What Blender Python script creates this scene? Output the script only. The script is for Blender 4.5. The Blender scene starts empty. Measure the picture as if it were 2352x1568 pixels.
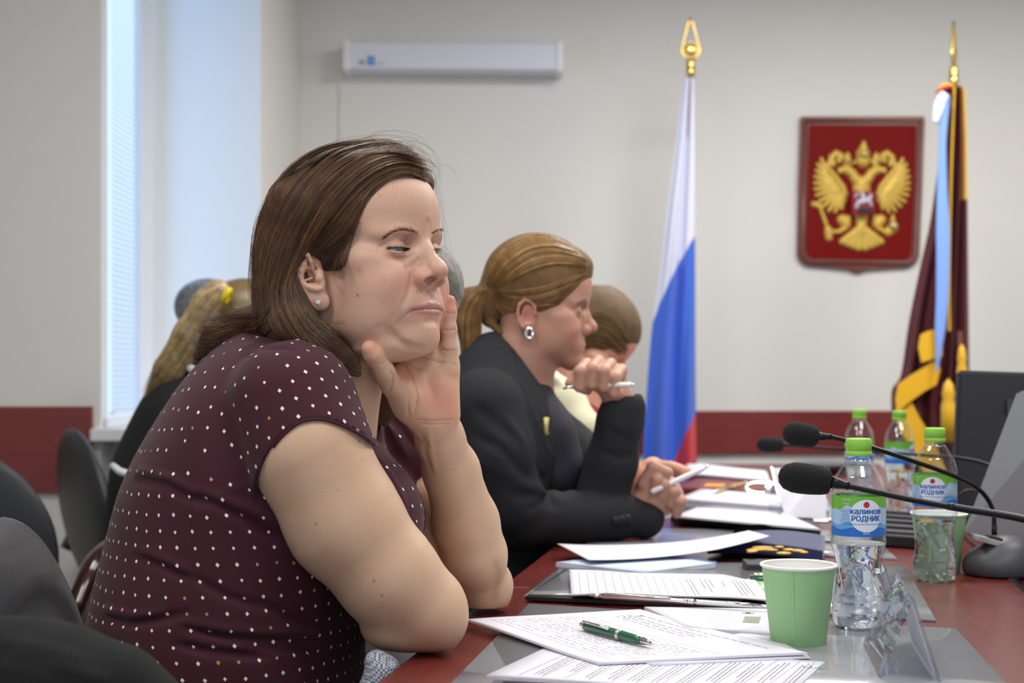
HB = 0.00125
import bpy, bmesh, math, random
import numpy as np
from mathutils import Vector, Matrix, Quaternion

# ------------------------------------------------------------------ camera, world, light, exposure
SC = bpy.context.scene
COL = SC.collection
W, H = 2352.0, 1568.0
FPX = 3267.0            # 50 mm on a 36 mm frame
CX, HY = 1176.0, 860.0  # principal column, horizon row
CAMZ = 1.04

cam_d = bpy.data.cameras.new('camera')
cam = bpy.data.objects.new('camera', cam_d)
COL.objects.link(cam)
cam.location = (0, 0, CAMZ)
cam.rotation_euler = (math.pi / 2, 0, 0)
cam_d.sensor_width = 36.0
cam_d.lens = 36.0 * FPX / W
cam_d.shift_x = 0.0
cam_d.shift_y = (HY - H / 2) / W
cam_d.dof.use_dof = True
cam_d.dof.focus_distance = 1.58
cam_d.dof.aperture_fstop = 6.0
cam_d.clip_start = 0.05
SC.camera = cam

world = bpy.data.worlds.new('world')
SC.world = world
world.use_nodes = True
_b = world.node_tree.nodes['Background']
_b.inputs[0].default_value = (0.86, 0.92, 1.0, 1)
_b.inputs[1].default_value = 0.8

SC.view_settings.view_transform = 'Standard'
SC.view_settings.look = 'None'
SC.view_settings.gamma = 1.0
SC.view_settings.use_curve_mapping = False
SC.view_settings.exposure = 0.0
SC.cycles.use_denoising = True
SC.cycles.max_bounces = 24
SC.cycles.transmission_bounces = 24
SC.cycles.transparent_max_bounces = 16
SC.cycles.caustics_reflective = False
SC.cycles.caustics_refractive = False
SC.cycles.sample_clamp_indirect = 6.0


def area_light(name, loc, rot, sx, sy, power, color=(1, 1, 1)):
    d = bpy.data.lights.new(name, 'AREA')
    d.shape = 'RECTANGLE'; d.size = sx; d.size_y = sy; d.energy = power; d.color = color
    o = bpy.data.objects.new(name, d)
    o.location = loc; o.rotation_euler = rot
    COL.objects.link(o)
    return o

# ceiling lamp panels (light comes straight down) and the window daylight
LAMPS = [(-0.9, 0.6), (0.75, 0.6), (-0.4, 2.2), (1.1, 2.2), (0.75, 3.7), (1.9, 3.7)]
for _i, (_x, _y) in enumerate(LAMPS):
    area_light('ceiling_lamp_light', (_x, _y, 2.63), (0, 0, 0), 0.58, 0.58, 18 if _y < 3 else 32, (1.0, 0.965, 0.91))


def P(x, y, d):
    """world point seen at pixel (x, y) of the photograph at distance d"""
    return np.array([(x - CX) / FPX * d, d, CAMZ - (y - HY) / FPX * d])


def V(p):
    return Vector((float(p[0]), float(p[1]), float(p[2])))


# ------------------------------------------------------------------ object helpers
def setp(o, label=None, cat=None, group=None, kind=None):
    if label: o['label'] = label
    if cat: o['category'] = cat
    if group: o['group'] = group
    if kind: o['kind'] = kind
    return o


def empty(name, loc=(0, 0, 0), label=None, cat=None, group=None, rot=(0, 0, 0)):
    o = bpy.data.objects.new(name, None)
    o.empty_display_size = 0.05
    COL.objects.link(o)
    o.location = loc; o.rotation_euler = rot
    return setp(o, label, cat, group)


def link_mesh(name, me, mats=(), parent=None, smooth=False):
    o = bpy.data.objects.new(name, me)
    COL.objects.link(o)
    if not isinstance(mats, (list, tuple)): mats = [mats]
    for m in mats: me.materials.append(m)
    if smooth:
        me.polygons.foreach_set('use_smooth', np.ones(len(me.polygons), dtype=bool))
    if parent is not None:
        o.parent = parent
        bpy.context.view_layer.update() if False else None
        o.matrix_parent_inverse = Matrix.Identity(4)
    return o


def wmat(o):
    m = Matrix.LocRotScale(o.location, o.rotation_euler, o.scale)
    if o.parent is not None: m = wmat(o.parent) @ o.matrix_parent_inverse @ m
    return m


def pinv(o, parent):
    """parent keeping the mesh data in world coordinates"""
    o.parent = parent
    o.matrix_parent_inverse = wmat(parent).inverted()
    return o


class MB:
    """collects simple shapes into one mesh"""
    def __init__(self):
        self.bm = bmesh.new()

    def _m(self, verts, loc, rot):
        M = Matrix.Translation(Vector(loc)) @ (rot if isinstance(rot, Matrix) else Matrix.Rotation(0, 4, 'Z')) 
        bmesh.ops.transform(self.bm, matrix=M, verts=verts)

    def box(self, c, s, rot=None, bevel=0.0, seg=2, mat=0):
        r = bmesh.ops.create_cube(self.bm, size=1.0)
        vs = r['verts']
        bmesh.ops.scale(self.bm, vec=Vector(s), verts=vs)
        fs = list({f for v in vs for f in v.link_faces})
        if bevel > 0:
            es = list({e for v in vs for e in v.link_edges})
            rr = bmesh.ops.bevel(self.bm, geom=es, offset=bevel, segments=seg, affect='EDGES', profile=0.7)
            fs = rr['faces'] + [f for f in fs if f.is_valid]
            vs = list({v for f in fs if f.is_valid for v in f.verts})
        for f in fs:
            if f.is_valid: f.material_index = mat
        M = Matrix.Translation(Vector(c))
        if rot is not None: M = M @ rot.to_4x4()
        bmesh.ops.transform(self.bm, matrix=M, verts=vs)
        return self

    def lathe(self, prof, c=(0, 0, 0), n=32, rot=None, mat=0, cap=True, squash=None):
        """prof: list of (r, z)"""
        rings = []
        for r, z in prof:
            if r < 1e-7:
                rings.append([self.bm.verts.new((0, 0, z))])
            else:
                rings.append([self.bm.verts.new((r * math.cos(2 * math.pi * i / n), r * math.sin(2 * math.pi * i / n), z)) for i in range(n)])
        fs = []
        for a, b in zip(rings[:-1], rings[1:]):
            if len(a) == 1 and len(b) == 1: continue
            for i in range(n):
                j = (i + 1) % n
                if len(a) == 1: fs.append(self.bm.faces.new((a[0], b[i], b[j])))
                elif len(b) == 1: fs.append(self.bm.faces.new((a[i], a[j], b[0])))
                else: fs.append(self.bm.faces.new((a[i], a[j], b[j], b[i])))
        for ring, fl in ((rings[0], True), (rings[-1], False)):
            if cap and len(ring) > 1:
                fs.append(self.bm.faces.new(ring[::-1] if fl else ring))
        for f in fs: f.material_index = mat; f.smooth = True
        vs = [v for r_ in rings for v in r_]
        M = Matrix.Translation(Vector(c))
        if rot is not None: M = M @ rot.to_4x4()
        bmesh.ops.transform(self.bm, matrix=M, verts=vs)
        return self

    def tube(self, pts, rad, n=10, mat=0, flat=1.0):
        pts = [Vector(p) for p in pts]
        if not isinstance(rad, (list, tuple, np.ndarray)): rad = [rad] * len(pts)
        rings = []
        up = Vector((0, 0, 1))
        prev = None
        for i, p in enumerate(pts):
            t = (pts[min(i + 1, len(pts) - 1)] - pts[max(i - 1, 0)]).normalized()
            if prev is None:
                a = t.cross(up)
                if a.length < 1e-3: a = t.cross(Vector((1, 0, 0)))
                a.normalize()
            else:
                a = (prev - t * prev.dot(t)).normalized()
            prev = a
            b = t.cross(a).normalized()
            r = rad[i]
            rings.append([self.bm.verts.new(p + a * (r * math.cos(2 * math.pi * k / n)) + b * (r * flat * math.sin(2 * math.pi * k / n))) for k in range(n)])
        for a, b in zip(rings[:-1], rings[1:]):
            for k in range(n):
                f = self.bm.faces.new((a[k], a[(k + 1) % n], b[(k + 1) % n], b[k])); f.smooth = True; f.material_index = mat
        for ring, fl in ((rings[0], True), (rings[-1], False)):
            f = self.bm.faces.new(ring[::-1] if fl else ring); f.material_index = mat
        return self

    def poly(self, pts, mat=0):
        vs = [self.bm.verts.new(p) for p in pts]
        f = self.bm.faces.new(vs); f.material_index = mat
        return self

    def grid(self, fn, nu, nv, mat=0, smooth=True, closed_u=False):
        vs = [[self.bm.verts.new(fn(i / nu, j / nv)) for j in range(nv + 1)] for i in range(nu + (0 if closed_u else 1))]
        m = len(vs)
        for i in range(nu):
            for j in range(nv):
                f = self.bm.faces.new((vs[i][j], vs[(i + 1) % m][j], vs[(i + 1) % m][j + 1], vs[i][j + 1]))
                f.material_index = mat; f.smooth = smooth
        return self

    def prism(self, outline, t, rot=None, c=(0, 0, 0), mat=0, bevel=0.0):
        """outline in xy, thickness t along z, centred"""
        a = [self.bm.verts.new((x, y, -t / 2)) for x, y in outline]
        b = [self.bm.verts.new((x, y, t / 2)) for x, y in outline]
        fs = [self.bm.faces.new(a[::-1]), self.bm.faces.new(b)]
        n = len(a)
        for i in range(n):
            fs.append(self.bm.faces.new((a[i], a[(i + 1) % n], b[(i + 1) % n], b[i])))
        for f in fs: f.material_index = mat
        vs = a + b
        if bevel > 0:
            es = [e for e in {e for f in fs for e in f.edges}]
            rr = bmesh.ops.bevel(self.bm, geom=es, offset=bevel, segments=2, affect='EDGES')
            allf = rr['faces'] + [f for f in fs if f.is_valid]
            vs = list({v for f in allf if f.is_valid for v in f.verts})
            for f in allf:
                if f.is_valid: f.material_index = mat
        M = Matrix.Translation(Vector(c))
        if rot is not None: M = M @ rot.to_4x4()
        bmesh.ops.transform(self.bm, matrix=M, verts=vs)
        return self

    def build(self, name, mats=(), parent=None, smooth=None, keep=False, recalc=True):
        me = bpy.data.meshes.new(name)
        if recalc: bmesh.ops.recalc_face_normals(self.bm, faces=self.bm.faces[:])
        self.bm.to_mesh(me); self.bm.free()
        o = link_mesh(name, me, mats, None, False)
        if smooth: me.polygons.foreach_set('use_smooth', np.ones(len(me.polygons), dtype=bool))
        if parent is not None:
            if keep: pinv(o, parent)
            else: o.parent = parent
        return o


def copy_tree(o, parent=None):
    c = o.copy(); COL.objects.link(c); c.parent = parent
    if parent is not None: c.matrix_parent_inverse = o.matrix_parent_inverse.copy()
    for ch in list(o.children): copy_tree(ch, c)
    return c


def mesh_np(name, verts, faces, nper, mats=(), smooth=True, cols=None, mat_idx=None, parent=None, keep=True):
    """faces: (N, nper) int array"""
    me = bpy.data.meshes.new(name)
    verts = np.asarray(verts, dtype=np.float32); faces = np.asarray(faces, dtype=np.int32)
    me.vertices.add(len(verts)); me.vertices.foreach_set('co', verts.ravel())
    me.loops.add(faces.size); me.loops.foreach_set('vertex_index', faces.ravel())
    me.polygons.add(len(faces))
    me.polygons.foreach_set('loop_start', np.arange(0, faces.size, nper, dtype=np.int32))
    me.polygons.foreach_set('use_smooth', np.full(len(faces), smooth, dtype=bool))
    if mat_idx is not None: me.polygons.foreach_set('material_index', np.asarray(mat_idx, dtype=np.int32))
    me.update(calc_edges=True)
    if cols is not None:
        at = me.color_attributes.new('Col', 'FLOAT_COLOR', 'POINT')
        c4 = np.ones((len(verts), 4), dtype=np.float32); c4[:, :cols.shape[1]] = cols
        at.data.foreach_set('color', c4.ravel())
    me.validate()
    o = bpy.data.objects.new(name, me); COL.objects.link(o)
    if not isinstance(mats, (list, tuple)): mats = [mats]
    for m in mats: me.materials.append(m)
    if parent is not None:
        if keep: pinv(o, parent)
        else: o.parent = parent
    return o


# ------------------------------------------------------------------ materials
def srgb(r, g, b):
    f = lambda c: (c / 255 / 12.92) if c / 255 <= 0.04045 else ((c / 255 + 0.055) / 1.055) ** 2.4
    return (f(r), f(g), f(b), 1.0)


class NT:
    def __init__(self, name):
        self.m = bpy.data.materials.new(name); self.m.use_nodes = True
        self.nt = self.m.node_tree; self.n = self.nt.nodes
        self.p = self.n['Principled BSDF']

    def node(self, t, **kw):
        nd = self.n.new(t)
        for k, v in kw.items():
            if isinstance(k, str) and hasattr(nd, k): setattr(nd, k, v)
            else: nd.inputs[k].default_value = v
        return nd

    def link(self, a, b): self.nt.links.new(a, b)

    def set(self, **kw):
        for k, v in kw.items(): self.p.inputs[k.replace('_', ' ')].default_value = v
        return self


def mat(name, color, rough=0.5, metal=0.0, spec=0.5, bump=0.0, bscale=200.0, var=0.0, vscale=8.0, trans=0.0, ior=1.45,
        sss=0.0, sssr=(1, .35, .2), coat=0.0, sheen=0.0, alpha=1.0, vec=None, emis=None, emis_s=0.0, detail=3.0):
    t = NT(name)
    p = t.p
    p.inputs['Base Color'].default_value = color
    p.inputs['Roughness'].default_value = rough
    p.inputs['Metallic'].default_value = metal
    p.inputs['Specular IOR Level'].default_value = spec
    p.inputs['IOR'].default_value = ior
    p.inputs['Transmission Weight'].default_value = trans
    p.inputs['Coat Weight'].default_value = coat
    p.inputs['Sheen Weight'].default_value = sheen
    p.inputs['Alpha'].default_value = alpha
    if sss:
        p.inputs['Subsurface Weight'].default_value = sss
        p.inputs['Subsurface Radius'].default_value = sssr
        p.inputs['Subsurface Scale'].default_value = 0.006
    if emis is not None:
        p.inputs['Emission Color'].default_value = emis
        p.inputs['Emission Strength'].default_value = emis_s
    if bump or var:
        tc = t.node('ShaderNodeTexCoord')
        src = tc.outputs['Object']
        if vec is not None:
            mp = t.node('ShaderNodeMapping'); mp.inputs['Scale'].default_value = vec
            t.link(src, mp.inputs['Vector']); src = mp.outputs['Vector']
    if bump:
        nz = t.node('ShaderNodeTexNoise'); nz.inputs['Scale'].default_value = bscale; nz.inputs['Detail'].default_value = detail
        t.link(src, nz.inputs['Vector'])
        bp = t.node('ShaderNodeBump'); bp.inputs['Strength'].default_value = bump; bp.inputs['Distance'].default_value = 0.002
        t.link(nz.outputs['Fac'], bp.inputs['Height']); t.link(bp.outputs['Normal'], p.inputs['Normal'])
    if var:
        n2 = t.node('ShaderNodeTexNoise'); n2.inputs['Scale'].default_value = vscale; n2.inputs['Detail'].default_value = 5
        t.link(src, n2.inputs['Vector'])
        rp = t.node('ShaderNodeMapRange'); rp.inputs['To Min'].default_value = 1 - var; rp.inputs['To Max'].default_value = 1 + var
        t.link(n2.outputs['Fac'], rp.inputs['Value'])
        mx = t.node('ShaderNodeMix', data_type='RGBA', blend_type='MULTIPLY'); mx.inputs['Factor'].default_value = 1
        mx.inputs[6].default_value = color
        t.link(rp.outputs['Result'], mx.inputs[7]); t.link(mx.outputs[2], p.inputs['Base Color'])
    return t.m


def mat_wood(name, c1, c2, rough=0.35, scale=1.0, axis=(1, 8, 8), coat=0.2):
    t = NT(name)
    tc = t.node('ShaderNodeTexCoord'); mp = t.node('ShaderNodeMapping')
    mp.inputs['Scale'].default_value = tuple(a * scale for a in axis)
    t.link(tc.outputs['Object'], mp.inputs['Vector'])
    n1 = t.node('ShaderNodeTexNoise'); n1.inputs['Scale'].default_value = 4; n1.inputs['Detail'].default_value = 8; n1.inputs['Distortion'].default_value = 1.2
    t.link(mp.outputs['Vector'], n1.inputs['Vector'])
    n2 = t.node('ShaderNodeTexNoise'); n2.inputs['Scale'].default_value = 40; n2.inputs['Detail'].default_value = 4
    t.link(mp.outputs['Vector'], n2.inputs['Vector'])
    ad = t.node('ShaderNodeMath', operation='MULTIPLY_ADD'); ad.inputs[1].default_value = 0.8
    t.link(n2.outputs['Fac'], ad.inputs[0]); t.link(n1.outputs['Fac'], ad.inputs[2])
    cr = t.node('ShaderNodeValToRGB')
    cr.color_ramp.elements[0].position = 0.5; cr.color_ramp.elements[0].color = c1
    cr.color_ramp.elements[1].position = 0.95; cr.color_ramp.elements[1].color = c2
    t.link(ad.outputs[0], cr.inputs[0]); t.link(cr.outputs[0], t.p.inputs['Base Color'])
    t.p.inputs['Roughness'].default_value = rough
    t.p.inputs['Coat Weight'].default_value = coat; t.p.inputs['Coat Roughness'].default_value = 0.25
    bp = t.node('ShaderNodeBump'); bp.inputs['Strength'].default_value = 0.15; bp.inputs['Distance'].default_value = 0.001
    t.link(n2.outputs['Fac'], bp.inputs['Height']); t.link(bp.outputs['Normal'], t.p.inputs['Normal'])
    return t.m


# ------------------------------------------------------------------ signed-distance modelling
class Field:
    def __init__(self, lo, hi, h, far=1.0):
        self.lo = np.array(lo, float); self.h = h
        self.n = np.ceil((np.array(hi, float) - self.lo) / h).astype(int) + 1
        self.F = np.full(self.n, far, dtype=np.float32)
        self.ax = [(self.lo[i] + h * np.arange(self.n[i])).astype(np.float32) for i in range(3)]

    def sub(self, lo, hi):
        a = np.clip(np.floor((np.array(lo) - self.lo) / self.h).astype(int), 0, self.n)
        b = np.clip(np.ceil((np.array(hi) - self.lo) / self.h).astype(int) + 1, 0, self.n)
        if np.any(b <= a): return None
        sl = tuple(slice(a[i], b[i]) for i in range(3))
        X = self.ax[0][sl[0]][:, None, None]; Y = self.ax[1][sl[1]][None, :, None]; Z = self.ax[2][sl[2]][None, None, :]
        return sl, X, Y, Z

    def op(self, sl, d, k, mode):
        A = self.F[sl]
        d = d.astype(np.float32)
        if mode == 'sub':
            d = -d
            if k > 0:
                hh = np.maximum(k - np.abs(A - d), 0) / k
                self.F[sl] = np.maximum(A, d) + hh * hh * k * 0.25
            else: self.F[sl] = np.maximum(A, d)
        elif mode == 'int':
            self.F[sl] = np.maximum(A, d)
        else:
            if k > 0:
                hh = np.maximum(k - np.abs(A - d), 0) / k
                self.F[sl] = np.minimum(A, d) - hh * hh * k * 0.25
            else: self.F[sl] = np.minimum(A, d)

    def ell(self, c, r, R=None, k=0.01, mode='add'):
        """ellipsoid; R rows are its local axes"""
        c = np.array(c, float); r = np.array(r, float)
        ext = np.full(3, r.max()) if R is None else np.sqrt(((np.array(R).T * r[None, :]) ** 2).sum(1))
        if R is None: ext = r
        pad = max(k, 0.02)
        s = self.sub(c - ext - pad, c + ext + pad)
        if s is None: return self
        sl, X, Y, Z = s
        X = X - np.float32(c[0]); Y = Y - np.float32(c[1]); Z = Z - np.float32(c[2])
        if R is None: a, b, g = X, Y, Z
        else:
            R = np.array(R, dtype=np.float32)
            a = R[0, 0] * X + R[0, 1] * Y + R[0, 2] * Z
            b = R[1, 0] * X + R[1, 1] * Y + R[1, 2] * Z
            g = R[2, 0] * X + R[2, 1] * Y + R[2, 2] * Z
        r = r.astype(np.float32)
        k0 = np.sqrt((a / r[0]) ** 2 + (b / r[1]) ** 2 + (g / r[2]) ** 2)
        k1 = np.sqrt((a / r[0] ** 2) ** 2 + (b / r[1] ** 2) ** 2 + (g / r[2] ** 2) ** 2) + 1e-9
        self.op(sl, k0 * (k0 - 1) / k1, k, mode)
        return self

    def seg_d(self, X, Y, Z, a, b):
        ba = (b - a).astype(np.float32); L2 = float((ba ** 2).sum()) + 1e-12
        X = X - np.float32(a[0]); Y = Y - np.float32(a[1]); Z = Z - np.float32(a[2])
        t = np.clip((X * ba[0] + Y * ba[1] + Z * ba[2]) / L2, 0, 1)
        return np.sqrt((X - t * ba[0]) ** 2 + (Y - t * ba[1]) ** 2 + (Z - t * ba[2]) ** 2), t

    def caps(self, pts, rad, k=0.01, mode='add'):
        """chain of tapered capsules"""
        pts = [np.array(p, float) for p in pts]
        for i in range(len(pts) - 1):
            a, b = pts[i], pts[i + 1]; ra, rb = rad[i], rad[i + 1]
            pad = max(k, 0.02) + max(ra, rb)
            s = self.sub(np.minimum(a, b) - pad, np.maximum(a, b) + pad)
            if s is None: continue
            sl, X, Y, Z = s
            d, t = self.seg_d(X, Y, Z, a, b)
            self.op(sl, d - (ra + (rb - ra) * t), k, mode)
        return self

    def flatcaps(self, a, b, ra, rb, axis, sq, k=0.01):
        """tapered capsule squashed by sq along axis"""
        a = np.array(a, float); b = np.array(b, float); ax = np.array(axis, float); ax /= np.linalg.norm(ax)
        pad = max(k, 0.02) + max(ra, rb)
        s = self.sub(np.minimum(a, b) - pad, np.maximum(a, b) + pad)
        if s is None: return self
        sl, X, Y, Z = s
        ba = (b - a); L2 = (ba ** 2).sum()
        X = X - np.float32(a[0]); Y = Y - np.float32(a[1]); Z = Z - np.float32(a[2])
        t = np.clip((X * ba[0] + Y * ba[1] + Z * ba[2]) / L2, 0, 1)
        X = X - t * ba[0]; Y = Y - t * ba[1]; Z = Z - t * ba[2]
        q = X * ax[0] + Y * ax[1] + Z * ax[2]
        d = np.sqrt(np.maximum(X * X + Y * Y + Z * Z - q * q, 0) + (q / sq) ** 2) - (ra + (rb - ra) * t)
        self.op(sl, d * (0.5 + 0.5 * sq), k, 'add')
        return self

    def stroke(self, pts, w, amp):
        """displace the surface by amp (outwards +) along a polyline, gaussian width w"""
        pts = [np.array(p, float) for p in pts]
        lo = np.min(pts, axis=0) - 3 * w; hi = np.max(pts, axis=0) + 3 * w
        s = self.sub(lo, hi)
        if s is None: return self
        sl, X, Y, Z = s
        D = None
        if len(pts) == 1:
            D = np.sqrt((X - pts[0][0]) ** 2 + (Y - pts[0][1]) ** 2 + (Z - pts[0][2]) ** 2); T = 0.5
            fade = 1.0
        else:
            L = np.array([0] + [np.linalg.norm(pts[i + 1] - pts[i]) for i in range(len(pts) - 1)]).cumsum()
            fade = 1.0
            for i in range(len(pts) - 1):
                d, t = self.seg_d(X, Y, Z, pts[i], pts[i + 1])
                tt = (L[i] + t * (L[i + 1] - L[i])) / L[-1]
                if D is None: D, T = d, tt
                else:
                    m = d < D; T = np.where(m, tt, T); D = np.where(m, d, D)
            fade = np.clip(np.minimum(T, 1 - T) * 5 + 0.25, 0, 1)
        self.F[sl] -= (amp * fade * np.exp(-(D / w) ** 2)).astype(np.float32)
        return self

    def bump(self, c, r, amp, R=None):
        c = np.array(c, float); r = np.array(r, float) * np.ones(3)
        m = 2.6 * r.max()
        s = self.sub(c - m, c + m)
        if s is None: return self
        sl, X, Y, Z = s
        X = X - c[0]; Y = Y - c[1]; Z = Z - c[2]
        if R is not None:
            a = R[0][0] * X + R[0][1] * Y + R[0][2] * Z; b = R[1][0] * X + R[1][1] * Y + R[1][2] * Z; g = R[2][0] * X + R[2][1] * Y + R[2][2] * Z
            X, Y, Z = a, b, g
        self.F[sl] -= (amp * np.exp(-((X / r[0]) ** 2 + (Y / r[1]) ** 2 + (Z / r[2]) ** 2))).astype(np.float32)
        return self

    def child(self, lo, hi):
        a = np.clip(np.floor((np.array(lo) - self.lo) / self.h).astype(int), 0, self.n - 2)
        b = np.clip(np.ceil((np.array(hi) - self.lo) / self.h).astype(int), 1, self.n - 1)
        f = Field.__new__(Field); f.h = self.h; f.lo = self.lo + a * self.h; f.n = b - a + 1
        f.F = np.full(f.n, 1.0, dtype=np.float32)
        f.ax = [(f.lo[i] + f.h * np.arange(f.n[i])).astype(np.float32) for i in range(3)]
        f.off = a
        return f

    def merge(self, f, k=0.001):
        sl = tuple(slice(f.off[i], f.off[i] + f.n[i]) for i in range(3))
        self.op(sl, f.F, k, 'add')
        return self

    def sample(self, p):
        q = (np.asarray(p) - self.lo) / self.h
        i = np.floor(q).astype(int)
        ok = np.all((i >= 0) & (i < self.n - 1), axis=-1)
        i = np.clip(i, 0, self.n - 2); f = np.clip(q - i, 0, 1)
        x, y, z = i[..., 0], i[..., 1], i[..., 2]; fx, fy, fz = f[..., 0], f[..., 1], f[..., 2]
        F = self.F
        c = (F[x, y, z] * (1 - fx) + F[x + 1, y, z] * fx) * (1 - fy) + (F[x, y + 1, z] * (1 - fx) + F[x + 1, y + 1, z] * fx) * fy
        e = (F[x, y, z + 1] * (1 - fx) + F[x + 1, y, z + 1] * fx) * (1 - fy) + (F[x, y + 1, z + 1] * (1 - fx) + F[x + 1, y + 1, z + 1] * fx) * fy
        return np.where(ok, c * (1 - fz) + e * fz, 1.0)

    def grad(self, p, e=None):
        e = e or self.h
        g = np.stack([self.sample(p + np.eye(3)[i] * e) - self.sample(p - np.eye(3)[i] * e) for i in range(3)], -1)
        return g / (np.linalg.norm(g, axis=-1, keepdims=True) + 1e-12)

    def cast(self, px, py, off=0.0, d0=None, d1=None):
        """first point of the surface offset by off on the viewing ray through pixel (px, py); NaN when missed"""
        px = np.atleast_1d(np.array(px, float)); py = np.atleast_1d(np.array(py, float))
        dirs = np.stack([(px - CX) / FPX, np.ones_like(px), -(py - HY) / FPX], -1)
        o = np.array([0, 0, CAMZ])
        t = np.full(px.shape, d0 if d0 else self.lo[1]); end = d1 if d1 else self.lo[1] + self.n[1] * self.h
        hit = np.zeros(px.shape, bool)
        st = self.h * 0.8
        tp = t.copy()
        nst = int((end - t[0]) / st)
        for _ in range(nst):
            v = self.sample(o + dirs * t[:, None]) - off
            new = (v <= 0) & ~hit
            hit |= new
            tp = np.where(hit, tp, t)
            t = np.where(hit, t, t + st)
            if hit.all(): break
        a, b = tp, t
        for _ in range(8):
            m = (a + b) / 2
            v = self.sample(o + dirs * m[:, None]) - off
            b = np.where(v <= 0, m, b); a = np.where(v <= 0, a, m)
        r = o + dirs * b[:, None]
        r[~hit] = np.nan
        return r

    def pstroke(self, pix, w, amp):
        p = self.cast([a for a, b in pix], [b for a, b in pix])
        p = p[~np.isnan(p[:, 0])]
        if len(p): self.stroke(list(p), w, amp)
        return self

    def pbump(self, px, py, r, amp):
        p = self.cast(px, py)[0]
        if not np.isnan(p[0]): self.bump(p, r, amp)
        return self

    def blur(self, n=1, sl=None):
        sl = sl or (slice(None),) * 3
        A = self.F[sl]
        for _ in range(n):
            for ax in range(3):
                B = A.copy()
                s0 = [slice(None)] * 3; s1 = [slice(None)] * 3; s2 = [slice(None)] * 3
                s0[ax] = slice(0, -2); s1[ax] = slice(1, -1); s2[ax] = slice(2, None)
                B[tuple(s1)] = 0.25 * A[tuple(s0)] + 0.5 * A[tuple(s1)] + 0.25 * A[tuple(s2)]
                A = B
        self.F[sl] = A
        return self

    def mesh(self):
        F = self.F; ins = F < 0
        nx, ny, nz = F.shape
        c = np.zeros((nx - 1, ny - 1, nz - 1), dtype=np.uint8)
        for dx in (0, 1):
            for dy in (0, 1):
                for dz in (0, 1):
                    c += ins[dx:nx - 1 + dx, dy:ny - 1 + dy, dz:nz - 1 + dz]
        act = np.flatnonzero((c > 0) & (c < 8)); del c
        i, j, k = np.unravel_index(act, (nx - 1, ny - 1, nz - 1))
        crn = [(dx, dy, dz) for dx in (0, 1) for dy in (0, 1) for dz in (0, 1)]
        vals = np.stack([F[i + a, j + b, k + g] for a, b, g in crn], 1).astype(np.float64)
        acc = np.zeros((len(act), 3)); cnt = np.zeros(len(act))
        for u in range(8):
            for v in range(u + 1, 8):
                du = np.array(crn[u]); dv = np.array(crn[v])
                if np.abs(du - dv).sum() != 1: continue
                a, b = vals[:, u], vals[:, v]
                m = (a < 0) != (b < 0)
                t = np.where(m, a / np.where(m, a - b, 1), 0)
                acc += np.where(m[:, None], du + (dv - du) * t[:, None], 0); cnt += m
        pos = (acc / cnt[:, None] + np.stack([i, j, k], 1)) * self.h + self.lo
        faces = []
        def cid(i, j, k):
            return np.searchsorted(act, (i * (ny - 1) + j) * (nz - 1) + k)
        for ax in range(3):
            s0 = [slice(None)] * 3; s1 = [slice(None)] * 3
            s0[ax] = slice(0, -1); s1[ax] = slice(1, None)
            e = ins[tuple(s0)] != ins[tuple(s1)]
            for q in range(3):
                if q != ax:
                    z0 = [slice(None)] * 3; z0[q] = 0; e[tuple(z0)] = False
                    z0[q] = -1; e[tuple(z0)] = False
            I, J, K = np.nonzero(e)
            flip = ins[I, J, K]
            if ax == 0: q = [cid(I, J - 1, K - 1), cid(I, J, K - 1), cid(I, J, K), cid(I, J - 1, K)]
            elif ax == 1: q = [cid(I - 1, J, K - 1), cid(I - 1, J, K), cid(I, J, K), cid(I, J, K - 1)]
            else: q = [cid(I - 1, J - 1, K), cid(I, J - 1, K), cid(I, J, K), cid(I - 1, J, K)]
            q = np.stack(q, 1)
            q[~flip] = q[~flip][:, ::-1]
            faces.append(q)
        faces = np.concatenate(faces)
        faces = faces[(faces < len(act)).all(1)]
        return pos, faces


def resample(pts, n):
    pts = np.array(pts, float)
    # Catmull-Rom through the points, then even spacing
    e = np.concatenate([[2 * pts[0] - pts[1]], pts, [2 * pts[-1] - pts[-2]]])
    out = []
    for i in range(1, len(e) - 2):
        t = np.linspace(0, 1, 12, endpoint=False)[:, None]
        p0, p1, p2, p3 = e[i - 1], e[i], e[i + 1], e[i + 2]
        out.append(0.5 * (2 * p1 + (p2 - p0) * t + (2 * p0 - 5 * p1 + 4 * p2 - p3) * t ** 2 + (3 * p1 - p0 - 3 * p2 + p3) * t ** 3))
    out.append(e[-2][None]); out = np.concatenate(out)
    L_ = np.concatenate([[0], np.cumsum(np.linalg.norm(np.diff(out, axis=0), axis=1))])
    s = np.linspace(0, L_[-1], n)
    return np.stack([np.interp(s, L_, out[:, k]) for k in range(out.shape[1])], 1)



M = {}
# ------------------------------------------------------------------ people
def frame(yaw, pitch=0.0, roll=0.0):
    """axes of a head or trunk: side (their right), forward, up. yaw 0 faces the camera, 90 faces picture right"""
    a = math.radians(yaw)
    Fv = np.array([math.sin(a), -math.cos(a), 0.0]); U = np.array([0, 0, 1.0]); S = np.cross(Fv, U)
    p = math.radians(pitch)
    Fv, U = Fv * math.cos(p) + U * math.sin(p), U * math.cos(p) - Fv * math.sin(p)
    r = math.radians(roll)
    S, U = S * math.cos(r) + U * math.sin(r), U * math.cos(r) - S * math.sin(r)
    return np.array([S, Fv, U])


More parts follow.
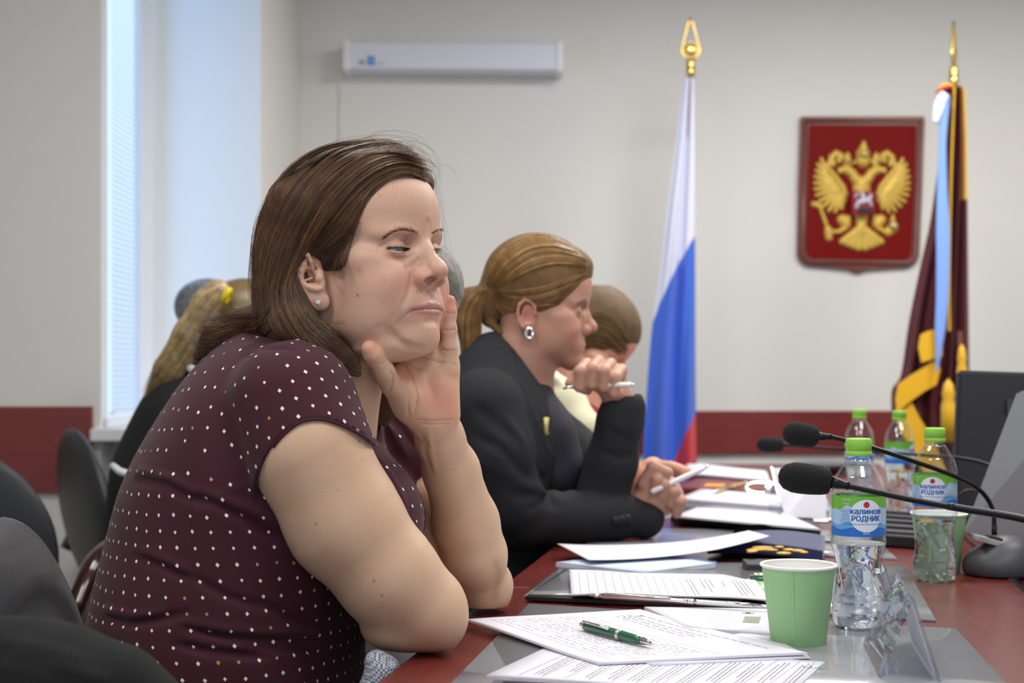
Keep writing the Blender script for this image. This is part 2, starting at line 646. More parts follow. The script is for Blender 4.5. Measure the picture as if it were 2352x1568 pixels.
class Local:
    """millimetre coordinates (side, forward, up) of a head"""
    def __init__(self, fld, O, R, sc=1.0):
        self.f = fld; self.O = np.array(O, float); self.R = R; self.sc = sc * 0.001

    def w(self, p): return self.O + (np.array(p, float) * self.sc) @ self.R

    def ell(self, c, r, k=8, mode='add', R=None):
        RR = self.R if R is None else np.array(R) @ self.R
        self.f.ell(self.w(c), np.array(r, float) * self.sc, RR, k * self.sc, mode); return self

    def both(self, c, r, k=8, mode='add'):
        self.ell(c, r, k, mode); self.ell((-c[0], c[1], c[2]), r, k, mode); return self

    def caps(self, pts, rad, k=6, mode='add'):
        self.f.caps([self.w(p) for p in pts], [r * self.sc for r in rad], k * self.sc, mode); return self

    def stroke(self, pts, w, amp, both=False):
        self.f.stroke([self.w(p) for p in pts], w * self.sc, amp * self.sc)
        if both: self.f.stroke([self.w((-p[0], p[1], p[2])) for p in pts], w * self.sc, amp * self.sc)
        return self

    def bump(self, c, r, amp, both=False):
        self.f.bump(self.w(c), np.array(r, float) * self.sc, amp * self.sc, self.R)
        if both: self.f.bump(self.w((-c[0], c[1], c[2])), np.array(r, float) * self.sc, amp * self.sc, self.R)
        return self

    def surf(self, s, u, off=0.0):
        """surface point straight ahead at side s and height u"""
        ff = np.arange(70, -60, -0.4)
        p = self.O + (np.stack([np.full_like(ff, s), ff, np.full_like(ff, u)], 1) * self.sc) @ self.R
        v = self.f.sample(p)
        i = np.argmax(v <= 0)
        return (s, ff[i] + off, u)

    def dirw(self, v): return np.array(v, float) @ self.R


def base_head(L, fat=1.0, lid=0.55, male=False, nose=1.0):
    """skull, face and features around the point midway between the eyeballs"""
    L.ell((0, -74, 38), (75, 97, 80), 10)                       # cranium
    L.ell((0, -18, 44), (57, 44, 50), 20)                       # forehead
    L.ell((0, -4, 15), (56, 25, 17), 14)                        # brow
    L.ell((0, -24, -38), (56 * (0.6 + 0.4 * fat), 44, 52), 18)  # mid face
    L.both((36, -10, -34), (26, 26 * (0.85 + .15 * fat), 26), 14)  # cheeks
    L.both((50, -24, -12), (19, 26, 17), 14)                    # cheekbones
    L.ell((0, -42, -74), (58 * (0.75 + 0.25 * fat), 52, 34), 20)  # jaw
    L.ell((0, 1, -90), (30, 20, 22), 16)                        # chin base
    L.ell((0, 5, -96), (20, 15, 14), 12)                        # chin
    L.ell((0, 4, -62), (40, 22, 24), 12)                        # muzzle
    # eye sockets, eyeball mounds with lids
    L.both((31, 18, 1), (19, 11, 12), 10, 'sub')
    L.both((19, 18, 3), (6, 8, 8), 8, 'sub')
    # nose
    n = nose
    L.caps([(0, 12, 12), (0, 21 * n, -3), (0, 34 * n, -20)], [8.5, 8.2, 8.5], 10)
    L.ell((0, 38.5 * n, -27), (11, 10.5, 10), 7)
    L.both((13, 25 * n, -34), (8.5, 12, 9.5), 5)
    L.caps([(0, 35 * n, -32), (0, 23, -40)], [5.0, 5.0], 4)
    L.both((14, 14, -14), (9, 12, 16), 8)
    for s in (1, -1):
        L.ell((8.2 * s, 32 * n, -40.5), (4.2, 7.5, 5.0), 2.0, 'sub')
    L.stroke([L.surf(a, b) for a, b in ((23.5, -29), (24, -36), (21, -44))], 2.2, -1.5, True)   # around the wing
    # eyelids: a mound over the eyeball, then the slit
    L.both((31, 2.0, 0), (14.6, 13.9, 13.9), 5)
    return L


EYE = (31, 1.7, 0)


def eye_slit(L, s, up=1.2, dn=-4.4, w=14.5, tilt=0.0):
    for t in np.linspace(-1, 1, 13):
        a = t * w
        h = (1 - abs(t) ** 2.2) ** 0.6 if abs(t) < 1 else 0
        hu = up * h + 0.1; hd = dn * h - 0.5
        y = EYE[1] + 12.5 * math.cos(math.radians(a * 4.0)) + 1.5
        zc = (hu + hd) / 2 - 0.8 + tilt * a
        rr = max((hu - hd) / 2, 0.6)
        L.ell(((EYE[0] + a) * s, y, zc), (2.0, 4.6 + 1.6 * abs(t), rr), 0.5, 'sub')


# ---- the woman in the foreground: one continuous skin surface
WR = frame(56, 5, -1)
WO = P(938, 575, 1.552)
WL_lo = (-0.335, 1.33, 0.742); WL_hi = (0.012, 1.90, 1.315)
HB = 0.0015 if 'HB' not in globals() else HB
sk = Field(WL_lo, WL_hi, HB)
L = Local(sk, WO, WR)


def woman_body():
    base_head(L, fat=1.18)
    # heavy cheeks, jowls and the soft double chin
    L.both((44, -22, -50), (24, 30, 30), 16)
    L.both((46, -30, -76), (20, 30, 24), 16)
    L.ell((0, -22, -99), (46, 36, 17), 14)
    L.ell((16, -32, -104), (38, 30, 15), 12)
    # neck leaning down and back into the trunk
    nb = P(692, 960, 1.60)
    sk.caps([L.w((0, -78, -40)), L.w((4, -96, -92)), nb], [0.062, 0.056, 0.072], 0.012)
    sk.caps([nb, P(620, 1080, 1.6)], [0.080, 0.12], 0.03)
    # chest and trunk under the dress
    sk.ell(P(680, 1080, 1.62), (0.085, 0.15, 0.10), None, 0.03)
    # near shoulder and upper arm
    sh = P(705, 1035, 1.455); el = P(985, 1408, 1.475)
    m1 = sh + (el - sh) * 0.42 + np.array([-.014, 0, -.003])
    sk.caps([sh, m1], [0.062, 0.0570], 0.02)
    sk.caps([m1, P(893, 1325, 1.47), P(966, 1392, 1.478)], [0.0570, 0.050, 0.0425], 0.02)
    # near forearm lies back across the table edge, away from the camera
    sk.caps([P(980, 1400, 1.482), P(955, 1388, 1.56), P(930, 1370, 1.66), P(915, 1355, 1.72)], [0.0405, 0.041, 0.034, 0.027], 0.015)
    sk.ell(P(900, 1440, 1.50), (0.032, 0.05, 0.022), None, 0.02)
    sk.ell(P(1022, 1432, 1.473), (0.018, 0.02, 0.024), None, 0.018)
    # right hand closed round the far upper arm
    wr = P(915, 1355, 1.72)
    # far upper arm
    fs = P(880, 1060, 1.765); fe = P(1108, 1345, 1.742)
    # far forearm up to the wrist
    wri = P(1003, 968, 1.612)
    pts = [P(1112, 1362, 1.728), P(1090, 1275, 1.712), P(1070, 1200, 1.695), P(1036, 1080, 1.655), P(1010, 1005, 1.618), P(1000, 962, 1.600)]
    limb = sk.child(P(785, 1470, 1.50), P(1190, 630, 1.86))
    limb.caps(pts, [0.0265, 0.0375, 0.0380, 0.0315, 0.0262, 0.0250], 0.012)
    limb.ell(P(1116, 1380, 1.728), (0.018, 0.022, 0.016), None, 0.02)
    limb.caps([fs, fs + (fe - fs) * 0.5, fe], [0.055, 0.052, 0.038], 0.010)
    hand_shape(limb)
    sk.merge(limb, 0.001)
    # ---- left hand, palm towards the camera
    # ear
    ear_w()


def hand_shape(sk):
    dp = 1.588
    # palm: metacarpals with a thenar and a little-finger mound
    sk.flatcaps(P(985, 945, dp), P(975, 835, dp + .006), .024, .022, (0, 1, 0), .62, .010)
    sk.flatcaps(P(1003, 950, dp), P(1000, 835, dp + .006), .024, .022, (0, 1, 0), .62, .010)
    sk.flatcaps(P(1008, 945, dp), P(1022, 840, dp + .004), .0185, .0155, (0, 1, 0), .72, .010)
    sk.ell(P(1004, 915, dp - .008), (.018, .013, .028), None, .012)       # hypothenar mound
    sk.ell(P(938, 905, dp - .012), (.020, .015, .032), frame(0, 0, 0) @ np.eye(3), .012)   # thenar mound
    sk.caps([P(985, 965, dp), P(945, 915, dp - .010), P(904, 878, dp - .022)], [.019, .0195, .0145], .010)
    # thumb: pressed under the jaw
    sk.caps([P(905, 865, dp - .016), P(940, 838, dp)], [.011, .012], .008)
    sk.caps([P(902, 885, dp - .024), P(881, 852, dp - .052), P(857, 815, dp - .072), P(847, 801, dp - .076)], [.0128, .0112, .0100, .0082], .005)
    # fingers: three lie along the far cheek, the little finger stands free at its edge
    for a, b, c, e, r in (
        ((948, 838, dp + .004), (935, 780, dp + .012), (930, 728, dp + .016), (938, 690, dp + .012), .0088),
        ((975, 832, dp + .004), (968, 768, dp + .014), (968, 708, dp + .018), (975, 664, dp + .014), .0090),
        ((1003, 832, dp + .004), (1000, 768, dp + .014), (1006, 712, dp + .016), (1014, 672, dp + .014), .0086)):
        sk.caps([P(*a), P(*b), P(*c), P(*e)], [r * 1.08, r, r * .92, r * .72], .004)
    sk.caps([P(1030, 850, dp), P(1031, 800, dp - .001), P(1031, 757, dp), P(1032, 718, dp + .001), P(1034, 690, dp + .001)],
            [.0108, .0092, .0084, .0076, .0058], .005)
    sk.pbump(975, 885, .012, -.0030)
    sk.pbump(1020, 850, .009, .0012); sk.pbump(990, 845, .009, .0010)
    # creases
    def S(pix, w, a): sk.pstroke(pix, w, a * 1.7)
    S([(1016, 802), (1030, 806), (1044, 803)], .0012, -.0009)
    S([(1017, 757), (1031, 758), (1046, 756)], .0012, -.0009)
    S([(1019, 718), (1031, 719), (1045, 718)], .0012, -.0008)
    S([(1045, 836), (1010, 832), (975, 822), (955, 812)], .0016, -.0009)
    S([(897, 850), (903, 868), (900, 885), (894, 900)], .0014, -.0011)
    S([(925, 830), (945, 862), (957, 890), (960, 915), (953, 945)], .0014, -.0016)
    S([(930, 828), (950, 838), (975, 850)], .0014, -.0010)
    S([(868, 900), (885, 912), (905, 918)], .0012, -.0006); S([(880, 925), (900, 938), (922, 942)], .0012, -.0006); S([(940, 905), (935, 930), (940, 960)], .0012, -.0006)
    S([(985, 985), (990, 1030), (1000, 1080)], .003, .0009); S([(966, 990), (975, 1040), (990, 1090)], .003, -.0008)
    S([(960, 962), (985, 966), (1010, 965), (1040, 962)], .0014, -.0006)
    S([(963, 970), (990, 974), (1030, 972)], .0012, -.0006)
    S([(872, 838), (880, 836), (888, 828)], .0012, -.0008)


def ear_w():
    global sk
    main = sk
    e = main.child(P(655, 745, 1.47), P(775, 550, 1.60))
    ear_shape(e)
    main.merge(e, 0.003)


def ear_shape(sk, ed=1.527):
    z = lambda x, y, dd=0.0: P(640 + x / 7.84, 540 + y / 7.84, ed + dd)
    # back plate joins the skull
    sk.ell(z(520, 690, .007), (.0165, .0060, .0275), frame(0, 0, 0), .004)
    sk.ell(z(640, 760, .020), (.013, .014, .020), None, .006)
    # deep bowl
    sk.ell(z(590, 760, -.001), (.0098, .0100, .0140), None, .002, 'sub')
    sk.ell(z(470, 470, -.002), (.0088, .0050, .0100), None, .002, 'sub')
    # helix rim
    hx = [(650, 690), (615, 600), (590, 480), (530, 365), (440, 310), (355, 380), (300, 500), (298, 620), (318, 730), (350, 830), (400, 920), (470, 990)]
    dd = [.004, .001, -.002, -.003, -.004, -.004, -.003, -.002, -.001, 0, 0, .001]
    sk.caps([z(a, b, d) for (a, b), d in zip(hx, dd)], [.0018, .0021, .0023, .0028, .0032, .0030, .0026, .0024, .0024, .0026, .003, .003], .0012)
    # antihelix with its fork, antitragus, tragus
    ah = [(500, 420), (455, 530), (410, 640), (395, 750), (430, 850), (510, 920), (610, 955), (700, 975), (775, 960)]
    sk.caps([z(a, b, d) for (a, b), d in zip(ah, (.001, 0, -.001, -.001, -.001, -.001, -.002, -.002, 0))], [.0026, .0034, .0036, .0030, .0026, .0026, .0028, .003, .0024], .002)
    sk.caps([z(440, 560, 0), z(560, 600, .003)], [.0026, .0020], .002)
    sk.caps([z(745, 680, .004), z(740, 780, .001), z(790, 870, .001), z(785, 950, 0)], [.0044, .0046, .003, .0026], .003)
    sk.caps([z(490, 810, .003), z(610, 770, .005)], [.0016, .0016], .002)
    # lobe
    sk.ell(z(610, 1070, .003), (.0140, .0048, .0125), None, .004)
    sk.ell(z(735, 1190, .003), (.0115, .0048, .0105), None, .004)
    sk.ell(z(700, 1080, .008), (.010, .006, .012), None, .004)
    sk.stroke([z(770, 1000, -.003), z(740, 1090, -.003), z(750, 1150, -.003)], .0015, -.0007)


woman_body()


def face_w():
    global LUP, LLP
    """features placed where the face shows them"""
    # brow furrow, nasolabial fold, marionette line, chin crease, eye bags
    B = sk.pbump; S = sk.pstroke
    # lips
    lu = [(-29, -67.5), (-13, -63.5), (-4, -61.8), (0, -62.6), (4, -61.8), (13, -63.5), (29, -67.5)]
    ll = [(-27, -69), (-11, -70.2), (0, -71.2), (11, -70.2), (27, -69)]
    lm = [(-33, -71.5), (-28, -68.4), (-12, -66.8), (0, -66.8), (12, -66.8), (28, -68.4), (33, -71.5)]
    LUP = [L.surf(a, b, -1.2) for a, b in lu]; LLP = [L.surf(a, b, -1.8) for a, b in ll]
    L.caps(LUP, [0.4, 2.1, 2.6, 2.3, 2.6, 2.1, 0.4], 2.5)
    L.caps(LLP, [0.4, 2.4, 2.9, 2.4, 0.4], 2.5)
    L.stroke([L.surf(a, b, 0) for a, b in lm], 1.1, -2.4)
    L.stroke([(0, 28, -52), (0, 29, -58)], 3.0, -1.2)      # philtrum
    L.stroke([(-14, 18, -80), (0, 23, -80), (14, 18, -80)], 5.5, -2.4)   # under the lower lip
    for s in (1, -1):
        eye_slit(L, s, 0.7, -3.6)
        L.stroke([L.surf(a * s, b) for a, b in ((15, 3.5), (22, 7), (32, 8.5), (42, 6), (50, 1), (55, -3))], 1.2, -1.5)     # lid fold
        L.stroke([L.surf(a * s, b) for a, b in ((18, 12), (28, 16), (40, 15), (50, 9))], 4.0, 1.3)        # fold above it
        L.stroke([L.surf(a * s, b) for a, b in ((17, -7), (24, -11.5), (33, -12.5), (42, -9))], 1.4, -1.0)     # bag
        L.stroke([L.surf(a * s, b) for a, b in ((22, -8), (30, -8.5), (38, -7))], 2.0, 0.7)
        L.stroke([L.surf(a * s, b) for a, b in ((14, -12), (20, -19), (30, -23))], 2.6, -1.1)
        L.stroke([L.surf(a * s, b) for a, b in ((48, -2), (56, -4), (62, -5))], 1.6, -0.7)
        L.stroke([L.surf(a * s, b) for a, b in ((25, -36), (29, -46), (34, -56), (38, -64))], 3.2, -1.5)   # nasolabial fold
        L.stroke([L.surf(a * s, b) for a, b in ((31, -71), (35, -77), (38, -84))], 1.7, -1.4)         # marionette line
        L.stroke([L.surf(a * s, b) for a, b in ((6, 12), (7, 20), (5, 28))], 1.5, -0.6)
        L.stroke([L.surf(a * s, b) for a, b in ((12, 14), (24, 20), (38, 21), (50, 15))], 3.0, 1.0)         # brow
    S([(885, 752), (900, 770), (920, 786), (945, 798), (975, 800)], .0042, -.0034)      # crease under the chin
    S([(868, 742), (885, 765), (910, 784)], .008, -.0016)
    S([(960, 740), (985, 748), (1003, 750)], .009, .0012)
    B(985, 500, .005, .0008)
    B(976, 612, .0045, .0018)
    q = sk.cast(987, 645)[0]
    sk.ell(q + np.array([0, .003, .0012]), (.0072, .0090, .0034), frame(0, 0, -16), .001, 'sub')
    global NOSTRIL
    NOSTRIL = q + np.array([0, .006, .0015])


face_w()
if 'EXTRA_FACE' in globals(): EXTRA_FACE()


def eye_ball(parent, L, s, iris=(0.10, 0.13, 0.15, 1), gaze=(0.12, 1, -0.42), name='eye'):
    g = np.array(gaze, float); g /= np.linalg.norm(g)
    gw = L.dirw(g)
    q = Vector((0, 0, 1)).rotation_difference(V(gw)).to_matrix()
    R = 12.3 * L.sc
    prof = []
    for t in np.linspace(0, math.pi, 40):
        prof.append((R * math.sin(t), R * math.cos(t)))
    m = MB()
    prof[0] = (0, R); prof[-1] = (0, -R)
    m.lathe(prof, tuple(L.w((EYE[0] * s, EYE[1], EYE[2]))), 40, q)
    m.bm.faces.ensure_lookup_table()
    c = V(L.w((EYE[0] * s, EYE[1], EYE[2]))); gv = V(gw)
    for f in m.bm.faces:
        a = math.degrees((f.calc_center_median() - c).angle(gv))
        f.material_index = 2 if a < 11 else (1 if a < 29 else 0)
    return m.build(name, [M['eye_white'], M['iris'], M['pupil']], parent, True, keep=True)


M['eye_white'] = mat('eye_white', srgb(176, 168, 164), 0.15, sss=0.0, coat=0.6)
M['iris'] = mat('iris_grey', srgb(78, 88, 96), 0.15, coat=1.0, var=0.3, vscale=900)
M['pupil'] = mat('pupil', (0.005, 0.005, 0.005, 1), 0.08, coat=1.0)


def mat_skin(name, sss=0.12, rough=0.44, bump=0.28, scale=0.004):
    t = NT(name)
    vc = t.node('ShaderNodeVertexColor'); vc.layer_name = 'Col'
    tc = t.node('ShaderNodeTexCoord')
    n1 = t.node('ShaderNodeTexNoise'); n1.inputs['Scale'].default_value = 42; n1.inputs['Detail'].default_value = 6
    n2 = t.node('ShaderNodeTexNoise'); n2.inputs['Scale'].default_value = 1100; n2.inputs['Detail'].default_value = 3
    n3 = t.node('ShaderNodeTexVoronoi'); n3.inputs['Scale'].default_value = 900
    for n in (n1, n2, n3): t.link(tc.outputs['Object'], n.inputs['Vector'])
    mr = t.node('ShaderNodeMapRange'); mr.inputs['From Min'].default_value = .3; mr.inputs['From Max'].default_value = .7
    mr.inputs['To Min'].default_value = 0.0; mr.inputs['To Max'].default_value = 1.0
    t.link(n1.outputs['Fac'], mr.inputs['Value'])
    mx = t.node('ShaderNodeMix', data_type='RGBA', blend_type='MULTIPLY')
    mx.inputs[7].default_value = (1.0, 0.86, 0.84, 1)
    mm = t.node('ShaderNodeMath', operation='MULTIPLY'); mm.inputs[1].default_value = 0.55
    t.link(mr.outputs['Result'], mm.inputs[0]); t.link(mm.outputs[0], mx.inputs['Factor'])
    t.link(vc.outputs['Color'], mx.inputs[6]); t.link(mx.outputs[2], t.p.inputs['Base Color'])
    t.p.inputs['Roughness'].default_value = rough
    t.p.inputs['Subsurface Weight'].default_value = sss
    t.p.inputs['Subsurface Radius'].default_value = (0.8, 0.38, 0.24)
    t.p.inputs['Subsurface Scale'].default_value = scale
    t.p.inputs['Specular IOR Level'].default_value = 0.42
    ad = t.node('ShaderNodeMath', operation='ADD')
    t.link(n2.outputs['Fac'], ad.inputs[0]); t.link(n3.outputs['Distance'], ad.inputs[1])
    bp = t.node('ShaderNodeBump'); bp.inputs['Strength'].default_value = bump; bp.inputs['Distance'].default_value = 0.0006
    t.link(ad.outputs[0], bp.inputs['Height']); t.link(bp.outputs['Normal'], t.p.inputs['Normal'])
    return t.m


M['skin'] = mat_skin('skin')


def paint(cols, pos, pts, r, c, a):
    """blend colour c over the vertices within r of a polyline"""
    pts = [np.array(p, float) for p in pts if not np.isnan(np.sum(p))]
    if not pts: return
    D = np.full(len(pos), 1e9)
    if len(pts) == 1: D = np.linalg.norm(pos - pts[0], axis=1)
    for i in range(len(pts) - 1):
        ba = pts[i + 1] - pts[i]; t = np.clip(((pos - pts[i]) @ ba) / (ba @ ba + 1e-12), 0, 1)
        D = np.minimum(D, np.linalg.norm(pos - pts[i] - t[:, None] * ba, axis=1))
    w = a * np.exp(-(D / r) ** 2)
    cols[:] = cols * (1 - w[:, None]) + np.array(c[:3]) * w[:, None]


rngw = np.random.RandomState(3)
woman = empty('person', (P(520, 1568, 1.6)[0], 1.6, 0), 'woman in maroon dotted dress resting her chin on her hand at the table', 'person')
pos, fc = sk.mesh()
SKC = np.array(srgb(208, 176, 148)[:3])
cols = np.tile(SKC, (len(pos), 1))
_f = np.clip((pos[:, 2] - P(0, 830, 1.5)[2]) / .03, 0, 1)[:, None]
cols = cols * (1 - _f) + np.array(srgb(206, 168, 146)[:3]) * _f
def LP(pix): return sk.cast([a for a, b in pix], [b for a, b in pix])
lip = srgb(176, 118, 118)
for q in ([(a, f + 3, u) for a, f, u in LUP], [(a, f + 3, u) for a, f, u in LLP]):
    paint(cols, pos, [L.w(p) for p in q], .0032, lip, .85)
red = srgb(206, 132, 116)
paint(cols, pos, [NOSTRIL], .0055, srgb(90, 40, 34), .9)  # shade inside the nostril, painted into the skin colour
paint(cols, pos, [L.w((0, 42, -34))], .012, red, .30)
paint(cols, pos, [L.w((17, 26, -38))], .010, red, .40)
paint(cols, pos, [L.w((42, 12, -34))], .026, red, .26)
paint(cols, pos, [L.w((-42, 12, -34))], .026, red, .30)
paint(cols, pos, [L.w((0, 20, 24))], .012, red, .22)
paint(cols, pos, [L.w((0, 20, -96))], .020, red, .2)
under = srgb(170, 122, 112)  # shading painted into the skin below the eyes and at their inner corners
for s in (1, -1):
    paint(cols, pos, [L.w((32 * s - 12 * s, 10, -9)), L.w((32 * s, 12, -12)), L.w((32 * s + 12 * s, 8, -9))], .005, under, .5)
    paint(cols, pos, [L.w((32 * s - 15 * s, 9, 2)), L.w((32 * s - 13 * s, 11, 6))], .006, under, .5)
    paint(cols, pos, [L.w((32 * s - 10 * s, 12, 1.2)), L.w((32 * s, 14, 1.8)), L.w((32 * s + 13 * s, 8, 0))], .0011, srgb(60, 42, 40), .8)
for (x, y, r, c, a) in ((821, 678, .0014, srgb(120, 40, 40), .95), (957, 670, .0012, srgb(120, 80, 50), .8), (984, 503, .0025, srgb(200, 110, 96), .7), (825, 622, .004, srgb(200, 120, 110), .6),
                        (825, 1013, .0014, srgb(110, 70, 55), .8), (725, 1203, .0014, srgb(130, 70, 50), .8), (859, 1334, .0014, srgb(130, 80, 60), .8), (877, 1367, .0014, srgb(120, 70, 60), .8), (860, 990, .0010, srgb(140, 90, 70), .7),
                        (832, 1055, .0009, srgb(140, 90, 70), .7), (1043, 1078, .0010, srgb(140, 90, 70), .7), (1049, 1307, .0011, srgb(140, 90, 70), .7), (777, 1125, .0009, srgb(140, 90, 70), .6)):
    paint(cols, pos, list(LP([(x, y)])), r, c, a)
for x, y, r in ((855, 800, .011), (1034, 690, .014), (1000, 900, .026), (1030, 930, .020), (930, 850, .014)):
    paint(cols, pos, list(LP([(x, y)])), r, srgb(224, 138, 116), .42)
paint(cols, pos, [P(715, 600, 1.53)], .016, srgb(205, 140, 118), .35)
# creased darker skin over the elbow points, blotches of the face
paint(cols, pos, list(LP([(1140, 1290), (1146, 1330), (1138, 1370)])), .006, srgb(176, 128, 96), .5)
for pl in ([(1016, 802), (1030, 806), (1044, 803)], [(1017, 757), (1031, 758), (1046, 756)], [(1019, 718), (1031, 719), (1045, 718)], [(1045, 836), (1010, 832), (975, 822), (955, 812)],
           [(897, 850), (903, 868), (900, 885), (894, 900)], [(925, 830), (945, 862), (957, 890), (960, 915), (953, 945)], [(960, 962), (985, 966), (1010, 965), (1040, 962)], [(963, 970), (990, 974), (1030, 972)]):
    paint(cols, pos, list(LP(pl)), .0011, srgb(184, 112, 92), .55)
paint(cols, pos, [L.w(L.surf(a, b)) for a, b in ((-31, -70.5), (-26, -68), (-12, -66.8), (0, -66.8), (12, -66.8), (26, -68), (31, -70.5))], .0009, srgb(110, 56, 58), .8)
for q_ in range(140):
    u_ = rngw.uniform(-60, 60); w_ = rngw.uniform(-95, 60); c_ = L.surf(u_, w_)
    paint(cols, pos, [L.w(c_)], rngw.uniform(.0006, .0032), srgb(196, 116, 100), rngw.uniform(.08, .28))
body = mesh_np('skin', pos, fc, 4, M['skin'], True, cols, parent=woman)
body.name = 'body'
for s in (1, -1): eye_ball(woman, L, s)
# ---- the woman's dress: one cloth surface with its printed marks in the same mesh
TR = frame(76, -8, 0)        # trunk axes
dr = Field((-0.56, 1.30, 0.40), (-0.02, 1.95, 1.12), 0.0025)


def dress_shape(f):
    f.ell(P(522, 1640, 1.62), (.152, .19, .13), None, .05)
    f.ell(P(518, 1500, 1.62), (.146, .195, .13), None, .05)
    f.ell(P(530, 1390, 1.62), (.139, .190, .12), None, .05)
    f.ell(P(572, 1260, 1.62), (.147, .185, .11), None, .05)
    f.ell(P(600, 1130, 1.62), (.146, .185, .10), None, .05)
    f.ell(P(620, 1020, 1.62), (.118, .180, .10), None, .05)
    f.ell(P(640, 930, 1.62), (.088, .150, .08), None, .05)
    # bust
    f.ell(P(845, 1190, 1.56), (.062, .065, .065), None, .04)
    f.ell(P(858, 1190, 1.70), (.062, .065, .065), None, .04)
    # shoulders and cap sleeves
    f.caps([P(640, 880, 1.60), P(682, 935, 1.50)], [.060, .058], .04)
    f.caps([P(720, 900, 1.66), P(830, 985, 1.76)], [.055, .052], .03)
    sh = P(700, 1030, 1.455); el = P(985, 1408, 1.475)
    u = (el - sh) / np.linalg.norm(el - sh)
    sl = f.child(sh - .12, sh + .14)
    sl.caps([P(672, 930, 1.475), P(718, 1060, 1.452)], [.0670, .0665], .03)
    # the cuff: cut square to a tilted plane
    n = np.array([.155, -.10, -.98]); n /= np.linalg.norm(n)
    c0 = P(715, 962, 1.395); ee = np.array([.988, 0, .155])
    a, X, Y, Z = sl.sub(sh - .12, sh + .14)
    CUFF['n'] = n; CUFF['c'] = c0
    sl.op(a, (X - c0[0]) * n[0] + (Y - c0[1]) * n[1] + (Z - c0[2]) * n[2] - 11.5 * ((X - c0[0]) * ee[0] + (Z - c0[2]) * ee[2]) ** 2, 0, 'int')
    f.merge(sl, .010)
    fs = P(870, 1010, 1.765); fe = P(1108, 1345, 1.742)
    s2 = f.child(fs - .13, fs + .13)
    s2.caps([P(820, 960, 1.75), P(925, 1075, 1.765)], [.058, .062], .03)
    n2 = np.array([.55, .1, -.8]); n2 /= np.linalg.norm(n2); c2 = P(958, 1090, 1.75)
    a, X, Y, Z = s2.sub(fs - .13, fs + .13)
    s2.op(a, (X - c2[0]) * n2[0] + (Y - c2[1]) * n2[1] + (Z - c2[2]) * n2[2], 0, 'int')
    f.merge(s2, .010)
    # lap
    f.caps([P(520, 1730, 1.52), P(980, 1880, 1.52)], [.095, .075], .03)
    f.caps([P(520, 1740, 1.74), P(980, 1800, 1.78)], [.095, .075], .03)
    # neck opening
    f.caps([P(735, 840, 1.60), P(805, 930, 1.60), P(835, 985, 1.60)], [.060, .052, .030], .006, 'sub')
    f.ell(P(690, 790, 1.61), (.065, .062, .05), None, .008, 'sub')


CUFF = {}
dress_shape(dr)
S = dr.pstroke
# seam and folds of the cloth
S([(455, 1125), (500, 1140), (520, 1128), (575, 1112)], .004, .0012)
for q, w, a in (
        ([(312, 1095), (380, 1112), (440, 1145), (500, 1155)], .006, -.004), ([(315, 1082), (390, 1098), (450, 1130)], .005, .003),
        ([(500, 1155), (560, 1190), (640, 1240)], .007, -.003), ([(480, 1135), (560, 1165), (650, 1205)], .006, .003),
        ([(310, 1275), (370, 1300), (430, 1328)], .006, -.003), ([(320, 1262), (380, 1286), (440, 1315)], .005, .002),
        ([(440, 1325), (520, 1370), (600, 1395)], .006, -.002),
        ([(240, 1415), (300, 1430), (370, 1422), (430, 1408)], .006, -.004), ([(240, 1400), (310, 1416), (380, 1408)], .006, .003),
        ([(420, 1440), (520, 1462), (640, 1468), (760, 1470)], .006, -.0035), ([(420, 1428), (520, 1448), (640, 1455), (760, 1455)], .006, .003),
        ([(400, 1480), (500, 1500), (620, 1508)], .006, -.003), ([(560, 1480), (660, 1490), (780, 1500)], .005, -.003),
        ([(590, 1380), (660, 1420), (760, 1440)], .007, -.002), 
        ([(435, 1160), (438, 1250), (436, 1320), (425, 1370)], .003, -.001),
        ([(640, 1210), (700, 1260), (760, 1330)], .008, -.003),
        ([(560, 800), (600, 782), (650, 778), (700, 790)], .004, .002), ([(560, 815), (620, 800), (680, 806)], .004, -.002),
        ([(862, 960), (880, 1010), (905, 1060)], .004, -.004), ([(880, 955), (905, 1000), (935, 1050)], .004, .003), ([(895, 950), (925, 985), (955, 1030)], .004, -.003),
        ([(870, 1050), (900, 1100), (930, 1160)], .005, .003), ([(858, 1060), (885, 1110), (915, 1170)], .004, -.003)):
    S(q, max(w * .75, .004), a * 1.5)
# rolled hem of the near cap sleeve
u = CUFF['n']; cc = CUFF['c']
dpos, dfc = dr.mesh()
# hem: lift the cloth a little along the cut
dd = (dpos - cc) @ u
M['dress'] = mat('dress_maroon', srgb(66, 30, 42), 0.75, spec=0.2, sheen=0.1, bump=0.12, bscale=1500, var=0.08, vscale=30)
M['mark_white'] = mat('mark_white', srgb(232, 226, 220), 0.8)
M['mark_pink'] = mat('mark_pink', srgb(214, 140, 150), 0.8)
M['mark_ochre'] = mat('mark_ochre', srgb(176, 136, 72), 0.8)


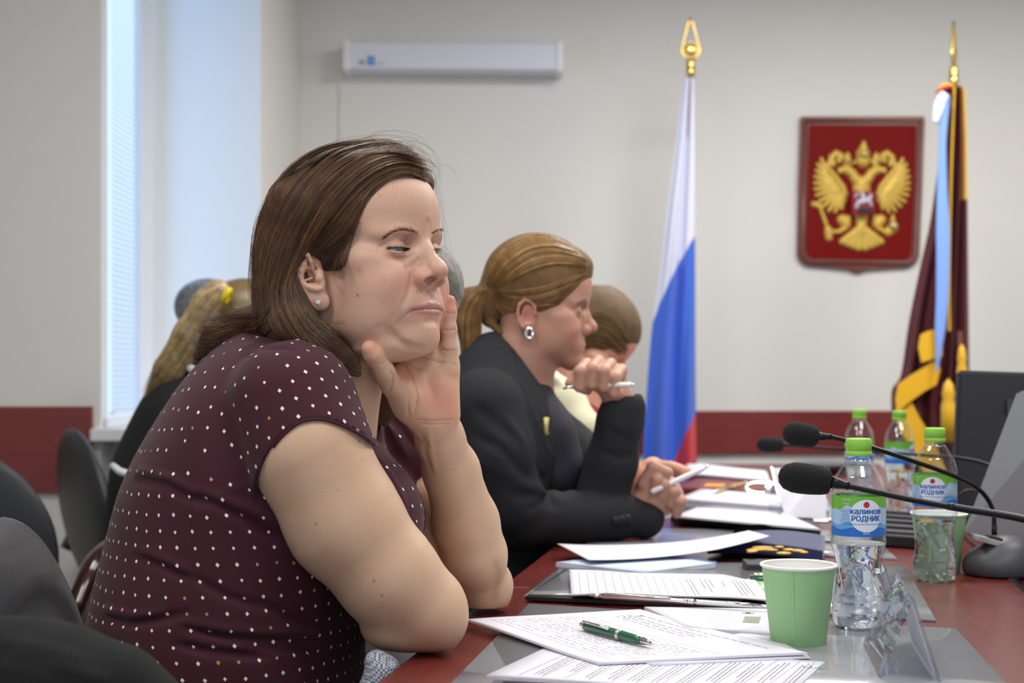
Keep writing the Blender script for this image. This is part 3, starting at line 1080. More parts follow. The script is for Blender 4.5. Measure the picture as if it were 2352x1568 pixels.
def dress_marks():
    """little printed lozenges: a staggered lattice wrapped round the cloth, laid on the surface"""
    rng = np.random.RandomState(4)
    V_, F_, K_ = [], [], []
    o = np.array([P(560, 1200, 1.62)[0], 1.62, 0])
    cells = []
    zz = np.arange(0.62, 1.12, 0.0158)
    for r, z in enumerate(zz):
        na = 58
        for i in range(na):
            a = (i + (r % 2) * 0.5 + r * 0.16) * 2 * math.pi / na
            cells.append((a, z))
    cells = np.array(cells)
    cells[:, 1] += rng.uniform(-.001, .001, len(cells)); cells[:, 0] += rng.uniform(-.006, .006, len(cells))
    # march outwards-in along cylinder rays around an axis that leans with the back
    ax = np.stack([np.interp(cells[:, 1], [.6, .75, .9, 1.0, 1.1], [P(515, 1568, 1.62)[0], P(510, 1480, 1.62)[0], P(575, 1200, 1.62)[0], P(640, 1000, 1.62)[0], P(670, 900, 1.62)[0]]), np.full(len(cells), 1.61), cells[:, 1] + 0.0], 1)
    el = np.interp(cells[:, 1], [.6, .9, 1.0, 1.12], [0, .05, .35, 1.0])
    d = np.stack([np.cos(cells[:, 0]) * np.cos(el), np.sin(cells[:, 0]) * np.cos(el), np.sin(el)], 1)
    t = np.full(len(cells), 0.42); hit = np.zeros(len(cells), bool)
    for _ in range(400):
        v = dr.sample(ax + d * t[:, None])
        hit |= v <= 0
        t = np.where(hit, t, t - .0012)
        if hit.all() or t.min() < .01: break
    p = ax + d * t[:, None]
    ok = hit & (t > .02)
    p = p[ok]
    # thin out crowded marks and add a second set on the sleeves from their own axis
    sh = P(690, 1010, 1.47)
    us = P(985, 1408, 1.475) - P(700, 1030, 1.455); us /= np.linalg.norm(us)
    e1 = np.cross(us, [0, 1, 0]); e1 /= np.linalg.norm(e1); e2 = np.cross(us, e1)
    c2 = []
    for r, q in enumerate(np.arange(-.10, .08, .0155)):
        for i in range(25):
            a = (i + (r % 2) * .5 + r * .1) * 2 * math.pi / 25
            c2.append((q, a))
    c2 = np.array(c2)
    ax2 = sh + us * c2[:, :1]; d2 = np.cos(c2[:, 1:]) * e1 + np.sin(c2[:, 1:]) * e2
    t = np.full(len(c2), 0.13); hit = np.zeros(len(c2), bool)
    for _ in range(120):
        hit |= dr.sample(ax2 + d2 * t[:, None]) <= 0
        t = np.where(hit, t, t - .001)
    p2 = (ax2 + d2 * t[:, None])[hit & (t < .10)]
    allp = list(p2[rng.permutation(len(p2))]) if False else list(p2)
    keep = []
    grid = {}
    def near(q, r):
        k = tuple((q // 0.0155).astype(int))
        for dx in (-1, 0, 1):
            for dy in (-1, 0, 1):
                for dz in (-1, 0, 1):
                    for w in grid.get((k[0] + dx, k[1] + dy, k[2] + dz), ()):
                        if np.linalg.norm(w - q) < r: return True
        return False
    for q in list(p2) + list(p):
        if near(q, .0150): continue
        grid.setdefault(tuple((q // 0.0155).astype(int)), []).append(q); keep.append(q)
    p = np.array(keep)
    g = dr.grad(p)
    for q, n in zip(p, g):
        if q[2] > 1.095: continue
        up = np.array([-.25, 0, 1.0]) + rng.uniform(-.12, .12, 3); up -= n * (up @ n)
        if np.linalg.norm(up) < .2: up = np.array([1., 0, 0]) - n * n[0]
        up /= np.linalg.norm(up); sd = np.cross(n, up)
        h_ = .0021 * rng.uniform(.85, 1.1)
        b = len(V_)
        for a_, b_ in ((0, 1.15), (.95, .15), (0.05, -1.15), (-.95, -.15)):
            w = q + sd * a_ * h_ + up * b_ * h_
            w = w + g_fix(w, n) 
            V_.append(w)
        F_.append((b + 3, b + 2, b + 1, b))
        K_.append(rng.choice([1, 2, 3], p=[.84, .08, .08]))
    return np.array(V_), np.array(F_), np.array(K_)


def g_fix(w, n):
    v = float(dr.sample(w[None])[0])
    if abs(v) > .01: v = 0
    return n * (-v + .00045)


mv, mf, mk = dress_marks()
V_all = np.concatenate([dpos, mv]); F_all = np.concatenate([dfc, mf + len(dpos)])
mi = np.concatenate([np.zeros(len(dfc), int), mk])
dress = mesh_np('dress', V_all, F_all, 4, [M['dress'], M['mark_white'], M['mark_pink'], M['mark_ochre']], True, None, mi, woman)
# hem cord round the near cuff, following the cloth edge
hem = MB()
ring = []
cax = P(712, 1050, 1.455)
e1 = np.cross(u, [0, 1, 0]); e1 /= np.linalg.norm(e1); e2 = np.cross(u, e1)
ee = np.array([.988, 0, .155])
gf = lambda q: float((q - cc) @ u - 11.5 * ((q - cc) @ ee) ** 2)
for i in range(64):
    a = 2 * math.pi * i / 64
    d = math.cos(a) * e1 + math.sin(a) * e2
    q = None
    lo_ = -.06
    for _ in range(2):
        # slide down the sleeve until the cut is met, at the sleeve's radius
        sgrid = np.arange(-.10, .10, .002)
        base = cax + u * sgrid[:, None]
        rr = .0675
        pp = base + d * rr
        gv = np.array([gf(x) for x in pp])
        k = np.argmax(gv > -.001)
    o = cax + u * sgrid[k] - u * .001
    t = .11
    while t > .02 and dr.sample((o + d * t - u * .002)[None])[0] > 0: t -= .0005
    if .04 < t < .0755: ring.append(o + d * t)
ring.append(ring[0]); ring.append(ring[1])
ringa = np.array(ring)
for _ in range(2): ringa[1:-1] = (ringa[:-2] + 2 * ringa[1:-1] + ringa[2:]) / 4
hem.tube([tuple(q) for q in ringa], .0016, 8)
hem.build('sleeve_hem', M['dress'], woman, True, keep=True)
# ---- hair: a solid mass shaped like the hairdo, with thousands of strands lying on it
def mat_hair(name, c1, c2, rough=0.42, sc=(6, 6, 6)):
    t = NT(name)
    vc = t.node('ShaderNodeVertexColor'); vc.layer_name = 'Col'
    tc = t.node('ShaderNodeTexCoord'); nz = t.node('ShaderNodeTexNoise'); nz.inputs['Scale'].default_value = 60; nz.inputs['Detail'].default_value = 4
    t.link(tc.outputs['Object'], nz.inputs['Vector'])
    cr = t.node('ShaderNodeValToRGB'); cr.color_ramp.elements[0].color = c1; cr.color_ramp.elements[1].color = c2
    cr.color_ramp.elements[0].position = .35; cr.color_ramp.elements[1].position = .65
    t.link(nz.outputs['Fac'], cr.inputs[0])
    mx = t.node('ShaderNodeMix', data_type='RGBA', blend_type='MULTIPLY'); mx.inputs['Factor'].default_value = 1
    t.link(cr.outputs[0], mx.inputs[6]); t.link(vc.outputs['Color'], mx.inputs[7]); t.link(mx.outputs[2], t.p.inputs['Base Color'])
    t.p.inputs['Roughness'].default_value = rough; t.p.inputs['Specular IOR Level'].default_value = .6
    return t.m


def strand_mesh(name, curves, rad, cols, material, parent, sides=3):
    """curves (N, M, 3) -> thin tapered tubes in one mesh"""
    C = np.asarray(curves); N, Mm, _ = C.shape
    T = np.gradient(C, axis=1); T /= np.linalg.norm(T, axis=2, keepdims=True) + 1e-12
    ref = np.array([0.3, -1.0, 0.2]); ref /= np.linalg.norm(ref)
    A = np.cross(T, ref); A /= np.linalg.norm(A, axis=2, keepdims=True) + 1e-9
    B = np.cross(T, A)
    tap = np.interp(np.linspace(0, 1, Mm), [0, .08, .7, 1], [.6, 1, .9, .12])[None, :, None]
    r = np.asarray(rad).reshape(-1, 1, 1) * tap
    rings = [C + A * r * math.cos(2 * math.pi * k / sides) + B * r * math.sin(2 * math.pi * k / sides) for k in range(sides)]
    Vv = np.stack(rings, 2)  # N, M, sides, 3
    idx = np.arange(N * Mm * sides).reshape(N, Mm, sides)
    fs = []
    for k in range(sides):
        k2 = (k + 1) % sides
        fs.append(np.stack([idx[:, :-1, k], idx[:, :-1, k2], idx[:, 1:, k2], idx[:, 1:, k]], -1).reshape(-1, 4))
    F_ = np.concatenate(fs)
    cc = np.repeat(np.asarray(cols), Mm * sides, axis=0)
    return mesh_np(name, Vv.reshape(-1, 3), F_, 4, material, True, cc, parent=parent)


def fill_family(fld, guides, n, m, rng, off=(0.0003, 0.0018), wav=2.0, lock=0.0014, dmin=None, spread=(0, 1), end_jit=6.0, start=(0, .35), back=0.05):
    """strands between neighbouring guides (pixel polylines), dropped on the hair surface"""
    G = np.stack([resample(g, m) for g in guides])        # g, m, 2
    out = np.empty((n, m, 2)); ks = rng.uniform(spread[0] * (len(G) - 1), spread[1] * (len(G) - 1) - 1e-6, n)
    i = ks.astype(int); f = (ks - i)[:, None, None]
    f = f * f * (3 - 2 * f) * .35 + f * .65
    out = G[i] * (1 - f) + G[np.minimum(i + 1, len(G) - 1)] * f
    s = np.linspace(0, 1, m)
    ph = rng.uniform(0, 6.28, (n, 2, 1)); fr = rng.uniform(.6, 2.6, (n, 1, 1)); am = rng.normal(0, wav, (n, 2, 1))
    out += (am * np.sin(ph + fr * 6.28 * s[None, None, :]) * (0.3 + s)).transpose(0, 2, 1)
    out += rng.normal(0, end_jit, (n, 1, 2)) * (s ** 2)[None, :, None]
    # random sub-length
    a = rng.uniform(start[0], start[1], n); b = rng.uniform(.75, 1.0, n)
    q = a[:, None] + (b - a)[:, None] * s[None, :]
    j = np.clip(q * (m - 1), 0, m - 1.001); j0 = j.astype(int); jf = (j - j0)[..., None]
    ar = np.arange(n)[:, None]
    out = out[ar, j0] * (1 - jf) + out[ar, j0 + 1] * jf
    # locks: neighbouring strands share their lift
    lk = (np.sin(ks * 9.7) + np.sin(ks * 23.1 + 1.3) * .7 + np.sin(ks * 51 + .5) * .5)
    lift = rng.uniform(off[0], off[1], n) + np.maximum(lk, -1) * lock * .5 + lock * .3
    W_ = fld.cast(out[..., 0].ravel(), out[..., 1].ravel()).reshape(n, m, 3)
    # samples that miss the hair keep the depth of their neighbour
    o = np.array([0, 0, CAMZ])
    for t in range(n):
        bad = np.isnan(W_[t, :, 0])
        if bad.all(): continue
        if bad.any():
            d = W_[t, :, 1]
            ii = np.arange(m)
            d = np.interp(ii, ii[~bad], d[~bad])
            x, y = out[t, :, 0], out[t, :, 1]
            W_[t] = np.stack([(x - CX) / FPX * d, d, CAMZ - (y - HY) / FPX * d], 1)
    good = ~np.isnan(W_[:, :, 0]).any(1)
    W_ = W_[good]; lift = lift[good]
    # smooth the depth jumps
    for _ in range(3): W_[:, 1:-1] = (W_[:, :-2] + 2 * W_[:, 1:-1] + W_[:, 2:]) / 4
    g = fld.grad(W_.reshape(-1, 3), fld.h * 1.5).reshape(W_.shape)
    v = fld.sample(W_.reshape(-1, 3)).reshape(W_.shape[:2])
    v = np.where(np.abs(v) > .02, 0, v)
    W_ = W_ + g * (lift[:, None, None] - np.minimum(v, 0)[..., None])
    return W_, ks[good]


M['hair_brown'] = mat_hair('hair_brown', srgb(84, 60, 42), srgb(106, 78, 53), .40)
M['hair_base'] = mat_hair('hair_base', srgb(80, 56, 38), srgb(96, 68, 46), .8)
hf = Field(P(395, 905, 1.47) - [0, .04, 0], P(1090, 300, 1.75) + [.02, .0, .02], 0.002)
hf = Field((-0.40, 1.40, 0.98), (-0.04, 1.78, 1.345), 0.002)
HL = Local(hf, WO, WR)


def hair_shape():
    HL.ell((0, -78, 42), (84, 97, 84), 10)
    HL.ell((0, -20, 74), (56, 36, 34), 14)
    HL.ell((-8, -2, 78), (44, 20, 16), 10)
    hf.caps([P(690, 480, 1.55), P(655, 580, 1.55), P(652, 680, 1.545), P(670, 742, 1.53)], [.036, .029, .028, .029], .015)
    hf.caps([P(670, 742, 1.525), P(735, 790, 1.515), P(800, 835, 1.515), P(822, 858, 1.52)], [.024, .017, .010, .004], .010)
    hf.caps([P(655, 700, 1.56), P(640, 740, 1.56)], [.036, .030], .012)
    hf.caps([P(620, 735, 1.585), P(555, 748, 1.59), P(495, 775, 1.585), P(455, 815, 1.58)], [.020, .017, .014, .006], .010)
    # far side
    HLc = [HL.w((-62, -60, 10)), HL.w((-70, -70, -50)), P(860, 850, 1.66), P(872, 925, 1.655), P(868, 960, 1.655)]
    hf.caps(HLc, [.030, .030, .028, .022, .012], .015)
    hf.caps([HL.w((0, -150, 0)), HL.w((0, -150, -70)), P(660, 730, 1.60)], [.05, .045, .035], .02)
    # cut the face free
    HL.ell((0, 62, -20), (95, 145, 103), 3, 'sub')
    # the ear stands free: hair tucks over and behind it
    hf.ell(P(716, 645, 1.50), (.0185, .030, .031), None, .004, 'sub')


hair_shape()
# hair over the temple, tucked above the ear
hpos, hfc = hf.mesh()
hcol = np.tile(np.array([.72, .72, .72]), (len(hpos), 1))
hair = mesh_np('hair', hpos, hfc, 4, M['hair_base'], True, hcol, parent=woman)

rng = np.random.RandomState(11)
TOP = [
    [(988, 418), (935, 398), (880, 420), (838, 470), (800, 535), (748, 578), (700, 585)],
    [(990, 408), (930, 385), (860, 408), (800, 470), (750, 540), (700, 590), (670, 640), (676, 700)],
    [(988, 395), (925, 365), (845, 385), (770, 450), (715, 530), (672, 610), (655, 690), (668, 750)],
    [(975, 372), (905, 345), (820, 370), (740, 430), (680, 520), (645, 610), (635, 700), (660, 770)],
    [(950, 350), (880, 330), (790, 355), (710, 415), (650, 510), (618, 600), (612, 700), (640, 770)],
    [(915, 332), (850, 326), (760, 346), (680, 400), (628, 490), (600, 590), (596, 690), (608, 755)],
    [(880, 324), (810, 328), (735, 345), (665, 392), (612, 480), (592, 570), (588, 670), (594, 740)]]
BEH = [
    [(668, 636), (682, 694), (708, 727), (752, 765), (800, 806), (846, 830)],
    [(670, 610), (668, 660), (678, 706), (704, 745), (750, 787), (805, 828), (842, 848)],
    [(675, 600), (655, 650), (660, 705), (690, 760), (745, 808), (798, 848), (838, 862)],
    [(650, 610), (632, 670), (640, 720), (675, 775), (730, 820), (780, 856), (812, 868)],
    [(625, 620), (612, 680), (622, 735), (660, 780), (712, 815), (760, 845), (795, 866)]]
TAIL = [
    [(640, 680), (620, 720), (575, 722), (530, 728), (500, 742), (470, 735), (446, 728)],
    [(640, 700), (610, 735), (560, 742), (515, 755), (480, 765), (450, 750), (436, 742)],
    [(630, 700), (600, 745), (550, 762), (510, 785), (475, 795), (450, 782), (440, 762)],
    [(625, 710), (600, 755), (555, 778), (520, 795), (490, 815), (462, 822), (440, 815)],
    [(650, 720), (620, 762), (575, 775), (540, 790), (505, 815), (470, 838), (446, 842)]]
TEMPLE = [
    [(828, 496), (816, 514), (798, 538), (766, 562), (735, 574), (705, 574)],
    [(826, 508), (814, 530), (800, 558), (768, 584), (738, 592), (712, 582)],
    [(822, 518), (812, 546), (800, 578), (778, 602), (752, 608), (728, 596)],
    [(816, 530), (806, 560), (800, 592), (786, 616), (768, 620), (748, 606)]]
batches = []
for guides, n, m, kw in (
        (TOP, 5200, 20, dict(wav=1.8, end_jit=7, lock=.0030, off=(.0002, .0016))),
        (BEH, 2300, 16, dict(wav=3.0, end_jit=9, lock=.0036, start=(0, .3))),
        (TAIL, 1300, 16, dict(wav=6.5, end_jit=14, lock=.0030, start=(0, .3))),
        (TEMPLE, 1500, 14, dict(wav=1.2, end_jit=4, lock=.0012, off=(.0003, .0034), start=(0, .25)))):
    C, ks = fill_family(sk if guides is TEMPLE else hf, guides, n, m, rng, **kw)
    C = np.stack([resample(c, 18) for c in C]) if m != 18 else C
    # keep the ear free of strands
    ex = CX + C[..., 0] / C[..., 1] * FPX; ey = HY - (C[..., 2] - CAMZ) / C[..., 1] * FPX
    ins_ = ((ex - 716) / 35) ** 2 + ((ey - 646) / (64 if guides is not TEMPLE else 54)) ** 2 < 1
    k_ = ~ins_.any(1); C = C[k_]; ks = ks[k_]
    batches.append((C, ks, guides is TEMPLE))
CC = np.concatenate([b[0] for b in batches])
colr = []
for C, ks, gr in batches:
    t = rng.uniform(0, 1, len(C)); lkc = .5 + .5 * np.sin(ks * 12.3 + 2)
    v = .6 + .85 * t ** 1.5 * (0.6 + .6 * lkc)
    c = np.stack([v * 1.05, v * .96, v * .88], 1)
    gold = rng.uniform(0, 1, len(C)) < .16
    c[gold] *= np.array([1.75, 1.6, 1.3])
    grey = rng.uniform(0, 1, len(C)) < (.45 if gr else .02)
    c[grey] = np.array([1.9, 2.5, 3.2]) * rng.uniform(.5, 1, (int(grey.sum()), 1))
    colr.append(c)
rads = rng.uniform(.00014, .00030, len(CC))
strands = strand_mesh('hair_strands', CC, rads, np.concatenate(colr), M['hair_brown'], hair)
# loose hairs standing off the head
fly = []
def loose(pts, d, n, jit=6, bow=8):
    base = resample(pts, 16)
    for _ in range(n):
        a = rng.normal(0, jit, 2); b = rng.normal(0, jit * 1.6, 2); c = rng.normal(0, bow, 2)
        s = np.linspace(0, 1, 16)[:, None]
        q = base + a * (1 - s) + b * s + c * np.sin(s * math.pi)
        dd = d + rng.normal(0, .008) + .01 * s[:, 0] * rng.normal()
        fly.append(np.stack([(q[:, 0] - CX) / FPX * dd, dd + 0 * s[:, 0], CAMZ - (q[:, 1] - HY) / FPX * dd], 1))
loose([(790, 340), (850, 316), (920, 320), (972, 345), (990, 380)], 1.60, 8, 6, 8)
loose([(880, 330), (940, 326), (985, 355), (998, 400), (994, 425)], 1.60, 8, 6, 8)
loose([(940, 345), (985, 370), (998, 400), (997, 440)], 1.60, 10, 4, 6)
loose([(985, 400), (1010, 440), (1022, 500), (1030, 560), (1032, 610)], 1.60, 4, 6, 8)
loose([(980, 380), (1030, 385), (1050, 410), (1045, 440)], 1.62, 2, 4, 8)
loose([(700, 380), (740, 345), (810, 325), (870, 315)], 1.60, 8, 5, 6)
loose([(640, 420), (598, 500), (585, 580), (588, 660)], 1.57, 16, 4, 5)
loose([(600, 560), (583, 620), (586, 690), (594, 740)], 1.57, 10, 3, 5)
loose([(520, 740), (480, 735), (455, 720), (440, 700)], 1.58, 14, 8, 10)
loose([(560, 730), (520, 705), (500, 700), (490, 715)], 1.58, 12, 8, 8)
loose([(520, 800), (480, 830), (450, 845), (435, 835)], 1.58, 10, 8, 8)
loose([(600, 710), (560, 695), (530, 700), (505, 725)], 1.58, 10, 8, 6)
loose([(780, 835), (820, 850), (845, 840), (862, 812)], 1.505, 10, 4, 5)
loose([(760, 820), (800, 868), (830, 872), (850, 862)], 1.508, 8, 5, 5)
loose([(790, 580), (797, 610), (806, 640), (812, 662)], 1.505, 7, 4, 3)
loose([(772, 600), (770, 640), (785, 670), (805, 695)], 1.500, 3, 3, 4)
loose([(905, 408), (912, 430), (910, 460)], 1.512, 3, 4, 3)
loose([(790, 740), (770, 745), (755, 750), (765, 765)], 1.505, 6, 5, 4)
fl = np.array(fly)
strand_mesh('loose_hairs', fl, rng.uniform(.00008, .00016, len(fl)), np.tile(np.array([1.3, 1.15, .95]), (len(fl), 1)), M['hair_brown'], hair)

# eyebrows and lashes: short hairs set on the skin
def short_hairs(name, paths, n, length, lift, rad, col, parent, fan=0.3, dirpx=None, fld=None, curl=0.0):
    out = []
    for (a0, a1, wdt, dv) in paths:
        g = resample(a0, 40)
        for _ in range(n):
            t = rng.uniform(0, 1); k = t * 39; i0 = min(int(k), 38); q = g[i0] + (g[i0 + 1] - g[i0]) * (k - i0)
            q = q + rng.normal(0, wdt * .5, 2)
            d = np.array(dv[0]) * (1 - t) + np.array(dv[1]) * t
            d = d / np.linalg.norm(d); an = rng.normal(0, fan); d = np.array([d[0] * math.cos(an) - d[1] * math.sin(an), d[0] * math.sin(an) + d[1] * math.cos(an)])
            ln = length * rng.uniform(.6, 1.1)
            pts = np.array([q + d * ln * s + np.array([0, curl]) * s * s for s in np.linspace(0, 1, 5)])
            w = fld.cast(pts[:, 0], pts[:, 1])
            if np.isnan(w[0, 0]): continue
            for r in range(1, 5):
                if np.isnan(w[r, 0]) or abs(w[r, 1] - w[0, 1]) > .012: 
                    dd = w[r - 1, 1]; w[r] = P(pts[r, 0], pts[r, 1], dd)
            nrm = fld.grad(w)
            out.append(w + nrm * (np.linspace(.0001, lift, 5)[:, None]))
    if out:
        out = np.array(out)
        strand_mesh(name, out, rng.uniform(.7, 1.1, len(out)) * rad, np.tile(np.array(col), (len(out), 1)), M['hair_brown'], parent)
short_hairs('eyebrow', [([(881, 546), (896, 537), (912, 530), (928, 528), (946, 531), (958, 536)], None, 3.2, ((-1, .3), (-.5, -.9)))], 230, 9, .0007, .00010, (1.1, .95, .9), woman, .3, fld=sk)
short_hairs('eyebrow', [([(991, 538), (1000, 531), (1009, 528), (1017, 529)], None, 2.6, ((.5, -.9), (1, -.1)))], 110, 7, .0008, .00011, (.85, .8, .85), woman, .3, fld=sk)
short_hairs('eyelash', [([(890, 569), (898, 567), (908, 566), (920, 566), (932, 567), (942, 570)], None, .5, ((-1, .6), (.3, 1)))], 110, 8, .0022, .00009, (.25, .22, .22), woman, .25, fld=sk)
short_hairs('eyelash', [([(994, 572), (1001, 570), (1009, 570), (1014, 572)], None, .5, ((.3, 1), (1, .5)))], 60, 9, .0030, .00010, (.2, .2, .2), woman, .3, fld=sk)
short_hairs('lower_lash', [([(897, 578), (908, 580), (920, 580), (932, 578)], None, .5, ((-.4, 1), (.2, 1)))], 40, 4, .0010, .00007, (.3, .3, .3), woman, .25, fld=sk)

# stud earring
M['silver'] = mat('silver', (0.8, 0.8, 0.82, 1), 0.18, 1.0)
M['crystal'] = mat('crystal', (1, 1, 1, 1), 0.02, trans=0.6, ior=2.2, coat=1)
ep = P(730, 694.5, 1.519)
q = Vector((0, 0, 1)).rotation_difference(Vector((-.12, -1, .05))).to_matrix()
m = MB(); m.lathe([(0.0014, -.002), (.0030, -.0006), (.0034, 0.0003), (.0033, .0008)], tuple(ep), 20, q)
er = m.build('earring', M['silver'], woman, True, keep=True)
m = MB(); m.lathe([(.0032, 0.0002), (.0030, .0012), (.0017, .0021), (0, .0021)], tuple(ep), 8, q)
for f in m.bm.faces: f.smooth = False
m.build('crystal', M['crystal'], er, keep=True)
for i in range(6):
    a = i * math.pi / 3
    m = MB() if i == 0 else m
    c_ = Vector((.0031 * math.cos(a), .0031 * math.sin(a), .0006)); c_ = q @ c_ + V(ep)
    bmesh.ops.create_icosphere(m.bm, subdivisions=1, radius=.0006, matrix=Matrix.Translation(c_))
m.build('prongs', M['silver'], er, True, keep=True)
# ------------------------------------------------------------------ the room
M['wall'] = mat('wall_paint', srgb(228, 229, 226), 0.85, bump=0.25, bscale=260, var=0.02, vscale=3)
M['wall_cool'] = mat('reveal_paint', srgb(226, 230, 232), 0.7, bump=0.1, bscale=200)
M['ceil'] = mat('ceiling_paint', srgb(225, 224, 218), 0.9)
M['floor'] = mat('floor_carpet', srgb(92, 84, 78), 0.95, bump=0.5, bscale=600, var=0.1)
M['rail'] = mat_wood('rail_wood', srgb(98, 26, 24), srgb(126, 42, 38), 0.4, 1.0, (1.2, 6, 14))
M['white_plastic'] = mat('white_plastic', srgb(232, 234, 240), 0.4)
BACK = 5.5


def slab(name, lo, hi, m, kind='structure', bevel=0):
    o = MB().box([(a + b) / 2 for a, b in zip(lo, hi)], [b - a for a, b in zip(lo, hi)], bevel=bevel).build(name, m)
    if kind: o['kind'] = kind
    return o


slab('floor', (-3.2, -1.0, -0.06), (3.4, BACK + .1, 0), M['floor'])
slab('ceiling', (-3.2, -1.0, 2.66), (3.4, BACK + .1, 2.72), M['ceil'])
slab('wall_back', (-0.83, BACK, 0), (3.4, BACK + .12, 2.66), M['wall'])
slab('wall_right', (3.3, -1.0, 0), (3.4, BACK, 2.66), M['wall'])
slab('wall_column', (-1.19, 4.63, 0), (-0.818, BACK, 2.66), M['wall'])
slab('wall_pier', (-3.2, 4.12, 0), (-1.19, 4.70, 2.66), M['wall'])
slab('wall_under_window', (-1.19, 4.20, 0), (-0.82, 4.63, 0.845), M['wall'])
slab('wall_left', (-3.3, -1.0, 0), (-3.2, 4.70, 2.66), M['wall'])
# wooden rails that guard the wall from the chairs
slab('trim_1', (-0.815, BACK - .022, 0.735), (3.3, BACK, 0.900), M['rail'], bevel=.003)
slab('trim_2', (-3.2, 4.098, 0.70), (-1.212, 4.12, 0.948), M['rail'], bevel=.003)
slab('trim_3', (-1.205, 4.06, 0.850), (-0.80, 4.63, 0.885), M['white_plastic'], bevel=.004)
# cable duct running down the back wall from the screen case
slab('trim_4', (-0.665, BACK - .010, 0.90), (-0.650, BACK, 2.20), M['wall'])

# the window in the left return: frame, panes of daylight, blinds
win = empty('window_1', (-1.19, 4.38, .92)); win['kind'] = 'structure'
WX = -1.185
M['blind'] = NT('blind_slat')
_t = M['blind']; _t.p.inputs['Base Color'].default_value = srgb(236, 242, 250); _t.p.inputs['Roughness'].default_value = .5
_tr = _t.node('ShaderNodeBsdfTranslucent'); _tr.inputs[0].default_value = srgb(236, 242, 250)
_mx = _t.node('ShaderNodeMixShader'); _mx.inputs[0].default_value = .55
_t.link(_t.p.outputs[0], _mx.inputs[1]); _t.link(_tr.outputs[0], _mx.inputs[2]); _t.link(_mx.outputs[0], _t.n['Material Output'].inputs['Surface'])
M['blind'] = _t.m
M['daylight'] = mat('daylight_sky', (0, 0, 0, 1), 1, emis=(0.60, 0.80, 1, 1), emis_s=1.25)
mb = MB(); mb.box((WX - .004, 4.40, 1.76), (.004, .44, 1.70)); mb.build('sky_pane', M['daylight'], win, keep=True)
mb = MB()
for z in np.arange(.935, 2.62, .0165):
    mb.box((WX + .014, 4.315, z), (.016, .30, .0007), rot=Matrix.Rotation(math.radians(52), 3, 'Y'))
mb.build('blind_slats', M['blind'], win, keep=True)
mb = MB(); mb.box((WX + .014, 4.315, .926), (.018, .30, .010), bevel=.002); mb.build('blind_rail', M['white_plastic'], win, keep=True)
mb = MB()
mb.box((WX + .010, 4.53, 1.76), (.030, .13, 1.72), bevel=.004); mb.box((WX + .020, 4.475, 1.76), (.012, .03, 1.70), bevel=.003)
mb.box((WX + .006, 4.36, .900), (.014, .44, .028), bevel=.003)
mb.build('window_frame', M['white_plastic'], win, keep=True)
area_light('window_daylight', (WX + .05, 4.36, 1.75), (0, math.radians(-90), 0), 1.6, .42, 2.6, (0.16, 0.46, 1.0))

# roll-up projection screen case
rot = Matrix.Rotation(math.radians(0.55), 3, 'Y')
x0, x1 = (785 - CX) / FPX * 5.33, (1294 - CX) / FPX * 5.33
zt, zb = CAMZ + (860 - 88) / FPX * 5.33, CAMZ + (860 - 155) / FPX * 5.33
case = empty('projection_screen_case', ((x0 + x1) / 2, 5.436, (zt + zb) / 2), 'long white roll-up projection screen case mounted high on the back wall', 'projection screen', rot=(0, math.radians(0.5), 0))
mb = MB(); mb.box((0, 0, 0), (x1 - x0 - .03, .12, zt - zb - .006), bevel=.012, seg=3); mb.build('housing', mat('case_white', srgb(222, 226, 240), .35), case)
for sgn in (-1, 1):
    mb = MB(); mb.box((sgn * ((x1 - x0) / 2 - .012), 0, 0), (.028, .135, zt - zb + .006), bevel=.010, seg=3); mb.build('end_cap', M['white_plastic'], case)
mb = MB()
mb.box((-.345, -.0615, -.028), (.022, .001, .018), bevel=0, mat=0); mb.box((-.310, -.0615, -.022), (.030, .001, .036), mat=1); mb.box((-.275, -.0615, -.032), (.030, .001, .010), mat=2)
mb.build('maker_mark', [mat('mark_g', srgb(150, 180, 140), .5), mat('mark_b', srgb(110, 160, 225), .5), mat('mark_r', srgb(205, 200, 205), .5)], case)

# ------------------------------------------------------------------ flags and the state emblem
M['gold'] = mat('brass_gold', srgb(226, 198, 116), 0.28, 1.0)
M['pole'] = mat_wood('pole_wood', srgb(120, 70, 40), srgb(160, 105, 60), .35)


def finial(parent, base, top, wid, thin, collar):
    """open spear-head loop over a round medallion and a collar; drawn in the xz plane"""
    m = MB()
    h = top - base
    pts = []
    for t in np.linspace(0, 1, 13):
        w = wid * math.sin(math.pi * (0.18 + .62 * (1 - t)) ) if t < 1 else 0
        w = wid * (1 - t) ** .8 * (1 if t > .25 else (t / .25) ** .5)
        pts.append((w, 0, base + h * t))
    m.tube(pts, .0045, 8); m.tube([(-a, b, c) for a, b, c in pts], .0045, 8)
    m.build('spear_loop', M['gold'], parent)
    m = MB(); m.lathe([(0, -.008), (wid * .5, -.006), (wid * .62, 0), (wid * .5, .006), (0, .008)], (0, 0, base + h * .26), 24, Matrix.Rotation(math.pi / 2, 3, 'X'))
    for k in range(12):
        a = k * math.pi / 6; m.box((wid * .62 * math.cos(a), 0, base + h * .26 + wid * .62 * math.sin(a)), (.006, .010, .006), bevel=.002)
    m.build('medallion', M['gold'], parent)
    m = MB(); m.lathe([(.010, base - collar), (.016, base - collar), (.016, base - collar * .4), (.011, base - collar * .35), (.017, base - collar * .2), (.012, base), (.004, base + .01)], (0, 0, 0), 24)
    m.build('collar', M['gold'], parent)


def flag_stand(name, x, d, lean, top_px, label):
    e = empty(name, (x, d, 0), label, 'flag', rot=(0, lean, 0))
    return e


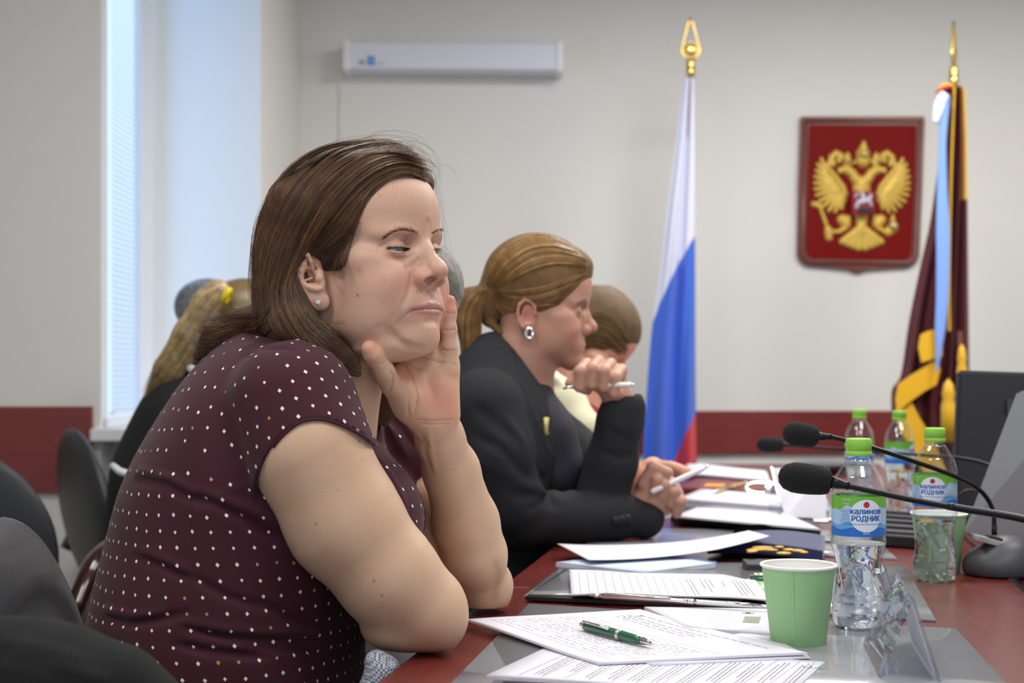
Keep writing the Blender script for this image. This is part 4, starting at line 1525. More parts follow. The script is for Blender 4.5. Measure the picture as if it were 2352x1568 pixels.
# tricolour
FD = 4.95
fx = (1586 - CX) / FPX * FD
tri = empty('national_flag', (fx, FD, 0), 'furled white blue and red flag with gold finial beside the emblem', 'flag')
zpx = lambda y, d=FD: CAMZ - (y - HY) / FPX * d
mb = MB(); mb.tube([(0, 0, .03), (0, 0, zpx(175))], .013, 14); mb.build('pole', M['pole'], tri)
mb = MB(); mb.lathe([(.15, 0), (.15, .02), (.05, .05), (.02, .10), (0, .10)], (0, 0, 0), 32); mb.build('base', M['gold'], tri)
finial(tri, zpx(140), zpx(42), .040, .01, zpx(140) - zpx(180))


def cloth(name, left, right, d, stripes, mats, parent, folds=5, amp=.035, nu=60, nv=90, ph=0.0, thick=.0025, origin=None, tail=0.0):
    """hanging folded cloth between two side lines given where the photo shows them"""
    L_ = resample(left, nv + 1); R_ = resample(right, nv + 1)
    ox, oy = origin
    Vv, mi = [], []
    for side in (0, 1):
        for j in range(nv + 1):
            v = j / nv
            for i in range(nu + 1):
                uu = i / nu
                w = uu + .018 * math.sin(uu * math.pi * 2 * folds + ph) * (0.4 + v)
                x = L_[j][0] * (1 - w) + R_[j][0] * w; y = L_[j][1] * (1 - w) + R_[j][1] * w
                f = math.sin(uu * math.pi * folds * 2 + ph + .6 * math.sin(v * 3)) * amp * (0.35 + .65 * v) + .3 * amp * math.sin(uu * 23 + v * 4)
                dd = d - .02 + f + side * thick
                p = P(x, y, d); Vv.append((p[0] - ox, dd - oy, p[2]))
    Fc = []; n = (nu + 1) * (nv + 1)
    for j in range(nv):
        for i in range(nu):
            a = j * (nu + 1) + i
            cxp = (L_[j][0] * (1 - (i + .5) / nu) + R_[j][0] * ((i + .5) / nu)); cyp = (L_[j][1] + R_[j][1]) / 2
            m = stripes(cxp, cyp, (i + .5) / nu, (j + .5) / nv)
            Fc.append((a, a + 1, a + nu + 2, a + nu + 1)); mi.append(m)
            Fc.append((n + a, n + a + nu + 1, n + a + nu + 2, n + a + 1)); mi.append(m)
    for j in range(nv):
        for i in (0, nu):
            a = j * (nu + 1) + i; Fc.append((a, a + nu + 1, n + a + nu + 1, n + a)); mi.append(mi[2 * (j * nu + min(i, nu - 1))])
    return mesh_np(name, np.array(Vv), np.array(Fc), 4, mats, True, None, mi, parent, keep=False)


def tri_stripe(x, y, u, v):
    yb = np.interp(x, [1490, 1500, 1515, 1540, 1565, 1595], [760, 735, 690, 640, 590, 540])
    yr = np.interp(x, [1540, 1570, 1600], [1068, 1000, 944])
    return 0 if y < yb else (1 if y < yr else 2)


M['fl_white'] = mat('flag_white', srgb(214, 218, 238), .6, sheen=.3); M['fl_blue'] = mat('flag_blue', srgb(52, 98, 208), .55, sheen=.3); M['fl_red'] = mat('flag_red', srgb(196, 30, 48), .55, sheen=.3)
cloth('cloth', [(1570, 180), (1553, 330), (1533, 480), (1514, 640), (1496, 760), (1480, 960), (1474, 1110)], [(1592, 180), (1594, 400), (1596, 700), (1597, 900), (1600, 1110)],
      FD, tri_stripe, [M['fl_white'], M['fl_blue'], M['fl_red']], tri, 2, .022, 72, 240, 0.4, origin=(fx, FD))

# banner
BD = 4.75
bx = (2197 - CX) / FPX * BD
ban = empty('banner', (bx, BD, 0), 'maroon banner with gold trim, pale blue ribbon and tassels right of the emblem', 'banner')
zb_ = lambda y: CAMZ - (y - HY) / FPX * BD
xb_ = lambda x: (x - 2197) / FPX * BD
M['maroon'] = mat('velvet_maroon', srgb(84, 14, 26), .75, sheen=.08, var=.15, vscale=20)
M['yellow'] = mat('gold_silk', srgb(222, 172, 10), .5, sheen=.4, bump=.5, bscale=120, vec=(6, 6, .6))
M['ribbon'] = mat('ribbon_blue', srgb(120, 160, 232), .45, sheen=.3)
mb = MB(); mb.tube([(0, .03, .03), (0, .03, zb_(180))], .013, 14); mb.build('pole', M['pole'], ban)
mb = MB(); mb.lathe([(.15, 0), (.15, .02), (.05, .05), (.02, .10), (0, .10)], (0, 0.03, 0), 32); mb.build('base', M['gold'], ban)
fe_ = empty('finial', (0, .03, 0), rot=(0, 0, math.radians(62))); fe_.parent = ban
finial(fe_, zb_(150), zb_(45), .042, .01, zb_(150) - zb_(200))


def ban_stripe(x, y, u, v):
    if x > np.interp(y, [200, 460, 470, 1000], [2203, 2205, 2300, 2300]): return 1
    if x > np.interp(y, [600, 620, 740, 760, 2000], [2400, 2221, 2224, 2400, 2400]): return 1
    return 0


cloth('cloth', [(2163, 205), (2158, 340), (2138, 500), (2112, 620), (2087, 740), (2068, 860), (2046, 900), (2052, 990), (2078, 1090), (2100, 1180)],
      [(2212, 200), (2217, 330), (2219, 470), (2221, 620), (2225, 850), (2230, 1180)], BD, ban_stripe, [M['maroon'], M['yellow']], ban, 5, .028, 70, 140, 1.1, origin=(bx, BD))


def band(name, px, widths, d, m, parent, ox, oy, thick=.006, wave=0):
    """ribbon following pixels, built as a solid strip at its own distance"""
    g = resample(px, 36); ww = np.interp(np.linspace(0, 1, 36), np.linspace(0, 1, len(widths)), widths)
    b = MB()
    def fn(u, v):
        k = u * 35; i = min(int(k), 34); q = g[i] + (g[i + 1] - g[i]) * (k - i); w = np.interp(k, np.arange(36), ww)
        t = g[i + 1] - g[i]; t /= np.linalg.norm(t) + 1e-9; nrm = np.array([-t[1], t[0]])
        a = v * 2 * math.pi; r = q + nrm * math.cos(a) * w / 2
        p = P(r[0], r[1], d)
        return (p[0] - ox, d - oy + math.sin(a) * thick + wave * math.sin(u * 14), p[2])
    b.grid(fn, 35, 14)
    return b.build(name, m, parent, True)


band('gold_trim', [(2166, 240), (2163, 200), (2190, 196)], [6, 12, 10], BD - .05, M['yellow'], ban, bx, BD)
def drape(name, pts, off, m, th=.007):
    b = MB(); b.prism([(((x - 2197) / FPX * BD), zb_(y)) for x, y in pts], th, Matrix.Rotation(math.pi / 2, 3, 'X'), (0, -off, 0), bevel=.002)
    return b.build(name, m, ban)
drape('gold_fringe', [(2098, 770), (2120, 760), (2147, 757), (2148, 820), (2128, 824), (2100, 834), (2093, 800)], .080, M['yellow'])
drape('gold_fringe', [(2050, 882), (2078, 862), (2104, 848), (2136, 822), (2146, 850), (2136, 884), (2108, 898), (2070, 926), (2046, 950), (2043, 915)], .070, M['yellow'])
drape('gold_border', [(2046, 952), (2082, 922), (2100, 958), (2128, 1000), (2190, 1150), (2130, 1120), (2072, 1015), (2054, 985)], .060, M['yellow'])
band('edge_cord', [(2192, 200), (2184, 420), (2180, 640), (2180, 760)], [5, 5, 6, 8], BD - .06, M['yellow'], ban, bx, BD, .004)
rb = band('ribbon', [(2170, 222), (2166, 300), (2164, 420), (2166, 560), (2164, 680), (2157, 790), (2152, 852)], [26, 16, 24, 32, 30, 26, 5], BD - .10, M['ribbon'], ban, bx, BD, .006)
band('ribbon_bow', [(2172, 215), (2160, 235), (2148, 280)], [22, 26, 14], BD - .11, mat('ribbon_white', srgb(214, 222, 242), .5), ban, bx, BD, .008)
band('ribbon_bow', [(2150, 212), (2168, 202), (2186, 198)], [5, 9, 6], BD - .10, M['fl_red'], ban, bx, BD, .006)
for (x, y0, y1, w) in ((2182, 790, 925, 24), (2152, 868, 1010, 34)):
    m = MB(); r = w / 2 / FPX * BD; z0, z1 = zb_(y1), zb_(y0); h = z1 - z0
    m.lathe([(0, z0), (r, z0), (r * .95, z0 + h * .55), (r * .7, z0 + h * .68), (r * .85, z0 + h * .74), (r * .6, z0 + h * .9), (0, z1)], (xb_(x), -.125, 0), 20)
    m.build('tassel', M['yellow'], ban)
band('pole_cloth', [(2205, 760), (2205, 860)], [14, 14], BD - .04, mat('pole_sleeve', srgb(110, 66, 52), .6), ban, bx, BD, .006)

# the shield
ED = 5.486
S_ = ED / FPX
em = empty('emblem_shield', ((1978 - CX) * S_, ED, CAMZ - (445 - HY) * S_), 'red wall shield with a gilded two-headed eagle in a brown frame', 'emblem', rot=(0, math.radians(1.5), 0))


def to_e(pts):
    c, s = math.cos(math.radians(1.5)), math.sin(math.radians(1.5))
    out = []
    for x, y in pts:
        a, b = (x - 1978) * S_, -(y - 445) * S_
        out.append((a * c - b * s, a * s + b * c))
    return out
RX = Matrix.Rotation(math.pi / 2, 3, 'X')


def eprism(name, pts, t, off, m, bevel=.002, parent=None):
    b = MB(); b.prism(to_e(pts), t, RX, (0, -off, 0), bevel=bevel)
    return b.build(name, m, parent or em)
M['frame_wood'] = mat_wood('frame_wood', srgb(86, 40, 34), srgb(122, 66, 56), .3, 3)
M['emb_red'] = mat('emblem_red', srgb(118, 1, 1), .6, spec=.2)
M['emb_gold'] = mat('emblem_gold', srgb(216, 182, 84), .45, .25)
M['emb_pale'] = mat('emblem_pale_gold', srgb(214, 198, 130), .35, .5)
out_ = [(1838, 268), (2123, 268), (2116, 430), (2110, 590), (2100, 606), (2084, 614), (1990, 616), (1968, 628), (1948, 615), (1852, 610), (1837, 600), (1830, 585), (1833, 430)]
inn_ = [(1857, 288), (2104, 289), (2098, 430), (2091, 580), (2084, 594), (2068, 597), (1866, 595), (1853, 586), (1849, 570), (1853, 430)]
b = MB()
n_ = 0
eprism('frame', out_, .022, .0, M['frame_wood'], .004)
eprism('field', inn_, .006, .0135, M['emb_red'], .001)
# frame moulding
b = MB(); mid = [((a[0] + c[0]) / 2, (a[1] + c[1]) / 2) for a, c in zip([(1838, 268), (2123, 268), (2110, 600), (2090, 611), (1846, 606), (1832, 592)], [(1857, 288), (2104, 289), (2091, 585), (2076, 597), (1862, 594), (1849, 578)])]
q_ = to_e(mid + mid[:1]); b.tube([(x, -.014, z) for x, z in q_], .009, 10); b.build('moulding', M['frame_wood'], em, True)
# gilded figure: feathers as separate raised strokes on a body mass
ek = Field((-.24, -.05, -.24), (.24, .02, .24), .0016)
def E(x, y, o=0.0):
    a = to_e([(1840 + x / 5.6, 320 + y / 5.6)])[0]; return np.array([a[0], -.017 - o, a[1]])
px_ = S_ / 5.6
def blob(pts, r, o=.003, k=.002): ek.caps([E(a, b_, o + .006 - .85 * q * px_) for (a, b_), q in zip(pts, r)], [q * px_ for q in r], k)
for sgn in (1, -1):
    X_ = lambda x: 765 + sgn * (x - 765)
    # neck and head
    blob([(X_(765), 560), (X_(690), 520), (X_(640), 440), (X_(580), 400), (X_(520), 400)], [100, 72, 66, 60, 50])
    blob([(X_(540), 400), (X_(480), 420), (X_(470), 445)], [40, 26, 10], .004)
    blob([(X_(520), 400), (X_(460), 390)], [34, 14], .004)
    # small crown
    blob([(X_(580), 330), (X_(580), 260), (X_(582), 200)], [54, 56, 26], .004)
    # curled upper crest of the wing
    blob([(X_(350), 330), (X_(380), 240), (X_(440), 190), (X_(500), 220), (X_(470), 290)], [36, 44, 44, 40, 34], .003)
    blob([(X_(400), 340), (X_(400), 290)], [30, 24], .005)
    # wing plate and feathers
    blob([(X_(300), 420), (X_(340), 560), (X_(420), 680), (X_(490), 760)], [90, 150, 150, 120], .000, .004)
    for a, (x1_, y1_), (x0_, y0_) in zip(range(12), [(245, 262), (200, 330), (180, 410), (165, 490), (160, 570), (165, 650), (180, 730), (215, 810), (270, 870), (340, 925), (420, 940), (500, 900)],
                                         [(330, 520), (350, 545), (370, 570), (390, 590), (410, 610), (425, 630), (440, 650), (455, 680), (470, 700), (485, 720), (500, 740), (520, 760)]):
        blob([(X_(x0_), y0_), (X_((x0_ + x1_) / 2), (y0_ + y1_) / 2), (X_(x1_), y1_)], [34, 34, 24], .004, .0006)
    blob([(X_(300), 330), (X_(420), 480), (X_(520), 620), (X_(560), 720)], [22, 30, 36, 26], .005, .002)
    # thigh, leg
    blob([(X_(520), 1040), (X_(560), 1090), (X_(590), 1020)], [78, 74, 44], .004)
    blob([(X_(560), 1140), (X_(480), 1190), (X_(400), 1195)], [34, 30, 26], .003)
    for f_ in range(4):
        blob([(X_(765), 1120), (X_(700 - f_ * 30), 1250), (X_(715 - f_ * 66), 1400 - f_ * 26)], [40, 52, 46], .002 + .001 * (f_ % 2), .001)
blob([(765, 620), (765, 800), (765, 1000), (760, 1200), (740, 1400)], [150, 150, 110, 50, 36], .001, .006)
# big crown with its cross
blob([(785, 290), (785, 200), (788, 130), (790, 50)], [96, 106, 60, 24], .004)
blob([(690, 290), (640, 330)], [20, 12]); blob([(880, 290), (930, 330)], [20, 12])
# sceptre and orb
blob([(150, 840), (230, 870)], [40, 34], .003); blob([(230, 880), (300, 1080), (330, 1160)], [24, 28, 22], .003); blob([(335, 1170), (345, 1270)], [56, 50], .004)
blob([(1165, 1140), (1100, 1200)], [78, 60], .004); blob([(1160, 1060), (1160, 985)], [40, 18], .004)
fp, ff = ek.mesh()
mesh_np('eagle', fp, ff, 4, M['emb_gold'], True, parent=em, keep=False)
for x, y, rx, ry in ((785, 205, 52, 55), (580, 290, 34, 34), (982, 290, 34, 34), (1160, 1120, 56, 60)):
    b = MB(); c = E(x, y, 4.6 * px_ * 10 if False else .0)
    b.lathe([(0, -.001), (rx * px_, 0), (rx * px_ * .7, .008), (0, .011)], (c[0], c[1] - (.018 if y < 1000 else .017), c[2]), 20, Matrix.Rotation(math.pi / 2, 3, 'X'))
    b.build('pearl_inlay', M['emb_pale'], em, True)
sh_ = [(1840 + x / 5.6, 320 + y / 5.6) for x, y in ((618, 685), (900, 690), (893, 985), (800, 988), (750, 1005), (700, 988), (614, 982))]
eprism('small_shield', sh_, .010, .048, mat('shield_crimson', srgb(150, 12, 44), .5), .001)
hr = Field((-.06, -.08, -.08), (.06, -.03, .06), .0012)
def hb(pts, r): hr.caps([E(a, b_, .037) for a, b_ in pts], [q * px_ for q in r], .001)
hb([(700, 830), (770, 810), (830, 800)], [34, 36, 30]); hb([(830, 790), (850, 740)], [22, 18]); hb([(700, 840), (660, 880), (690, 910)], [26, 16, 12]); hb([(830, 820), (860, 870)], [20, 14])
hb([(760, 800), (750, 740), (740, 710)], [26, 24, 18]); hb([(690, 720), (650, 760)], [14, 10])
hp, hfa = hr.mesh(); mesh_np('horseman', hp, hfa, 4, mat('horseman_white', srgb(212, 216, 232), .4), True, parent=em, keep=False)
b = MB(); c = E(775, 935); b.box((c[0], -.054, c[2]), (.055, .008, .022), bevel=.003); b.build('dragon', mat('dragon_dark', srgb(34, 30, 40), .5), em)
# ------------------------------------------------------------------ conference table and what lies on it
TZ = 0.75


def T(x, y, z=0.0):
    """point on the table top (raised by z) seen at pixel (x, y)"""
    d = (CAMZ - TZ - z) * FPX / (y - HY)
    return np.array([(x - CX) / FPX * d, d, TZ + z])


M['table'] = mat_wood('table_wood', srgb(80, 20, 17), srgb(112, 40, 34), 0.26, 1.6, (10, 1.2, 8), coat=.35)
ea = T(860, 1568); eb = T(1290, 1240)
sl = (eb[0] - ea[0]) / (eb[1] - ea[1])
lx = lambda y: ea[0] + sl * (y - ea[1])
rx_ = lambda y: 0.715 + sl * (y - 2.06)
YF, YN = 4.62, 0.95
table = empty('conference_table', (lx(2.5) + .35, 2.5, 0), 'long dark red wooden conference table covered with papers and bottles', 'table')
b = MB(); b.prism([(lx(YN), YN), (rx_(YN), YN), (rx_(YF), YF), (lx(YF), YF)], .03, None, (0, 0, TZ - .015), bevel=.003)
b.build('tabletop', M['table'], table, keep=True)
for yy in (1.0, 2.9, 4.5):
    for s in (.16, .84):
        xx = lx(yy) * (1 - s) + rx_(yy) * s
        b = MB(); b.box((xx, yy, (TZ - .03) / 2), (.06, .06, TZ - .03), bevel=.004); b.build('leg', M['table'], table, keep=True)
b = MB(); b.prism([(lx(1.05) + .35, 1.05), (lx(1.05) + .37, 1.05), (lx(4.5) + .37, 4.5), (lx(4.5) + .35, 4.5)], .40, None, (0, 0, .50)); b.build('modesty_panel', M['table'], table, keep=True)
# veneer joint
b = MB(); q0, q1 = T(1068, 1345, .0003), T(1215, 1349, .0003); b.tube([tuple(q0), tuple(q1)], .0005, 4); b.build('veneer_joint', mat('joint', srgb(150, 70, 60), .5), table, keep=True)

M['paper'] = mat('paper', srgb(218, 218, 230), .8, bump=.05, bscale=60)
M['paper_blue'] = mat('paper_blue', srgb(196, 212, 232), .7)
M['ink'] = mat('ink', srgb(118, 118, 134), .8)
M['ink_soft'] = mat('ink_soft', srgb(160, 160, 176), .8)
M['pad'] = mat('pad_grey', srgb(150, 152, 160), .28, coat=.5, bump=.06, bscale=300)
M['black'] = mat('black_plastic', srgb(26, 27, 30), .45)
M['blackleather'] = mat('black_leather', srgb(30, 31, 32), .5, bump=.3, bscale=500)


def quad_fn(c):
    c = [np.array(q, float) for q in c]
    return lambda u, v: c[0] * (1 - u) * (1 - v) + c[1] * u * (1 - v) + c[2] * u * v + c[3] * (1 - u) * v


def sheet(name, corners, thick, mats, label, cat, group=None, curl=None, nu=24, nv=24, lines=None, parent=None, zoff=0.0, mat_i=0):
    """corners: 4 world points (order round the sheet). curl(u, v) -> lift. lines: list of (u0, v0, u1, v1, width_m, mat)"""
    q = quad_fn(corners); curl = curl or (lambda u, v: 0.0)
    org = np.array([sum(c[i] for c in corners) / 4 for i in range(3)])
    def f(u, v, h): 
        p = q(u, v); return (p[0] - org[0], p[1] - org[1], p[2] - org[2] + curl(u, v) + h)
    b = MB()
    vt = [[b.bm.verts.new(f(i / nu, j / nv, thick)) for j in range(nv + 1)] for i in range(nu + 1)]
    vb = [[b.bm.verts.new(f(i / nu, j / nv, 0)) for j in range(nv + 1)] for i in range(nu + 1)]
    for i in range(nu):
        for j in range(nv):
            a = b.bm.faces.new((vt[i][j], vt[i + 1][j], vt[i + 1][j + 1], vt[i][j + 1])); a.smooth = True
            a = b.bm.faces.new((vb[i][j], vb[i][j + 1], vb[i + 1][j + 1], vb[i + 1][j])); a.smooth = True
    for i in range(nu):
        b.bm.faces.new((vt[i][0], vb[i][0], vb[i + 1][0], vt[i + 1][0])); b.bm.faces.new((vt[i + 1][nv], vb[i + 1][nv], vb[i][nv], vt[i][nv]))
    for j in range(nv):
        b.bm.faces.new((vt[0][j + 1], vb[0][j + 1], vb[0][j], vt[0][j])); b.bm.faces.new((vt[nu][j], vb[nu][j], vb[nu][j + 1], vt[nu][j + 1]))
    bmesh.ops.recalc_face_normals(b.bm, faces=b.bm.faces[:])
    for (u0, v0, u1, v1, w, mi) in (lines or ()):
        p0 = q(u0, v0); p1 = q(u1, v1); dv = (p1 - p0)[:2]; L_ = np.linalg.norm(dv) + 1e-9
        n = np.array([-dv[1], dv[0]]) / L_ * w / 2
        k = max(1, int(L_ / .03)); prev = None
        for s in range(k + 1):
            u = u0 + (u1 - u0) * s / k; v = v0 + (v1 - v0) * s / k; p = f(u, v, thick + .00025)
            cur = (b.bm.verts.new((p[0] + n[0], p[1] + n[1], p[2])), b.bm.verts.new((p[0] - n[0], p[1] - n[1], p[2])))
            if prev:
                fa = b.bm.faces.new((prev[0], prev[1], cur[1], cur[0])); fa.material_index = mi; fa.normal_update()
                if fa.normal.z < 0: fa.normal_flip()
            prev = cur
    o = b.build(name, mats, parent, None, recalc=False)
    o.location = org
    if label: setp(o, label, cat, group)
    o['_f'] = 0; del o['_f']
    return o


def words(rng, u0, v0, u1, v1, rows, w=.0005, dens=.75, mi=1, along='u', lead=0.0, wl=(.03, .10)):
    """printed text rows as broken strokes"""
    out = []
    for r in range(rows):
        if along == 'u':
            v = v0 + (v1 - v0) * (r + .5) / rows; u = u0 + rng.uniform(0, lead)
            end = u1 - (rng.uniform(0, .4 * (u1 - u0)) if rng.rand() > dens else 0)
            while u < end:
                l = rng.uniform(*wl); out.append((u, v, min(u + l, end), v, w, mi)); u += l + .012
        else:
            u = u0 + (u1 - u0) * (r + .5) / rows; v = v0 + rng.uniform(0, lead)
            end = v1 - (rng.uniform(0, .4 * (v1 - v0)) if rng.rand() > dens else 0)
            while v < end:
                l = rng.uniform(*wl); out.append((u, v, u, min(v + l, end), w, mi)); v += l + .012
    return out


def text_mesh(body, size, mats, name='lettering', extrude=0.0, align='CENTER', offset=0.0):
    c = bpy.data.curves.new(name, 'FONT'); c.body = body; c.size = size; c.align_x = align; c.align_y = 'CENTER'; c.extrude = extrude; c.offset = offset; c.space_character = 1.0 + offset * 400
    c.resolution_u = 4
    o = bpy.data.objects.new(name, c); COL.objects.link(o)
    dg = bpy.context.evaluated_depsgraph_get()
    me = bpy.data.meshes.new_from_object(o.evaluated_get(dg))
    # overlapping strokes of one letter are filled wrongly: find its twelve corners and rebuild it as three bars
    tpl = np.array([(0, 0), (0, -.08), (-.30, -.08), (-.30, 0), (-.28, .22), (-.28, -.32), (-.36, -.32), (-.36, .22), (.07, .22), (.07, -.32), (-.02, -.32), (-.02, .22)]) * size
    co_ = np.array([v.co[:2] for v in me.vertices])
    starts = [k for k in range(len(co_) - 11) if 'н' in body and np.abs(co_[k:k + 12] - co_[k] - tpl).max() < .03 * size]
    bpy.data.objects.remove(o); bpy.data.curves.remove(c)
    if starts:
        bm = bmesh.new(); bm.from_mesh(me); bm.verts.ensure_lookup_table()
        for s_ in starts:
            vs = [bm.verts[k] for k in range(s_, s_ + 12)]; st_ = set(vs)
            bmesh.ops.delete(bm, geom=[f for f in bm.faces if all(v in st_ for v in f.verts)], context='FACES_ONLY')
            for k in (0, 4, 8):
                f = bm.faces.new(vs[k:k + 4]); f.normal_update()
        bm.to_mesh(me); bm.free()
    return me


rngp = np.random.RandomState(5)
# grey desk pads
def pad(corners, label, edge=None, z=0.0, th=.0022):
    o = sheet('desk_pad', [T(*c, z + .0004) for c in corners], th, [M['pad'], M['black']], label, 'desk pad', 'grey desk pads', nu=4, nv=4)
    return o
pad([(1000, 1610), (1215, 1390), (2195, 1447), (2345, 1610)], 'glossy grey desk pad nearest the camera, under the green cup')
pdB = pad([(1203, 1372), (1312, 1286), (2080, 1304), (2150, 1428)], 'glossy grey desk pad in the middle, under the grid-ruled papers')
pad([(1345, 1252), (1402, 1214), (1990, 1222), (2062, 1286)], 'grey desk pad under the curling white sheet and navy cap')
pad([(1480, 1192), (1560, 1150), (2010, 1158), (2080, 1200)], 'far grey desk pad beneath the dark green folder and mouse')
# dark folder carrying the ruled papers, with a pen tucked in the fold
fo = sheet('document_folder', [T(1206, 1378, .0026), T(1300, 1312, .0026), T(1790, 1318, .0026), T(1800, 1402, .0026)], .0045, [M['blackleather'], M['black']], 'thin black document folder under the grid-ruled papers', 'folder', nu=6, nv=6)
sheet('folder_leaf', [T(1216, 1366, .0075), T(1306, 1308, .0075), T(1700, 1312, .0075), T(1705, 1380, .0075)], .0012, [M['pad']], None, None, nu=6, nv=6)
bpy.data.objects['folder_leaf'].parent = fo; bpy.data.objects['folder_leaf'].location -= fo.location


def lathe_between(name, p0, p1, prof, mats, parent, n=20, mat_fn=None, keep=True):
    """turned shape from p0 to p1; prof in fractions of the length: (radius_m, t)"""
    p0 = Vector(tuple(map(float, p0))); p1 = Vector(tuple(map(float, p1))); L_ = (p1 - p0).length
    q = Vector((0, 0, 1)).rotation_difference(p1 - p0).to_matrix()
    b = MB(); b.lathe([(r, t * L_) for r, t in prof], tuple(p0), n, q)
    return b.build(name, mats, parent, True, keep=keep)


M['pen_green'] = mat('pen_green', srgb(26, 92, 66), .3, coat=.6)
M['chrome'] = mat('chrome', (.78, .78, .8, 1), .12, 1.0)


def ball_pen(p0, p1, label, r=.0052, body=None, group=None, trim=None):
    """p0 button end, p1 tip"""
    body = body or M['pen_green']; trim = trim or M['chrome']
    e = empty('ballpoint_pen', tuple((np.array(p0) + np.array(p1)) / 2), label, 'pen', group)
    p0 = np.array(p0); p1 = np.array(p1); at = lambda t: p0 + (p1 - p0) * t
    lathe_between('barrel', at(.05), at(.53), [(r * .8, 0), (r, .06), (r, .95), (r * 1.0, 1)], body, e)
    lathe_between('front_barrel', at(.55), at(.86), [(r, 0), (r * 1.02, .1), (r * .92, .7), (r * .75, 1)], body, e)
    lathe_between('ring', at(.525), at(.56), [(r * .9, 0), (r * 1.1, .1), (r * 1.1, .42), (r * .98, .5), (r * 1.1, .6), (r * 1.1, .9), (r * .9, 1)], trim, e)
    lathe_between('tip', at(.86), at(1.0), [(r * .78, 0), (r * .5, .5), (r * .28, .8), (r * .3, .85), (r * .12, 1), (0, 1)], trim, e)
    lathe_between('button', at(0), at(.06), [(0, 0), (r * .55, .02), (r * .6, .45), (r * .85, .5), (r * .85, 1)], trim, e)
    d = (p1 - p0) / np.linalg.norm(p1 - p0); s = np.cross(d, [0, 0, 1]); s /= np.linalg.norm(s)
    up = np.cross(s, d)
    cl = [at(.07) + (s * .7 + up * .7) * r * 1.0, at(.09) + (s * .7 + up * .7) * r * 1.6, at(.3) + (s * .7 + up * .7) * r * 1.55, at(.44) + (s * .7 + up * .7) * r * 1.25]
    b = MB(); b.tube([tuple(q) for q in cl], [.0012, .0013, .0013, .0016], 8); b.build('clip', trim, e, True, keep=True)
    return e


# silver and green pen lying in the fold of the folder
ball_pen(T(1352, 1367, .014), T(1795, 1394, .014), 'slim silver pen lying along the edge of the black folder', .0034, M['chrome'])
# grid-ruled stapled papers
def grid_lines():
    out = []
    for k in range(13):
        u = .05 + k * .045; out.append((u, .10, u, .98, .0007, 2))
    out += words(rngp, .04, .045, .62, .10, 1, .0016, 1, 2, wl=(.008, .02))
    out += words(rngp, .62, .12, .66, .95, 2, .001, .9, 1, 'v', wl=(.03, .08))
    out += words(rngp, .69, .12, .76, .8, 3, .001, .8, 1, 'v', wl=(.03, .08))
    out += words(rngp, .80, .2, .82, .5, 1, .001, .8, 1, 'v')
    out += words(rngp, .86, .1, .94, .9, 4, .001, .8, 1, 'v', wl=(.03, .08))
    return out
sheet('printed_document', [T(1308, 1310, .016), T(1735, 1335, .014), T(1772, 1382, .012), T(1312, 1368, .012)], .0016, [M['paper'], M['ink'], M['ink_soft']], 'stapled white papers with a ruled grid lying on the black folder', 'papers',
      curl=lambda u, v: .0035 * math.sin(u * 3.1) * v + .001 * math.sin(u * 9), nu=40, lines=grid_lines())
sheet('printed_document', [T(1330, 1316, .0115), T(1660, 1322, .0115), T(1745, 1340, .0115), T(1340, 1352, .0115)], .002, [M['paper']], 'white sheets peeking out beneath the ruled papers on the black folder', 'papers')
# blue spiral notebook
nb_ = empty('spiral_notebook', tuple(T(1470, 1300)), 'pale blue spiral notebook lying between the ruled papers and the curling sheet', 'notebook')
c4 = [T(1277, 1302, .003), T(1480, 1280, .003), T(1646, 1304, .003), T(1480, 1326, .003)]
for k, (z, m, nm) in enumerate(((0, M['paper_blue'], 'back_cover'), (.0015, M['paper'], 'pages'), (.0065, M['paper_blue'], 'front_cover'))):
    o = sheet(nm, [c + np.array([0, 0, z]) for c in c4], .0010 if nm != 'pages' else .0048, [m], None, None, nu=6, nv=6)
    pinv(o, nb_)
b = MB()
for k in range(30):
    t = (k + .5) / 30; c = c4[1] * (1 - t) + c4[2] * t + np.array([0, 0, .005])
    n = 10; b.tube([(c[0] + .001, c[1] + .0045 * math.cos(a), c[2] + .0045 * math.sin(a)) for a in np.linspace(0, 6.28, n)], .0005, 5)
b.build('spiral', mat('wire_blue', srgb(140, 170, 215), .35, .5), nb_, True, keep=True)
# curling white sheet
sheet('loose_sheet', [T(1280, 1256, .016), T(1720, 1230, .027), T(1768, 1243, .030), T(1352, 1294, .013)], .0006, [M['paper'], M['ink_soft']], 'white sheet curling up at its right end beside the navy cap', 'paper',
      curl=lambda u, v: .018 * (u - .5) ** 2 * 2 - .004 + .010 * max(0, u - .7), nu=30, lines=words(rngp, .1, .2, .9, .8, 7, .0006, .7, 1))
